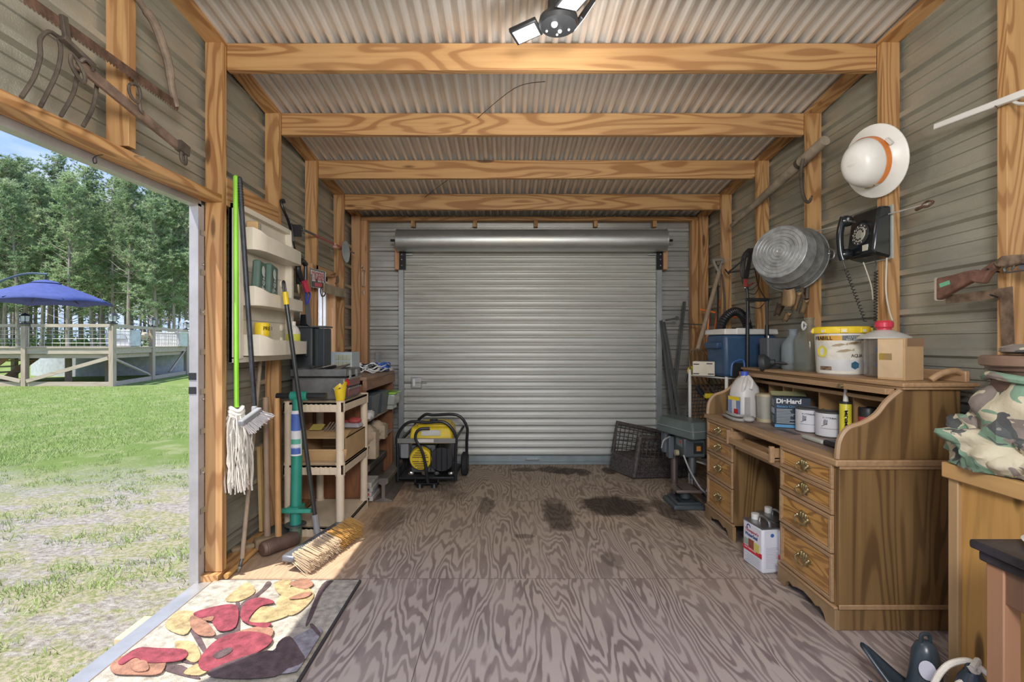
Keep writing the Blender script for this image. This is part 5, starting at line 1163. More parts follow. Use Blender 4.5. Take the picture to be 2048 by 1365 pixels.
b = B(); b.prism([(0, 0), (.18, 0), (.18, .05), (0, .05)], .002, fr(ym_(-.09, .05, .176), ux_, ym_(0, .8, .35)-ym_(0, 0, 0))); b.build('flap', plain('carton_inside', (.34, .34, .18), .7), bc)
for i, (x, y, l) in enumerate(((1.665, 2.655, 'white quart paint can standing behind its twin, farther from the camera'), (1.69, 2.52, 'white quart paint can standing nearest on the desk'))):
    pc_ = thing('paint_can', l, 'can', (x, y, ZT), 'paint cans on the desk'); M_ = Matrix.Translation((x, y, ZT+.004))
    B().lathe([(.066, 0), (.066, .124)], 32, M_).build('can', plain('can_label_white', (.66, .66, .70), .35, var=.04), pc_)
    B().lathe([(.067, .0), (.068, .003), (.066, .006)], 32, M_).lathe([(.066, .122), (.0685, .126), (.0685, .130), (.064, .131), (.060, .126), (0, .126)], 32, M_).build('rim', dsteel, pc_)
    for k in range(3): text('RUSTOLEUM', .011, M_ @ V((-.059+.0*k, -.031, .098)), (.62, -.78, 0), (0, 0, 1), black, pc_, name='print') if k == 0 else None
    b = B(); r = random.Random(i)
    for k in range(5): a = PI*1.17+.06*k; b.tube([M_ @ V((.0665*math.cos(a), .0665*math.sin(a), .065)), M_ @ V((.0665*math.cos(a+.02), .0665*math.sin(a+.02), .088+r.random()*.006))], .0012, 4)
    b.tube([M_ @ V((.0665*math.cos(PI*1.12+.05*k), .0665*math.sin(PI*1.12+.05*k), .055+.002*k)) for k in range(9)], .0012, 4); b.lathe([(.0664, .045), (.0664, .0465)], 10, M_, PI*1.1, PI*1.7); b.build('print', black, pc_)
gl2 = thing('adhesive_tube', 'yellow and black caulk tube with pale nozzle standing behind the desk side', 'tube', (1.75, 2.42, ZT))
M_ = Matrix.Translation((1.665, 2.37, ZT+.004)) @ Matrix.Diagonal((1, 1, 1.17, 1))
B().lathe([(.026, 0), (.026, .165), (.024, .168), (0, .17)], 22, M_).build('tube', plain('tube_yellow', (.72, .66, .04), .4), gl2); B().lathe([(.0268, .0), (.0268, .02)], 22, M_).build('band', red, gl2)
B().lathe([(.0266, .0), (.0266, .166)], 8, M_, -1.0, .6).lathe([(.027, .16), (.027, .17)], 22, M_).build('back_print', black, gl2)
B().lathe([(.012, .17), (.010, .19), (.004, .245), (0, .246)], 12, M_).build('nozzle', plain('nozzle_clear', (.62, .62, .60), .4), gl2)
text('PREMIUM', .030, M_ @ V((-.010, -.0275, .03)), (0, 0, 1), (-.92, -.38, 0), black, gl2, bold=.0008)
rc_ = thing('red_spray_tub', 'red cylinder can with a dark lid beside the yellow tube', 'can', (1.81, 2.38, ZT))
M_ = Matrix.Translation((1.745, 2.33, ZT+.004)); B().lathe([(.038, 0), (.038, .13)], 24, M_).build('can', plain('can_red', (.50, .06, .08), .4), rc_); B().lathe([(.039, .13), (.039, .17), (.036, .175), (.033, .172), (0, .172)], 24, M_).build('lid', black, rc_)
B().lathe([(0, 0), (.016, .0005)], 14, M_ @ axm((-.022, -.032, .085), (-.56, -.82, 0))).build('logo', white, rc_)
gn2 = thing('grey_hand_tool', 'light grey and black hand tool lying at the near end of the desktop', 'tool', (1.56, 2.33, ZT))
B().box(1.50, 1.53, 2.30, 2.46, .719, .740).build('body', plain('tool_grey', (.40, .41, .36), .5), gn2, bev=.008); B().box(1.505, 1.57, 2.20, 2.30, .719, .745).build('grip', black, gn2, bev=.008)
one(B().box(1.53, 1.56, 2.56, 2.68, .719, .722).box(1.525, 1.565, 2.68, 2.73, .719, .7205), 'putty_knife', dsteel, 'thin steel putty knife lying in front of the paint cans', 'putty knife')
# --- things on the hutch top
ZH = 1.038
def jug(root, x, y, z, mt_, r_, h_, neck=.3):
    M_ = Matrix.Translation((x, y, z+.001))
    B().lathe([(r_*.9, 0), (r_, .01), (r_, h_*.55), (r_*.93, h_*.64), (r_*.62, h_*.76), (neck*r_, h_*.86), (neck*r_, h_*.97), (neck*r_*1.15, h_*.975), (neck*r_*1.15, h_)], 32, M_).build('body', mt_, root, solid=.002)
gj = thing('glass_jug', 'large clear glass jug with ring handle on top of the hutch', 'jug', (1.80, 2.87, ZH))
jug(gj, 1.80, 2.87, ZH, glassy('jug_glass', (.93, .95, .93), .06), .078, .315)
B().tube(crv([(1.765, 2.845, ZH+.27), (1.745, 2.84, ZH+.29), (1.74, 2.84, ZH+.265), (1.75, 2.845, ZH+.245)], 5, True), .006, 7).build('ring_handle', plain('glass_ring', (.55, .57, .54), .15), gj)
wj = thing('water_bottle', 'pale blue clear plastic bottle at the left of the glass jug', 'bottle', (1.76, 3.04, ZH))
jug(wj, 1.80, 3.03, ZH, glassy('blue_clear', (.75, .86, .93), .18), .066, .25, .35)
gj2 = thing('dusty_glass_jar', 'dusty glass jar wrapped with string between the jug and bucket', 'jar', (1.86, 2.79, ZH))
M_ = Matrix.Translation((1.855, 2.775, ZH+.001)); B().lathe([(.048, 0), (.052, .01), (.052, .17), (.038, .20), (.030, .215), (.030, .245)], 24, M_).build('jar', glassy('dusty_glass', (.85, .85, .78), .22, .2), gj2, solid=.002)
B().tube(crv([M_ @ V((.055*math.cos(a), .055*math.sin(a), .10+.05*math.sin(a*1.7))) for a in [.55*k for k in range(24)]], 3), .0015, 5).build('string', black, gj2)
bk = thing('bait_bucket', 'white bait bucket with a yellow lid and fish label on the hutch', 'bucket', (1.83, 2.63, ZH))
M_ = Matrix.Translation((1.80, 2.60, ZH+.001)); B().lathe([(.105, 0), (.112, .01), (.122, .235)], 40, M_).build('pail', plain('pail_white', (.78, .77, .72), .4, var=.04), bk)
b = B().lathe([(.131, .215), (.133, .222), (.133, .238), (.128, .25), (.118, .252), (.10, .246), (0, .246)], 40, M_)
for k in range(9):
    a = 2*PI*k/9+.2; b.box(-.016, .016, -.004, .006, .217, .243, M_ @ Matrix.Rotation(a, 4, 'Z') @ Matrix.Translation((0, -.134, 0)))
b.build('lid', yellow, bk, bev=.002)
b = B(); [b.box(-.008, .008, -.003, .003, .222, .234, M_ @ Matrix.Rotation(2*PI*k/9+.2, 4, 'Z') @ Matrix.Translation((0, -.1375, 0))) for k in range(9)]; b.build('clip', plain('clip_white', (.7, .7, .66), .4), bk)
# label wrapped on the pail, facing the camera
AC = math.atan2(-2.60, -1.80)
def wrap(a0, a1, z0, z1, mm, nm='label', rr=.0008, n=14):
    R_ = lambda z: .112+(z-.01)/.225*.010+rr
    B().lathe([(R_(z0), z0), (R_(z1), z1)], n, M_, AC+a0, AC+a1).build(nm, mm, bk)
wrap(-1.0, .95, .005, .205, plain('label_offwhite', (.70, .67, .58), .4, var=.12, vs=22))
wrap(-1.0, .1, .178, .204, plain('label_orange', (.66, .36, .05), .4), 'label_stripe', .0014); wrap(.05, .95, .178, .204, plain('label_charcoal', (.12, .13, .14), .4), 'label_stripe', .0016)
wrap(-1.0, .95, .02, .078, plain('label_pale', (.62, .64, .64), .4), 'label_lower', .0014)
wrap(-.9, -.35, .022, .042, plain('label_brownpics', (.22, .14, .08), .5, var=.5, vs=60), 'label_pictures', .002)
def onp(a, z): R_ = .112+(z-.01)/.225*.010+.0022; return M_ @ V((R_*math.cos(AC+a), R_*math.sin(AC+a), z))
def tang(a): return V((-math.sin(AC+a), math.cos(AC+a), 0))
def ctext(s_, size, a, z, mm, sp, bold=0):       # letters placed one by one around the pail
    w_ = {'I': .5, ' ': .7, 'L': .9}; pos = [sum(w_.get(q, 1) for q in s_[:i]) for i in range(len(s_))]
    for i, ch in zip(pos, s_):
        if ch != ' ': text(ch, size, onp(a+i*sp, z), tang(a+i*sp), (0, 0, 1), mm, bk, bold=bold)
ctext('FRABILL', .026, -1.14, .182, black, .135, .0008); ctext('AERATED', .011, .25, .192, mwh, .072); ctext('BAIT BUCKET', .010, .2, .181, mwh, .062); ctext('AQUA', .022, .38, .092, black, .125)
b = B(); Mq = fr(onp(-.75, .12), tang(-.75), (0, 0, 1)); b.lathe([(0, 0), (.030, .0008)], 24, Mq); b.build('logo', plain('logo_yellow', (.70, .62, .08), .4), bk)
B().lathe([(0, .0012), (.016, .0016)], 20, Mq @ Matrix.Diagonal((.7, 1.3, 1, 1))).build('logo_inner', white, bk)
for a, z, s_ in ((-.05, .155, .9), (.5, .165, .8), (.15, .125, 1)):
    Mf = fr(onp(a, z), tang(a)+V((0, 0, .15)), (0, 0, 1)); B().prism([(-.04*s_, 0), (-.02*s_, .006), (.01*s_, .007), (.03*s_, 0), (.042*s_, .007), (.04*s_, -.006), (.03*s_, -.001), (0, -.007)], .0008, Mf).build('fish_picture', plain('fish_tan', (.34, .25, .14), .5), bk)
Mh = fr(onp(.55, .05), tang(.55), (0, 0, 1)); B().prism([(.021*math.cos(PI/3*k+.5), .021*math.sin(PI/3*k+.5)) for k in range(6)], .0009, Mh).build('hexagon_badge', plain('hex_blue', (.04, .13, .22), .4), bk)
rj = thing('red_lid_jar', 'clear plastic jar with a red knob lid near the cardboard box', 'jar', (1.80, 2.33, ZH))
M_ = Matrix.Translation((1.825, 2.335, ZH+.001)); B().lathe([(.065, 0), (.078, .01), (.080, .15), (.078, .19)], 32, M_).build('jar', glassy('clear_plastic', (.95, .95, .95), .05, .1), rj, solid=.002)
B().lathe([(.106, .185), (.108, .192), (.085, .205), (.045, .222), (.03, .228)], 32, M_).build('collar', plain('translucent_lid', (.62, .62, .57), .3), rj)
B().lathe([(.030, .225), (.030, .235), (.038, .242), (.038, .262), (.030, .272), (0, .272)], 24, M_).build('knob', plain('red_knob', (.60, .04, .07), .25), rj)
AJ = math.atan2(-2.335, -1.825)
for k, (s_, z) in enumerate((('7 23', .12), ('V V', .05))): text(s_, .03, M_ @ V((.081*math.cos(AJ-.45), .081*math.sin(AJ-.45), z)), (-math.sin(AJ-.45), math.cos(AJ-.45), 0), (0, 0, 1), plain('marker_blue', (.12, .2, .5), .5), rj)
cb_ = thing('small_carton', 'tan cardboard carton with a yellow patch at the near end of the hutch', 'box', (1.775, 2.16, ZH))
M_ = rotm((1.765, 2.165, ZH+.001), .30); B().box(-.058, .058, -.058, .058, 0, .185, M_).build('carton', card, cb_, bev=.002)
B().box(-.0592, -.058, -.005, .05, .088, .118, M_).build('yellow_patch', plain('patch_yellow', (.75, .52, .05), .6), cb_); B().box(-.0592, -.058, -.05, .056, .01, .18, M_).build('sticker', plain('card_light', (.62, .46, .28), .7), cb_)
B().box(-.045, .058, -.0595, -.058, .15, .185, M_).build('tape', plain('brown_tape', (.30, .18, .10), .3), cb_)
bb2 = thing('black_bin', 'flat charcoal plastic bin standing on the far end of the hutch top', 'bin', (1.78, 3.2, ZH))
B().box(1.70, 1.87, 3.14, 3.24, ZH+.001, ZH+.20, tp=1.04).build('body', plain('charcoal_bin', (.095, .105, .11), .55), bb2, bev=.008); B().cyl((1.73, 3.19, ZH+.2), (1.73, 3.19, ZH+.215), .008).build('screw', steel, bb2)
pg = thing('sink_plunger', 'black rubber plunger lying at the front edge of the hutch top', 'plunger', (1.66, 3.05, ZH))
B().lathe([(.052, 0), (.056, .012), (.052, .035), (.03, .055), (.018, .062), (.018, .085), (0, .085)], 24, axm((1.63, 3.10, ZH+.038), (.75, -.64, .1))).build('cup', plain('rubber', (.035, .04, .042), .45), pg)
B().tube([V((1.685, 3.05, ZH+.045)), V((1.80, 2.96, ZH+.03))], .009, 8).build('handle', black, pg)
# --- metal cans in the kneehole
def can(name, label, x, y, rz, full):
    c_ = thing(name, label, 'can', (x, y, 0), 'solvent cans in the kneehole'); M_ = rotm((x, y, .001), rz)
    B().box(-.055, .055, -.085, .085, 0, .235, M_).build('body', plain('can_white', (.74, .74, .78), .35, var=.04) if full else plain('can_tin', (.42, .43, .44), .35, .6), c_, bev=.012)
    B().box(-.057, .057, -.087, .087, .232, .238, M_).box(-.052, .052, -.08, .08, .236, .2385, M_).build('top', plain('tin_top', (.30, .30, .31), .35, .8), c_, bev=.003)
    B().cyl(M_ @ V((0, .055, .238)), M_ @ V((0, .055, .268)), .02, n=16).build('cap', plain('cap_white', (.72, .70, .66), .5), c_)
    B().tube(crv([M_ @ V((0, .02, .238)), M_ @ V((0, .01, .268)), M_ @ V((0, -.03, .275)), M_ @ V((0, -.06, .262)), M_ @ V((0, -.068, .238))], 5), .007, 8).build('handle', steel, c_)
    return c_, M_
c_, M_ = can('solvent_can', 'white rectangular waterproofing can with red band, frontmost in the kneehole', 1.375, 2.60, .12, True)
o = lambda y, z: M_ @ V((-.0562, y, z)); uy2 = (M_ @ V((0, -1, 0)))-(M_ @ V((0, 0, 0)))
b = B().box(-.0562, -.055, -.08, .08, .075, .10, M_); b.build('red_band', plain('band_red', (.62, .03, .05), .4), c_)
b = B().box(-.0563, -.055, -.015, .03, .10, .145, M_); b.m(1).box(-.0563, -.055, -.06, -.015, .095, .14, M_); b.m(2).box(-.0563, -.055, .03, .07, .105, .14, M_); b.build('picture', [plain('brick_pic', (.28, .07, .05), .5), plain('yellow_pic', (.62, .55, .15), .5), plain('green_pic', (.36, .44, .36), .5)], c_)
text("Thompson's", .023, o(.06, .182), uy2, (0, 0, 1), plain('brand_red', (.5, .05, .08), .5), c_); text('WaterSeal', .025, o(.06, .158), uy2, (0, 0, 1), plain('brand_navy', (.05, .08, .25), .5), c_, bold=.0005)
text('Clear Multi-Surface', .0125, o(.065, .088), uy2, (0, 0, 1), mwh, c_); b = B().lathe([(.010, 0), (.017, .0006)], 16, M_ @ axm((-.0556, .03, .205), (-1, 0, 0)), .0, PI*1.3); b.build('logo', plain('brand_navy', (.05, .08, .25), .5), c_)
b = B(); [b.box(-.0558, -.055, -.06+.0*k, .06-.015*(k % 2), .02+.01*k, .023+.01*k, M_) for k in range(5)]; [b.box(-.035, .04-.01*(k % 3), -.0858, -.085, .03+.008*k, .032+.008*k, M_) for k in range(14)]; b.build('print', plain('print_greyblue', (.45, .46, .52), .5), c_)
B().lathe([(0, 0), (.010, .0006)], 14, M_ @ axm((.0, -.0856, .2), (0, -1, 0))).build('seal_mark', plain('seal_blue', (.05, .14, .4), .5), c_)
can('solvent_can', 'bare tin can with white cap standing behind the white can in the kneehole', 1.50, 2.70, .1, False)
c_, M_ = can('solvent_can', 'white can with red band half hidden by the near pedestal', 1.475, 2.50, -.05, True); c_.location.x += 0
B().box(-.0562, -.055, -.08, .08, .075, .10, M_).build('red_band', plain('band_red', (.62, .03, .05), .4), c_)
# --- cooler, rack and yard tools in the far right corner
rk = thing('wire_rack', 'white tube rack holding the blue cooler beyond the desk', 'rack', (1.5, 3.6, 0))
wt = plain('white_tube', (.66, .64, .58), .5)
r0, r1 = V((1.43, 3.76, 0)), V((1.56, 3.42, 0)); bk_ = V((.36, .12, 0))
for p in (r0, r1, r0+bk_, r1+bk_): B().cyl(p, p+V((0, 0, 1.0 if p is r0 else .97)), .012, n=10).build('post', wt, rk)
for z in (.955, .30):
    b = B(); b.tube([r0+V((0, 0, z)), r1+V((0, 0, z))], .006, 6).tube([r0+bk_+V((0, 0, z)), r1+bk_+V((0, 0, z))], .006, 6).tube([r0+V((0, 0, z)), r0+bk_+V((0, 0, z))], .006, 6).tube([r1+V((0, 0, z)), r1+bk_+V((0, 0, z))], .006, 6)
    for k in range(13): q = r0.lerp(r1, (k+.5)/13)+V((0, 0, z)); b.tube([q, q+bk_], .0035, 4)
    b.build('wire_shelf', wt, rk)
co = thing('wheeled_cooler', 'blue wheeled cooler with a white lid and black telescoping handle', 'cooler', (1.72, 3.5, .962))
M_ = rotm((1.71, 3.52, .965), .12)
b = B().box(-.19, .19, -.115, .125, 0, .30, M_, tp=1.06); b.build('body', blue, co, bev=.025)
b = B().box(-.205, .205, -.13, .14, .30, .34, M_, tp=.97).box(-.12, -.02, -.135, -.12, .30, .345, M_); b.build('lid', plain('lid_white', (.64, .63, .58), .5), co, bev=.012)
B().box(-.235, -.19, -.08, .08, .20, .245, M_, tp=1.15).build('side_grip', blue, co, bev=.01)
b = B(); b.tube(crv([M_ @ V((-.15, -.12, .01)), M_ @ V((-.145, -.124, .09)), M_ @ V((-.11, -.124, .115)), M_ @ V((-.06, -.124, .115)), M_ @ V((-.05, -.124, .01))], 5), .007, 6); b.build('wheel_arch', plain('arch_blue', (.05, .13, .33), .4), co)
B().box(-.14, -.06, -.121, -.116, 0, .10, M_).build('wheel_recess', black, co, bev=.003)
hx0, hx1 = W(1495, 600, 3.36), W(1534, 600, 3.36)
for hx in (hx0, hx1): B().cyl(V((hx.x, hx.y, 1.0)), V((hx.x, hx.y, 1.33)), .0125, n=12).cyl(V((hx.x, hx.y, 1.33)), V((hx.x, hx.y, hx.z)), .009, n=12).build('telescoping_tube', blackm, co)
B().cyl(hx0-V((.01, 0, 0)), hx1+V((.01, 0, 0)), .013, n=12).build('grip', black, co)
pbx = thing('printed_carton', 'worn white carton with black and red print beside the blue cooler', 'box', (1.53, 3.62, .962))
M_ = rotm((1.49, 3.62, .965), -.5); B().box(-.075, .075, -.09, .09, 0, .105, M_).build('carton', plain('carton_cream', (.62, .56, .44), .7), pbx, bev=.003)
r = random.Random(3); b = B(); [b.box(x_, x_+r.uniform(.01, .05), y_, y_+r.uniform(.005, .02), .1052, .1062, M_) for x_, y_ in [(r.uniform(-.07, .03), r.uniform(-.085, .07)) for k in range(26)]]; [b.box(x_, x_+.04, -.0912, -.09, z_, z_+.008, M_) for x_, z_ in ((-.07, .08), (.02, .085), (.03, .01), (-.07, .01))]; b.build('print', black, pbx)
b = B(); b.prism([(-.03, 0), (-.01, .03), (0, .055), (.012, .06), (.012, .045), (.003, .03), (.02, .0), (.0, .01), (-.01, -.01)], .001, fr(M_ @ V((-.0755, .0, .02)), (M_ @ V((0, -1, 0)))-(M_ @ V((0, 0, 0))), (0, 0, 1))); b.build('emblem', plain('emblem_dark_red', (.30, .04, .06), .5), pbx)
# hose
hs_ = thing('vacuum_hose', 'black corrugated hose looping up behind the blue cooler', 'hose', (1.6, 3.85, 0))
hp = crv([W(1432, 745, 3.85), W(1436, 690, 3.85), W(1445, 645, 3.85), W(1466, 624, 3.85), W(1485, 632, 3.85), W(1497, 665, 3.85), W(1500, 745, 3.85)], 14)
B().tube(hp, [.032+.004*(k % 2) for k in range(len(hp))], 12).build('hose', black, hs_, ang=20)
# D-handled fork
df = thing('manure_fork', 'long D handled fork with curved tines leaning head down in the far right corner', 'fork', tuple(W(1398, 700, 4.0)))
hA, hB, hC = W(1438, 545, 4.25), W(1420, 610, 4.15), W(1395, 700, 4.0)
B().tube(crv([hA, hB, W(1408, 655, 4.08), hC], 6), .018, 10).build('handle', oldhandle, df)
B().tube(crv([hA, W(1442, 530, 4.27), W(1446, 522, 4.28)], 4), .012, 8).tube(crv([hA, W(1430, 530, 4.27), W(1427, 520, 4.28)], 4), .012, 8).cyl(W(1424, 521, 4.28), W(1447, 519, 4.28), .014, n=8).build('d_grip', plain('old_grip', (.26, .24, .20), .6), df)
b = B()
for k in range(8):
    o_ = V((-.11+.030*k, -.01*k, 0)); q = hC+V((.02, 0, 0)); b.tube(crv([q+o_*.55, q+o_+V((0, -.06, -.05)), q+o_*1.05+V((-.01, -.12, -.14)), q+o_*1.05+V((.02, -.09, -.23)), q+o_*1.1+V((.10, -.04, -.33)), q+o_*1.1+V((.19, .02, -.43))], 5), .0055, 6)
b.bar(hC+V((-.06, 0, 0)), hC+V((.10, 0, 0)), .03, .02); b.build('tines', plain('rusty_tines', (.24, .17, .10), .6, .5), df)
ys = thing('yellow_trimmer', 'yellow and black trigger tool hooked on the rack among the tines', 'tool', tuple(W(1385, 740, 3.9)))
b = B().sph(tuple(W(1384, 742, 3.95)), .04, (1, .6, 1), 12).sph(tuple(W(1402, 738, 3.92)), .05, (.8, .5, .9), 12); b.build('yellow_body', yellow, ys); B().tube([W(1375, 748, 3.95), W(1371, 765, 3.95)], .01, 6).tube([W(1394, 775, 3.9), W(1405, 790, 3.9)], .02, 8).build('trigger', black, ys)
B().box(1.60, 1.68, 3.88, 3.93, .76, .80).build('yellow_grip', yellow, ys, bev=.01)
wm = thing('wire_basket', 'dark wire mesh crate leaning behind the white rack', 'crate', (1.5, 4.0, .5))
b = B(); 
for k in range(14):
    b.tube([(1.44+.028*k, 3.95+.01*k, .45), (1.50+.028*k, 3.95+.01*k, .86)], .004, 4); b.tube([(1.44+.005*k, 3.95, .46+.03*k), (1.80+.005*k, 4.08, .46+.03*k)], .004, 4)
b.build('mesh', dsteel, wm, ang=0); B().tube([(1.44, 3.95, .44), (1.80, 4.08, .44), (1.87, 4.08, .86), (1.51, 3.95, .86)], .006, 6, True).build('frame', dsteel, wm)
# orange handled frame, t-posts, bars
of = thing('orange_tube_frame', 'folded orange tube frame standing behind the fork in the right corner', 'frame', tuple(W(1420, 700, 4.4)))
b = B().tube([W(1413, 710, 4.4), W(1417, 640, 4.4), W(1418, 615, 4.4)], .009, 8).tube([W(1420, 705, 4.4), W(1433, 640, 4.45), W(1439, 600, 4.5)], .009, 8).tube([W(1400, 619, 4.5), W(1432, 626, 4.4)], .009, 8).tube([W(1439, 603, 4.5), W(1454, 640, 4.3), W(1455, 690, 4.3)], .011, 8).tube([W(1452, 632, 4.15), W(1477, 635, 4.1)], .012, 8).tube([W(1434, 705, 4.4), W(1440, 640, 4.45)], .008, 8); b.build('tubes', orange, of)
tpg = plain('tpost_grey', (.16, .17, .165), .5, .5)
for i, (p, q, l) in enumerate(((W(1327, 645, 4.75), W(1368, 880, 4.35), 'grey steel post leaning right, front of the pair in the right back corner'), (W(1322, 642, 4.78), W(1353, 880, 4.45), 'grey steel post leaning right, left of the pair in the right back corner'), (W(1369, 604, 4.8), W(1340, 860, 4.6), 'grey steel post leaning left against the back wall in the right corner'))):
    b = B(); b.bar(p, q, .035, .006).bar(p, q, .006, .035); one(b, 'steel_post', tpg, l, 'post', 'steel posts in the corner')
lb = thing('lug_wrench', 'dark tee shaped iron bar resting against the corner stud', 'iron bar', tuple(W(1385, 645, 4.6)))
B().bar(W(1366, 648, 4.75), W(1408, 650, 4.5), .02, .012).tube(crv([W(1408, 650, 4.5), W(1404, 665, 4.5), W(1402, 690, 4.5)], 4), .008, 6).build('bar', dsteel, lb); 
one(B().cyl(W(1331, 641, 4.7), W(1353, 637, 4.6), .009, n=8).cyl(W(1353, 637, 4.6), W(1354, 637, 4.59), .022, n=10), 'long_bolt', plain('bolt_steel', (.25, .26, .26), .4, .8), 'long steel bolt resting on top of the leaning posts', 'bolt')
for i, (p0, p1, l) in enumerate(((W(1431, 520, 4.3), W(1432, 705, 4.1), 'thin black rod standing behind the fork handle'), (W(1443, 545, 4.3), W(1449, 700, 4.1), 'curved dark rod standing against the far right stud'))):
    one(B().tube(crv([p0, p0.lerp(p1, .4)+V((.02, 0, 0)), p1], 6), .008, 8), 'tool_rod', blackm if i == 0 else plain('brown_rod', (.13, .10, .08), .6), l, 'rod')
# jumper cables
jc = thing('jumper_cables', 'black jumper cables looped over a rod on the right wall', 'cable', tuple(WX(1512, 505, 1.82)))
Zj = lambda x, y, XX=1.80: WX(1400+x/5.933, 430+y/5.933, XX)
b = B(); r = random.Random(8)
for k in range(9):
    dx = r.uniform(-40, 40); b.tube(crv([Zj(600+dx*.6, 400, 1.82), Zj(545+dx, 480), Zj(515+dx, 640), Zj(535+dx*.8, 800+r.uniform(-80, 60)), Zj(570+dx*.5, 640), Zj(600+dx*.5, 460), Zj(610+dx*.4, 400, 1.83)], 5), .0042, 5)
b.tube(crv([Zj(550, 760), Zj(560, 900), Zj(570, 1060), Zj(580, 1280)], 5), .010, 6).tube(crv([Zj(640, 480), Zj(650, 640), Zj(700, 860), Zj(780, 1000)], 5), .0035, 5).tube(crv([Zj(700, 700), Zj(690, 820), Zj(600, 890), Zj(560, 870)], 5), .003, 5).tube(crv([Zj(700, 860), Zj(650, 940), Zj(580, 930)], 5), .003, 5).tube(crv([Zj(760, 1050), Zj(700, 1110), Zj(600, 1090)], 5), .003, 5)
b.build('cable', black, jc); B().bar(Zj(545, 760, 1.78), Zj(535, 850, 1.78), .022, .03).tube([Zj(570, 850), Zj(630, 810)], .006, 6).build('red_clamp', plain('clamp_red', (.34, .06, .05), .5), jc)
B().sph(tuple(Zj(535, 865, 1.79)), .013).build('clamp_tip', steel, jc)
B().tube([Zj(330, 690, 1.88), Zj(600, 460, 1.82)], .007, 6).tube([Zj(330, 690, 1.88), Zj(660, 640, 1.84)], .007, 6).tube([Zj(300, 650, 1.9), Zj(340, 700, 1.88)], .007, 6).build('hanger_rod', blackm, jc)
# --- drill press (stands on the floor beside the desk)
dp = thing('drill_press', 'small grey drill press standing on the floor left of the desk', 'drill press', (1.325, 3.6, 0), rz=0)
dpg = plain('press_grey', (.085, .10, .105), .45, .2)
b = B().box(-.12, .12, -.13, .14, .0, .035, tp=.94).box(-.09, .09, -.11, .12, .03, .05); b.build('base', dpg, dp, bev=.012)
B().box(-.07, -.055, -.10, -.02, .0495, .0515).box(.055, .07, -.10, -.02, .0495, .0515).build('base_slot', black, dp)
B().cyl((-.03, .12, .04), (-.03, .12, .50), .026, n=20).build('column', plain('brown_column', (.22, .17, .15), .35, .7), dp)
b = B().box(-.10, .12, -.13, .05, .125, .145); b.build('table', plain('worn_table', (.23, .18, .155), .45, .5), dp, bev=.004)
B().box(-.06, -.05, -.11, 0, .1445, .1465).box(.06, .07, -.11, 0, .1445, .1465).build('table_slot', black, dp)
B().cyl((.0, -.03, .06), (.0, -.03, .125), .035, n=16).box(-.05, .0, 0, .13, .10, .125).build('table_bracket', dpg, dp, bev=.005)
b = B().box(-.05, .11, -.13, .10, .38, .52); b.build('head', dpg, dp, bev=.012)
B().box(-.0515, -.0495, -.10, .02, .45, .50).build('name_plate', plain('plate_grey', (.20, .22, .22), .4), dp); B().box(-.0525, -.0505, -.09, -.05, .475, .49).build('red_badge', red, dp)
M_ = rotm((.02, .0, .0), .34)
b = B()
lo = [(-.11, -.20), (.10, -.20), (.12, -.17), (.11, .20), (.06, .26), (-.06, .26), (-.11, .20), (-.12, -.17)]
b.prism(lo, .055, M_ @ Matrix.Translation((0, 0, .525))); 
up = [b.v((x*.82, (y-.07)*.88+.07, .64), M_) for x, y in lo]; dn_ = [b.v((x, y, .58), M_) for x, y in lo]; b.f(up)
for i in range(8): b.f((dn_[i], dn_[(i+1) % 8], up[(i+1) % 8], up[i]))
b.build('belt_cover', plain('cover_grey', (.115, .145, .135), .4), dp, bev=.008)
B().prism([(x*1.03, y*1.01) for x, y in lo], .006, M_ @ Matrix.Translation((0, 0, .578))).build('cover_seam', plain('seam_grey', (.25, .27, .25), .5), dp)
B().box(.02, .09, -.134, -.129, .41, .49).build('switch_plate', black, dp); B().box(.04, .07, -.138, -.132, .43, .465).build('switch', plain('amber_switch', (.55, .22, .04), .4), dp)
B().cyl((.03, -.08, .26), (.03, -.08, .39), .028, n=16).cyl((.03, -.08, .22), (.03, -.08, .27), .018, n=12).build('quill', dsteel, dp); B().cyl((.03, -.08, .18), (.03, -.08, .22), .012, .018, 12).build('chuck', steel, dp)
B().cyl((-.06, -.05, .40), (-.085, -.05, .40), .022, n=14).build('depth_hub', plain('hub_tan', (.42, .36, .22), .4), dp)
B().cyl((.11, -.05, .37), (.17, -.05, .37), .014, n=10).tube([(.16, -.05, .37), (.16, -.15, .44)], .006, 6).tube([(.16, -.05, .37), (.17, .0, .29)], .006, 6).build('feed_handle', blackm, dp)
b = B().box(-.09, -.05, .06, .14, .33, .50); b.cyl((-.07, .16, .36), (-.07, .16, .52), .045, n=16); b.build('motor', plain('motor_grey', (.13, .15, .17), .4, .3), dp, bev=.006)
B().tube(crv([(-.09, .04, .5), (-.15, 0, .48), (-.16, .02, .42)], 5), .006, 6).tube(crv([(-.05, -.13, .40), (-.02, -.17, .30), (.05, -.18, .18), (.12, -.15, .12)], 6), .006, 6).build('cord', plain('cord_grey', (.35, .36, .36), .5), dp)
B().tube(crv([(.10, -.04, .13), (.12, -.1, .08), (.15, -.12, .06)], 5), .008, 6).build('crank', blackm, dp)
wp = thing('white_comb_plate', 'white slotted plastic piece leaning between the press and the desk', 'plastic piece', (1.44, 3.42, .1))
b = B(); Mw = fr((1.405, 3.40, .16), (.9, -.2, -.25), (.15, .1, 1))
for k in range(5): b.box(.0+.018*k, .009+.018*k, 0, .17, 0, .01, Mw)
b.box(0, .085, .15, .17, 0, .012, Mw); b.build('plate', plain('lavender_white', (.62, .62, .78), .4), wp)
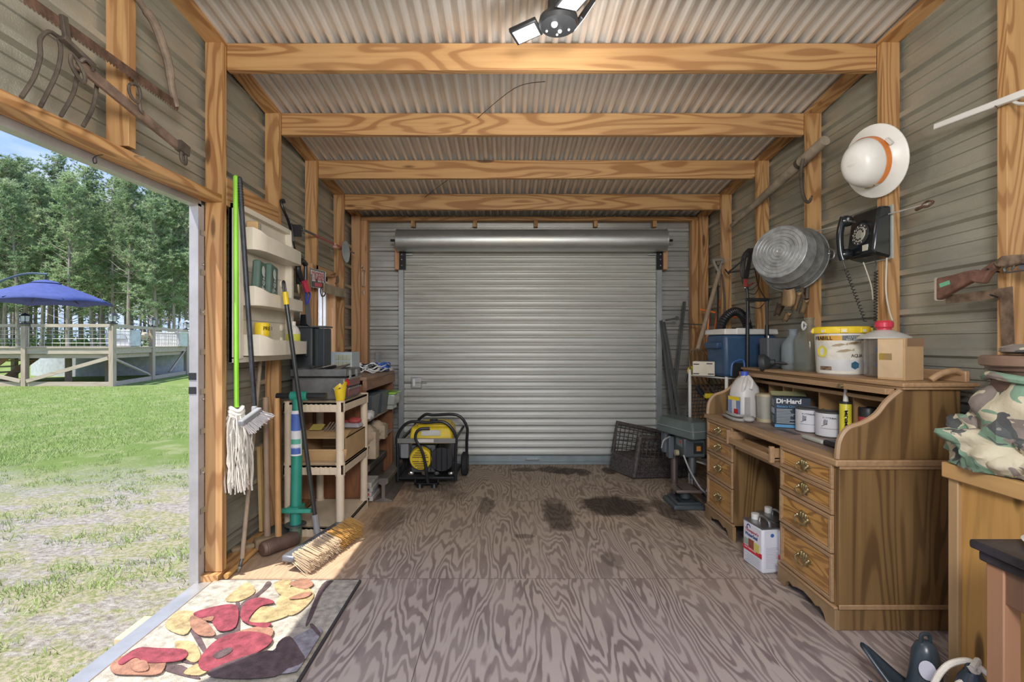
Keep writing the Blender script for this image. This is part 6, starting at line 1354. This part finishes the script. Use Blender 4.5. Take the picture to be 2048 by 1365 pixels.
# --- wicker chair
wk = plain('dark_wicker', (.10, .083, .075), .6, var=.4, vs=40)
wch = thing('wicker_chair', 'dark brown wicker armchair tipped back in front of the roll-up door', 'chair', (1.28, 4.42, 0))
Pa = {'A': W(1234, 846, 4.62), 'B': W(1338, 868, 4.72), 'C': W(1226, 905, 4.60), 'D': W(1222, 918, 4.60), 'E': W(1268, 962, 4.27), 'F': W(1281, 874, 4.30), 'G': W(1385, 882, 4.36), 'H': W(1385, 962, 4.32)}
for k_ in ('E', 'H'): Pa[k_].z = max(.02, Pa[k_].z)
def bil(a, b_, c, d, u, v): return (a.lerp(b_, u)).lerp(d.lerp(c, u), v)
def weave(b, a, b_, c, d, nu, nv, rr, amp=.004):
    n_ = (b_-a).cross(d-a).normalized()
    for i in range(nu+1):
        b.tube([bil(a, b_, c, d, i/nu, j/(nv*2)) + n_*amp*(1 if (i+j) % 2 else -1) for j in range(nv*2+1)], rr, 4, cap=False)
    for j in range(nv+1):
        b.tube([bil(a, b_, c, d, i/(nu*2), j/nv) + n_*amp*(-1 if (i+j) % 2 else 1) for i in range(nu*2+1)], rr, 4, cap=False)
def panel(b, a, b_, c, d, t_=.02):
    n_ = (b_-a).cross(d-a).normalized()*t_/2
    p = [b.v(x+n_) for x in (a, b_, c, d)]; q = [b.v(x-n_) for x in (a, b_, c, d)]
    b.f(p); b.f(q[::-1])
    for i in range(4): b.f((p[i], p[(i+1) % 4], q[(i+1) % 4], q[i]))
A, Bq, C_, D_, E_, F_, G_, H_ = [Pa[k] for k in 'ABCDEFGH']
b = B(); weave(b, C_, C_.lerp(H_, .0)+V((.50, .06, -.06)), Bq, A, 12, 7, .0042); b.build('far_arm_lattice', wk, wch, ang=0)
e2, h2 = E_.lerp(F_, .44), H_.lerp(G_, .40)
b = B(); weave(b, e2, h2, G_, F_, 13, 6, .0042); b.build('near_arm_lattice', wk, wch, ang=0)
b = B(); panel(b, E_, H_, h2, e2, .016); weave(b, E_+V((0, -.008, 0)), H_+V((0, -.008, 0)), h2+V((0, -.008, 0)), e2+V((0, -.008, 0)), 26, 12, .0055, .005); b.build('near_side_panel', wk, wch, ang=0)
b = B(); panel(b, D_+V((0, 0, -.09)), E_, e2, C_+V((0, 0, 0)), .02); weave(b, D_+V((-.008, -.008, -.09)), E_+V((-.008, -.008, 0)), e2.lerp(E_, .2)+V((-.008, -.008, 0)), C_+V((-.008, -.008, 0)), 22, 12, .005, .005); b.build('front_apron', wk, wch, ang=0)
b = B(); panel(b, C_, e2, h2, C_+V((.52, .1, -.02)), .03); b.build('seat', wk, wch)
b = B(); weave(b, H_.lerp(G_, .4), C_+V((.50, .06, -.06)), Bq, G_, 12, 8, .0045); b.build('back_lattice', wk, wch, ang=0)
b = B().tube([C_, A, Bq], .021, 10).tube([E_, F_], .024, 10).tube([F_, G_, Bq], .021, 10).tube([E_, D_+V((0, 0, -.06))], .014, 8).tube([H_, G_], .02, 8); b.build('frame', wk, wch)
for p in (V((1.24, 4.40, .0)), V((1.62, 4.42, .0)), V((1.14, 4.66, .0)), V((1.6, 4.7, .0))): B().cyl(p, p+V((0, 0, .10)), .022, n=8).build('leg', black, wch)
# ================================================================ RIGHT WALL
# hard hat
hh = thing('hard_hat', 'white full brim hard hat with an orange band hung on the right wall', 'hard hat', tuple(V((1.86, 2.44, 2.10))))
Mh = axm((1.845, 2.43, 2.115), (-.93, -.28, -.22), (0, 0, 1))
b = B(); prf = []
for k in range(11): a = PI/2*k/10; prf.append((.112*math.cos(a)**.58 if k < 10 else 0, .02+.125*math.sin(a)))
b.lathe(prf, 36, Mh @ Matrix.Diagonal((.92, 1.1, 1, 1)))
b.build('shell', plain('hat_white', (.80, .79, .75), .35, var=.04), hh)
B().lathe([(.110, .02), (.118, .012), (.160, -.006), (.170, -.012), (.171, -.016), (.160, -.012), (.108, .006)], 40, Mh @ Matrix.Diagonal((.92, 1.05, 1, 1))).build('brim', plain('hat_white', (.80, .79, .75), .35), hh)
B().lathe([(.1135, .022), (.1125, .055), (.1105, .056)], 24, Mh @ Matrix.Diagonal((.92, 1.1, 1, 1)), -1.2, 1.9).build('band', plain('band_orange', (.72, .22, .03), .4), hh)
b = B(); b.tube(crv([Mh @ V((-.095, 0, .068)), Mh @ V((-.07, 0, .112)), Mh @ V((0, 0, .139)), Mh @ V((.07, 0, .112)), Mh @ V((.095, 0, .068))], 6), .010, 6).tube(crv([Mh @ V((-.08, .05, .06)), Mh @ V((-.05, .05, .105)), Mh @ V((.05, .05, .105)), Mh @ V((.08, .05, .06))], 6), .006, 6).tube(crv([Mh @ V((-.08, -.05, .06)), Mh @ V((-.05, -.05, .105)), Mh @ V((.05, -.05, .105)), Mh @ V((.08, -.05, .06))], 6), .006, 6); b.build('ridge', plain('hat_white', (.80, .79, .75), .35), hh)
for a in (.9, -1.0): B().box(-.02, .02, -.006, .010, -.0, .018, Mh @ Matrix.Rotation(a, 4, 'Z') @ Matrix.Translation((0, .118, .01))).build('slot', plain('slot_white', (.70, .69, .64), .4), hh, bev=.003)
B().lathe([(0, 0), (.022, .001)], 16, axm(Mh @ V((-.0, -.118, .05)), (Mh.to_3x3() @ V((0, -1, .35)))) @ Matrix.Diagonal((1.3, .7, 1, 1))).build('sticker', plain('sticker_yellow', (.55, .38, .03), .4, var=.5, vs=90), hh)
# rotary wall phone
ph = thing('rotary_wall_phone', 'black rotary wall telephone mounted on the right stud', 'telephone', (1.90, 2.45, 1.62))
pk = plain('phone_black', (.012, .016, .018), .22, var=.3)
y0, y1, z0, z1 = 2.375, 2.575, 1.625, 1.885; y0 += .012; y1 += .002
B().box(1.902, 1.912, y0-.003, y1+.003, z0-.003, z1+.003).build('backplate', plain('phone_back', (.42, .42, .38), .4), ph)
b = B(); P = [(1.903, z0), (1.822, z0+.02), (1.812, z0+.045), (1.838, z1-.02), (1.85, z1), (1.903, z1)]
b.prism(P, y1-y0, Matrix(((1, 0, 0, 0), (0, 0, 1, y0), (0, 1, 0, 0), (0, 0, 0, 1)))); b.build('housing', pk, ph, bev=.012)
nrm = V((-.99, 0, .12)).normalized(); Md = axm((1.822, (y0+y1)/2+.0, z0+.135), nrm)
B().lathe([(.055, 0), (.055, .006), (.05, .007), (0, .007)], 36, Md).build('number_ring', plain('dial_face', (.05, .05, .05), .3), ph)
b = B().lathe([(0, .010), (.038, .010), (.040, .006)], 36, Md); b.build('dial', plain('dial_clear', (.42, .41, .34), .25), ph)
b = B(); [b.lathe([(0, .0108), (.0062, .0112)], 10, Md @ Matrix.Translation((.028*math.cos(a), .028*math.sin(a), 0))) for a in [.4+.53*k for k in range(10)]]; b.build('finger_holes', black, ph)
b = B(); [b.lathe([(0, .0075), (.0035, .008)], 6, Md @ Matrix.Translation((.047*math.cos(a), .047*math.sin(a), 0))) for a in [.4+.53*k for k in range(10)]]; b.build('numbers', white, ph)
B().lathe([(0, .0112), (.016, .0115)], 20, Md).build('dial_card', plain('dial_card', (.30, .30, .26), .4), ph)
B().box(1.810, 1.815, y0+.035, y0+.07, z0+.045, z0+.075).build('name_card', plain('card_pale', (.55, .55, .45), .5), ph)
yh = y1-.035
b = B(); b.tube(crv([(1.775, yh, z1-.02), (1.762, yh+.004, z1-.08), (1.758, yh+.005, z1-.13), (1.762, yh+.004, z0+.06), (1.772, yh, z0+.015)], 6), .017, 12)
for zz in (z1-.04, z0+.045): b.lathe([(.0, 0), (.025, .002), (.030, .02), (.028, .035), (.018, .05), (0, .052)], 20, axm((1.81, yh, zz), (-1, 0, 0)))
b.build('handset', pk, ph); B().tube(crv([(1.82, yh-.02, z1-.05), (1.785, yh-.025, z1-.045), (1.78, yh-.025, z1-.03)], 4), .007, 8).build('cradle', plain('chrome', (.55, .55, .55), .15, .95), ph)
def coilc(p0, p1, turns, rr, r_=.0022, sag=0):
    pts = []; n = turns*8; d = (V(p1)-V(p0)); t = d.normalized(); u = t.cross(V((0, 1, 0))).normalized(); v_ = t.cross(u)
    for k in range(n+1):
        a = 2*PI*k/8; pts.append(V(p0)+d*(k/n)+(u*math.cos(a)+v_*math.sin(a))*rr)
    return B().tube(pts, r_, 5)
p_ = V((1.772, yh, z0+.01)); e_ = WX(1731, 643, 1.80)
B().tube([p_, p_+V((.01, -.005, -.04))], .0025, 6).build('cord_end', black, ph)
coilc(p_+V((.01, -.005, -.04)), e_, 17, .0075).build('cord', black, ph)
coilc(V((1.85, y0+.03, z0-.06)), WX(1751, 643, 1.86), 17, .0075).build('cord', black, ph)
B().tube(crv([V((1.85, y0+.04, z0)), V((1.852, y0+.03, z0-.03)), V((1.85, y0+.03, z0-.06))], 4), .0025, 6).build('cord_end', black, ph)
cdm = plain('cream_cord', (.60, .56, .44), .5)
b = B(); b.tube(crv([V((1.88, y0, z0)), WX(1772, 580, 1.90), WX(1778, 620, 1.90), WX(1785, 642, 1.90)], 6), .004, 6).tube(crv([V((1.86, y1-.06, z0)), WX(1742, 570, 1.90), WX(1746, 600, 1.90)], 6), .003, 6); b.build('line_cord', cdm, ph)
# washtub
wt_ = thing('galvanised_washtub', 'round galvanised washtub hung on the right wall, ribbed base showing', 'washtub', (1.88, 3.08, 1.8))
ax = V((-.80, -.56, .16)).normalized(); ctr = V((1.85, 3.10, 1.735))-ax*.0
Mt = axm(ctr, ax); gz = plain('zinc_spangle', (.40, .42, .43), .42, .6, .25, .15, 30, vs=20)
B().lathe([(.203, .015), (.205, .02), (.196, .06), (.198, .066), (.192, .075), (.180, .13), (.182, .135), (.178, .14), (.165, .205), (.160, .212)], 48, Mt, cap=False).build('wall', gz, wt_, solid=.003)
b = B().lathe([(.160, .210)]+[(.148-k*.0105, .203+(.009 if k % 2 else 0)) for k in range(0, 14)]+[(0, .206)], 48, Mt); b.build('base', gz, wt_)
B().lathe([(.200, .008), (.209, .010), (.209, .022), (.200, .024), (.200, .008)], 48, Mt).build('rim', gz, wt_)
hq = Mt @ V((0, 0, .015)); b = B(); rt_ = V((ax.y, -ax.x, 0)).normalized()
rp_ = V(ctr)+V((.50, -.86, 0)).normalized()*.205+V((0, 0, .01)); b.tube(crv([rp_+V((0, 0, .03)), rp_+V((.01, -.03, .01)), rp_+V((.005, -.03, -.03)), rp_+V((0, -.005, -.035))], 5), .006, 7).sph(tuple(rp_), .012); b.build('handle', steel, wt_)
# leather pouch
lg = thing('leather_tool_pouch', 'worn tan leather tool pouch hanging under the washtub', 'pouch', (1.83, 3.0, 1.6))
Zl = lambda x, y, XX: WX(1400+x/5.933, 430+y/5.933, XX)
lea = plain('tan_suede', (.40, .27, .14), .9, var=.2, bmp=.4, bsc=60); lead = plain('dark_leather', (.12, .085, .06), .8, var=.3)
b = B(); b.surf(lambda u, v: Zl(955+170*u+15*math.sin(v*3), 870+200*v+20*math.sin(u*PI), 1.80-.04*math.sin(u*PI)), 8, 8); b.build('flap', lea, lg, solid=.005)
for (cx_, w_, yt, hh_, mm) in ((1175, 95, 900, 230, lea), (1265, 80, 990, 180, lea), (1060, 80, 1150, 110, lea), (970, 100, 1040, 150, lead)):
    b = B(); b.surf(lambda u, v: Zl(cx_+w_*.5*math.cos(PI*(1-u))*(1-.35*v)-v*60, yt+hh_*v+(25*math.sin(u*PI) if v < .2 else 12*math.sin(u*9)), 1.88-.08*math.sin(u*PI)*(1-.4*v)), 12, 8); b.build('pocket', mm, lg, solid=.005)
B().tube(crv([Zl(1280, 720, 1.90), Zl(1240, 820, 1.86), Zl(1200, 900, 1.84), Zl(1230, 990, 1.86)], 5), .010, 6).tube([Zl(1280, 730, 1.9), Zl(1270, 1000, 1.87)], .012, 6).build('strap', lead, lg)
# skewer rods
for i, (p, q, l) in enumerate(((WX(1632, 462, 1.90), WX(1700, 447, 1.90), 'thin wire rod reaching from the washtub to the telephone'), (WX(1776, 429, 1.89), WX(1855, 408, 1.89), 'thin white rod with rusty looped end right of the telephone'), (WX(1444, 527, 1.89), WX(1463, 517, 1.89), 'short thin wire rod on the far stud above the fork grip'))):
    o = one(B().cyl(p, q, .0035, n=8), 'wire_rod', plain('rod_white', (.60, .58, .54), .4, .3), l, 'rod', 'thin wire rods on the right wall')
    if i == 1: B().tube(crv([q+V((0, .03, -.004)), q+V((0, 0, .012)), q+V((0, -.03, 0)), q+V((0, 0, -.012))], 4, True), .005, 6).cyl(q+V((0, .06, -.01)), q+V((0, .02, -.004)), .008, n=8).build('loop', rust, o)
# peavey pole
pp = thing('cant_hook', 'old wooden cant hook pole with an iron hook across the right wall studs', 'cant hook', tuple(WX(1560, 360, 1.87)))
q0, q1 = WX(1650, 281, 1.865), WX(1463, 452, 1.885)
B().tube([q0, q0.lerp(q1, .12), q0.lerp(q1, .2), q0.lerp(q1, .5), q1], [.030, .032, .034, .028, .016], 14).build('pole', plain('weathered_pole', (.34, .28, .21), .8, var=.3, bmp=.4, bsc=40), pp)
B().tube([q0.lerp(q1, .19), q0.lerp(q1, .215)], .036, 14).build('collar', oldiron, pp)
hk = [WX(1606, 318, 1.825), WX(1602, 345, 1.82), WX(1604, 380, 1.82), WX(1610, 400, 1.82), WX(1618, 404, 1.82), WX(1624, 392, 1.82)]
B().tube(crv(hk, 6), [.010]*24+[.009]*4+[.006]*3, 8).build('hook', oldiron, pp)
# white rail
wb = thing('white_rail', 'white painted angle rail hung high at the right edge on nails', 'rail', tuple(WX(1940, 225, 1.88)))
a0, a1 = WX(1871, 254, 1.895), V((1.895, 1.35, 2.06)); a1 = a0.lerp(WX(2047, 187, 1.895), 1.5)
b = B(); b.bar(a0, a1, .022, .026); b.build('rail', plain('rail_white', (.78, .78, .76), .4, var=.04), wb, bev=.004)
one(B().tube([WX(1985, 208, 1.93), WX(1993, 214, 1.87)], .003, 6), 'nail', blackm, 'black nail holding the white rail at the right edge', 'nail')
one(B().tube(crv([WX(2018, 196, 1.92), WX(2035, 207, 1.90), WX(2060, 207, 1.88)], 4), .006, 6), 'white_hook', white, 'white hook beneath the rail at the top right edge', 'hook')
# air rifle
rf = thing('old_air_rifle', 'rusty old toy air rifle with brown stock hung at the right edge', 'rifle', tuple(WX(1950, 560, 1.87)))
Zr = lambda x, y: (1850+x/5.687, 480+y/5.687)
def wallpoly(b, pts, X, t_):
    q = [WX(*Zr(x, y), X) for x, y in pts]; a = [b.v(p) for p in q]; c = [b.v(p+V((t_, 0, 0))) for p in q]; b.f(a); b.f(c[::-1])
    for i in range(len(q)): b.f((a[i], a[(i+1) % len(q)], c[(i+1) % len(q)], c[i]))
    return b
wallpoly(B(), [(110, 440), (180, 425), (300, 400), (420, 365), (540, 340), (600, 360), (700, 290), (770, 240), (800, 300), (770, 340), (720, 370), (640, 500), (560, 490), (520, 470), (300, 590), (125, 690), (105, 670)], 1.855, .03).build('stock', plain('stock_brown', (.17, .085, .06), .6, var=.3, vs=20, bmp=.3), rf, bev=.008)
wallpoly(B(), [(760, 260), (860, 185), (950, 172), (1130, 165), (1400, 100), (1400, 200), (1130, 270), (1000, 285), (930, 310), (860, 310), (790, 305)], 1.85, .035).build('receiver', plain('receiver_rust', (.24, .17, .12), .6, .3, .4, vs=30), rf, bev=.006)
b = B().tube(crv([WX(*Zr(930, 300), 1.862), WX(*Zr(905, 330), 1.862), WX(*Zr(915, 365), 1.862)], 4), .006, 6).tube(crv([WX(*Zr(1010, 290), 1.862), WX(*Zr(1000, 320), 1.862), WX(*Zr(985, 345), 1.862)], 4), .004, 6).tube([WX(*Zr(920, 375), 1.862), WX(*Zr(1400, 310), 1.862)], .003, 6); b.build('trigger_guard', dsteel, rf)
wallpoly(B(), [(105, 440), (125, 432), (125, 692), (105, 680)], 1.853, .034).build('butt_plate', plain('butt_plate', (.45, .38, .33), .6), rf)
wallpoly(B(), [(160, 500), (275, 460), (285, 505), (170, 545)], 1.8535, .001).build('green_tape', plain('green_tape', (.18, .48, .30), .6), rf)
wallpoly(B(), [(1060, 285), (1400, 250), (1400, 330), (1070, 335)], 1.865, .02).build('lever', plain('blue_grey', (.14, .15, .19), .5, .3), rf)
cs_ = thing('carpenters_square', 'rusty steel carpenter square hanging from a nail at the right edge', 'square', tuple(WX(2010, 600, 1.88)))
wallpoly(B(), [(235, 635), (800, 560), (990, 530), (1015, 1300), (870, 1290), (850, 665), (235, 730)], 1.90, .0035).build('blade', plain('rusty_square', (.23, .16, .11), .7, .4, .35, .3, 60, vs=24), cs_)
for i, (a, l) in enumerate((((740, 625, 850, 662), 'black nail holding up the rusty square'), ((700, 330, 845, 367), 'black nail holding up the old rifle stock'))): one(B().tube([WX(*Zr(a[0], a[1]), 1.845), WX(*Zr(a[2], a[3]), 1.915)], .003, 6), 'nail', blackm, l, 'nail')
# --- near right: chest, stand, bag, anchors
ch = thing('pine_cabinet', 'honey coloured pine cabinet with worn sides at the right edge', 'cabinet', (1.68, 1.15, 0))
hp_ = wood('honey_pine', (.52, .29, .08), (.30, .15, .04), 'z', 1.4, 16, .4, True, .8); hp2 = wood('worn_pine', (.42, .27, .13), (.30, .18, .08), 'z', 1.4, 14, .5, False, .5)
B().box(1.475, 1.90, .70, 1.59, .03, .757).build('body', hp_, ch, bev=.002)
for y in (.70, 1.565): B().box(1.462, 1.48, y, y+.035, 0, .757).build('corner_post', hp2, ch, bev=.003)
b = B().box(1.45, 1.91, .68, 1.612, .757, .808); b.build('top', wood('honey_top', (.55, .33, .13), (.36, .2, .07), 'y', 1.2, 12, .4, False, .6), ch, bev=.004)
B().box(1.455, 1.462, 1.08, 1.10, .48, .52).cyl((1.455, 1.09, .5), (1.43, 1.09, .5), .012).build('pull', black, ch)
sl = thing('black_topped_stand', 'low dark wood stand with a black top at the right edge', 'stand', (1.45, 1.05, 0))
b = B(); b.box(1.20, 1.44, .85, 1.255, .672, .695).box(1.212, 1.44, .86, 1.242, .645, .672); b.build('top', plain('black_top', (.03, .028, .035), .35, var=.4, vs=14), sl, bev=.006)
drk = wood('dark_stained', (.16, .085, .05), (.07, .035, .02), 'z', 1, 14, .45, False, .6)
B().box(1.225, 1.44, 1.19, 1.20, .56, .645).box(1.225, 1.235, .86, 1.23, .56, .645).build('apron', drk, sl, bev=.002)
for x, y in ((1.22, 1.185), (1.395, 1.185), (1.22, .87), (1.395, .87)): B().box(x, x+.044, y, y+.044, 0, .645).build('leg', wood('reddish_leg', (.33, .17, .09), (.2, .1, .05), 'z', 1, 14, .45, False, .6), sl, bev=.003)
ty = thing('oval_dish', 'grey white oval dish lying on the black topped stand', 'dish', (1.36, 1.1, .695))
B().lathe([(0, .0), (.08, .0), (.105, .012), (.10, .013), (.078, .004), (0, .004)], 32, Matrix.Translation((1.35, 1.12, .697)) @ Matrix.Diagonal((.8, 1.2, 1, 1))).build('dish', plain('dish_grey', (.50, .54, .52), .3), ty)
B().box(1.33, 1.40, 1.05, 1.12, .703, .715).build('wood_chip', plain('chip', (.55, .38, .2), .6), ty, bev=.003)
# camouflage
m, t, bb = mat('woodland_camouflage'); o = ocoord(t, False)
n1, n2 = noi(t, mapv(t, o, (1, 1, 1.6)), 7, 2, .5, .6), noi(t, mapv(t, o, (1, 1, 1.5), (5, 2, 1)), 8, 2, .5, .6); n3 = noi(t, mapv(t, o, (1, 1, 1.4), (9, 7, 3)), 12, 2, .5, .6)
gt1 = lambda s_, k: mth(t, 'GREATER_THAN', s_, k)
c = mixc(t, gt1(n1, .52), (.50, .45, .33), (.17, .27, .19)); c = mixc(t, gt1(n2, .56), c, (.22, .185, .165)); c = mixc(t, gt1(n3, .62), c, (.08, .085, .085))
t.links.new(c, bb.inputs['Base Color']); bb.inputs['Roughness'].default_value = .9; bump(t, bb, noi(t, o, 14, 4), .5, .02); camo = m
cg = thing('camouflage_bag', 'crumpled camouflage fabric bag pulled around the brown bucket', 'bag', (1.62, 1.42, .81))
def blob(c, r_, sc, seed, nz=.28): 
    def f_(u, v):
        th = PI*(.02+.96*v); a = 2*PI*u; p = V((math.sin(th)*math.cos(a), math.sin(th)*math.sin(a), math.cos(th)))
        q = 1+nz*noise.noise(p*2.2+V((seed, 0, 0)))+nz*.45*abs(noise.noise(p*6+V((0, seed, 0))))
        w_ = V(c)+V((p.x*sc[0], p.y*sc[1], p.z*sc[2]))*r_*q; w_.z = max(.811, w_.z); return w_
    return f_
b = B().surf(blob((1.63, 1.42, .98), .185, (1, 1, .85), 1, .16), 48, 30); b.build('body', camo, cg, ang=60)
b = B().surf(blob((1.535, 1.50, .885), .115, (1.0, 1.1, .85), 4, .5), 48, 30).surf(blob((1.56, 1.38, .865), .12, (.85, 1.2, .6), 9, .5), 48, 30).surf(blob((1.66, 1.32, .87), .13, (1, 1, .6), 12, .5), 48, 30); b.build('loose_folds', camo, cg, ang=60)
b = B().tube(crv([V((1.625+.155*math.cos(a), 1.42+.155*math.sin(a), 1.10+.006*math.sin(5*a))) for a in [2*PI*k/16 for k in range(16)]], 3, True), .012, 8, True); b.build('gathered_hem', camo, cg)
b = B(); b.box(-.022, .022, 0, .001, -.03, .03, fr((1.515, 1.29, 1.045), (.75, -.62, 0), (.62, .75, 0))); b.build('label', plain('label_black', (.02, .02, .025), .6), cg)
b = B(); b.box(-.014, .012, 0, -.001, .008, .014, fr((1.515, 1.29, 1.045), (.75, -.62, 0), (.62, .75, 0))).box(-.014, .010, 0, -.001, -.02, -.014, fr((1.515, 1.29, 1.045), (.75, -.62, 0), (.62, .75, 0))); b.build('label_print', plain('label_white2', (.7, .7, .7), .6), cg)
b = B().tube(crv([(1.50, 1.29, 1.10), (1.53, 1.265, 1.075), (1.535, 1.255, 1.02), (1.545, 1.25, 1.00), (1.56, 1.25, 1.03), (1.545, 1.26, 1.09), (1.57, 1.27, 1.105)], 6), .004, 6).tube(crv([(1.49, 1.30, 1.105), (1.52, 1.28, 1.115), (1.56, 1.26, 1.10)], 5), .006, 6); b.build('drawstring', black, cg)
bb_ = thing('brown_bucket', 'brown plastic bucket with a camouflage seat cushion on its lid', 'bucket', (1.63, 1.42, .81))
M_ = Matrix.Translation((1.625, 1.42, 0)); B().lathe([(.13, .83), (.145, 1.10), (.148, 1.118), (.157, 1.12), (.157, 1.135)], 36, M_).build('pail', plain('brown_pail', (.14, .085, .06), .4), bb_)
B().lathe([(.165, 1.132), (.172, 1.136), (.172, 1.158), (.165, 1.164), (0, 1.166)], 36, M_).build('lid', plain('brown_lid', (.19, .12, .085), .35), bb_)
B().lathe([(.0, 1.168), (.13, 1.168), (.148, 1.176), (.146, 1.188), (.12, 1.198), (0, 1.202)], 36, M_ @ Matrix.Translation((.03, 0, 0))).build('seat_cushion', camo, bb_)
# river anchor and rope
anm = plain('blue_black_vinyl', (.035, .05, .065), .3, var=.25)
an = thing('river_anchor', 'dark coated river anchor with upright shank and curved flukes on the floor', 'anchor', (1.33, 1.55, 0))
c0 = V((1.375, 1.585, 0)); B().lathe([(.075, .0), (.068, .03), (.05, .07), (.043, .13), (.036, .19), (.026, .215), (.012, .225), (0, .226)], 24, Matrix.Translation(c0)).build('shank', anm, an)
B().lathe([(0, 0), (.022, .002)], 18, axm(c0+V((-.028, -.040, .155)), (-.6, -.78, .12)) @ Matrix.Diagonal((1, 1.35, 1, 1))).build('label', plain('label_lav', (.58, .58, .68), .4), an)
B().tube(crv([c0+V((-.015, 0, .215)), c0+V((-.012, 0, .245)), c0+V((.012, 0, .245)), c0+V((.015, 0, .215))], 5), .006, 8).build('eye', anm, an)
for a, L, wd_, up_ in ((3.30, .165, .022, .085), (2.35, .13, .055, .115), (.9, .07, .05, .08), (4.6, .12, .045, .05)):
    d = V((math.cos(a), math.sin(a), 0)); s_ = V((-d.y, d.x, 0)); b = B()
    def fl(u, v): w_ = wd_*(1-u)**.6*(1.2-u*.2)+.002; return c0+d*(.04+L*u)+s_*(v-.5)*2*w_+V((0, 0, .03+up_*u**1.2-.012*math.cos((v-.5)*PI)))
    b.surf(fl, 10, 6); b.build('fluke', anm, an, solid=.012)
an2 = thing('river_anchor', 'smaller glossy dark anchor crown tied with white rope at the right edge', 'anchor', (1.41, 1.45, 0))
c1 = V((1.375, 1.425, 0)); B().lathe([(.06, .0), (.055, .09), (.045, .16), (.034, .21), (.02, .235), (0, .24)], 22, Matrix.Translation(c1)).build('shank', anm, an2)
B().tube(crv([c1+V((-.016, 0, .225)), c1+V((-.014, 0, .255)), c1+V((.014, 0, .255)), c1+V((.016, 0, .225))], 5), .006, 8).build('eye', anm, an2)
rr_ = thing('white_anchor_rope', 'thick white rope knotted through the smaller anchor', 'rope', (1.36, 1.45, 0))
b = B().tube(crv([(1.255, 1.44, .012), (1.265, 1.45, .10), (1.29, 1.455, .18), (1.325, 1.45, .235), (1.365, 1.43, .262), (1.385, 1.42, .245), (1.36, 1.42, .215), (1.325, 1.43, .18), (1.30, 1.43, .10), (1.295, 1.42, .012)], 6), .0085, 8)
b.tube(crv([(1.36, 1.41, .255), (1.385, 1.42, .27), (1.395, 1.43, .25), (1.375, 1.415, .235), (1.36, 1.42, .255)], 4), .008, 8).tube([(1.385, 1.42, .255), (1.415, 1.41, .225)], .008, 8); b.build('rope', ropew, rr_)
# --- ceiling light and wires
clt = thing('ceiling_light', 'black garage light with adjustable LED panels fixed to the roof sheets', 'ceiling light', (.235, 2.17, 2.72))
cz = V((.235, 2.17, 0)); z_ = 2.66
b = B().lathe([(0, z_+.10), (.045, z_+.10), (.05, z_+.02), (.085, z_), (.09, z_-.02), (.08, z_-.035), (0, z_-.035)], 28, Matrix.Translation(cz)); b.build('housing', black, clt)
B().cyl(cz+V((0, 0, z_+.1)), cz+V((0, 0, z_+.15)), .03, n=14).build('socket', white, clt)
b = B(); [b.sph(tuple(cz+V((x, y, z_-.036))), rr) for x, y, rr in ((-.02, -.02, .016), (.01, .03, .01), (-.05, .03, .006), (.05, .02, .006), (.0, .055, .006))]; b.build('screw', plain('pale_screws', (.6, .62, .62), .4), clt)
led, t, bb = mat('led_diffuser'); bb.inputs['Emission Color'].default_value = (.9, .95, 1, 1); bb.inputs['Emission Strength'].default_value = 1.0; bb.inputs['Base Color'].default_value = (.8, .85, .9, 1)
for i, (a, tilt) in enumerate(((2.75, .35), (.35, 1.0), (-1.3, .4))):
    Mp = Matrix.Translation(cz+V((0, 0, z_-.01))) @ Matrix.Rotation(a, 4, 'Z') @ Matrix.Translation((.09, 0, 0)) @ Matrix.Rotation(-tilt if i == 1 else tilt*.5, 4, 'Y')
    pn_ = B().box(.0, .13, -.055, .055, -.008, .012, Mp).build('lamp_head', black, clt, bev=.004)
    B().box(.012, .118, -.043, .043, -.0105, -.008, Mp).build('led_panel', led, pn_)
    b = B(); [b.box(.012+.0106*k-.0008, .012+.0106*k+.0008, -.043, .043, -.0113, -.0104, Mp) for k in range(1, 10)]; [b.box(.012, .118, -.043+.0108*k-.0008, -.043+.0108*k+.0008, -.0113, -.0104, Mp) for k in range(1, 8)]; b.build('led_grid', plain('grid_grey', (.35, .38, .42), .4), pn_)
b = B().tube([W(1188, 0, 2.28)+V((0, 0, .0)), V((.40, 2.49, zr(2.49)+.004))], .0025, 5); one(b, 'lamp_cable', blackm, 'thin black cable running along the roof sheet to the first rafter', 'cable')
b = B().tube(crv([W(1090, 163, 2.535), V((.05, 2.83, zr(2.83)-.02)), W(955, 236, 3.10)], 6), .002, 5); one(b, 'roof_wire', blackm, 'thin dark wire sagging between the first and second rafters', 'wire')
b = B().tube(crv([W(925, 365, 3.74), V((-.42, 3.95, zr(3.95)-.015)), W(850, 394, 4.3)], 6), .002, 5); one(b, 'roof_wire', blackm, 'thin dark wire running under the roof between the third and fourth rafters', 'wire')
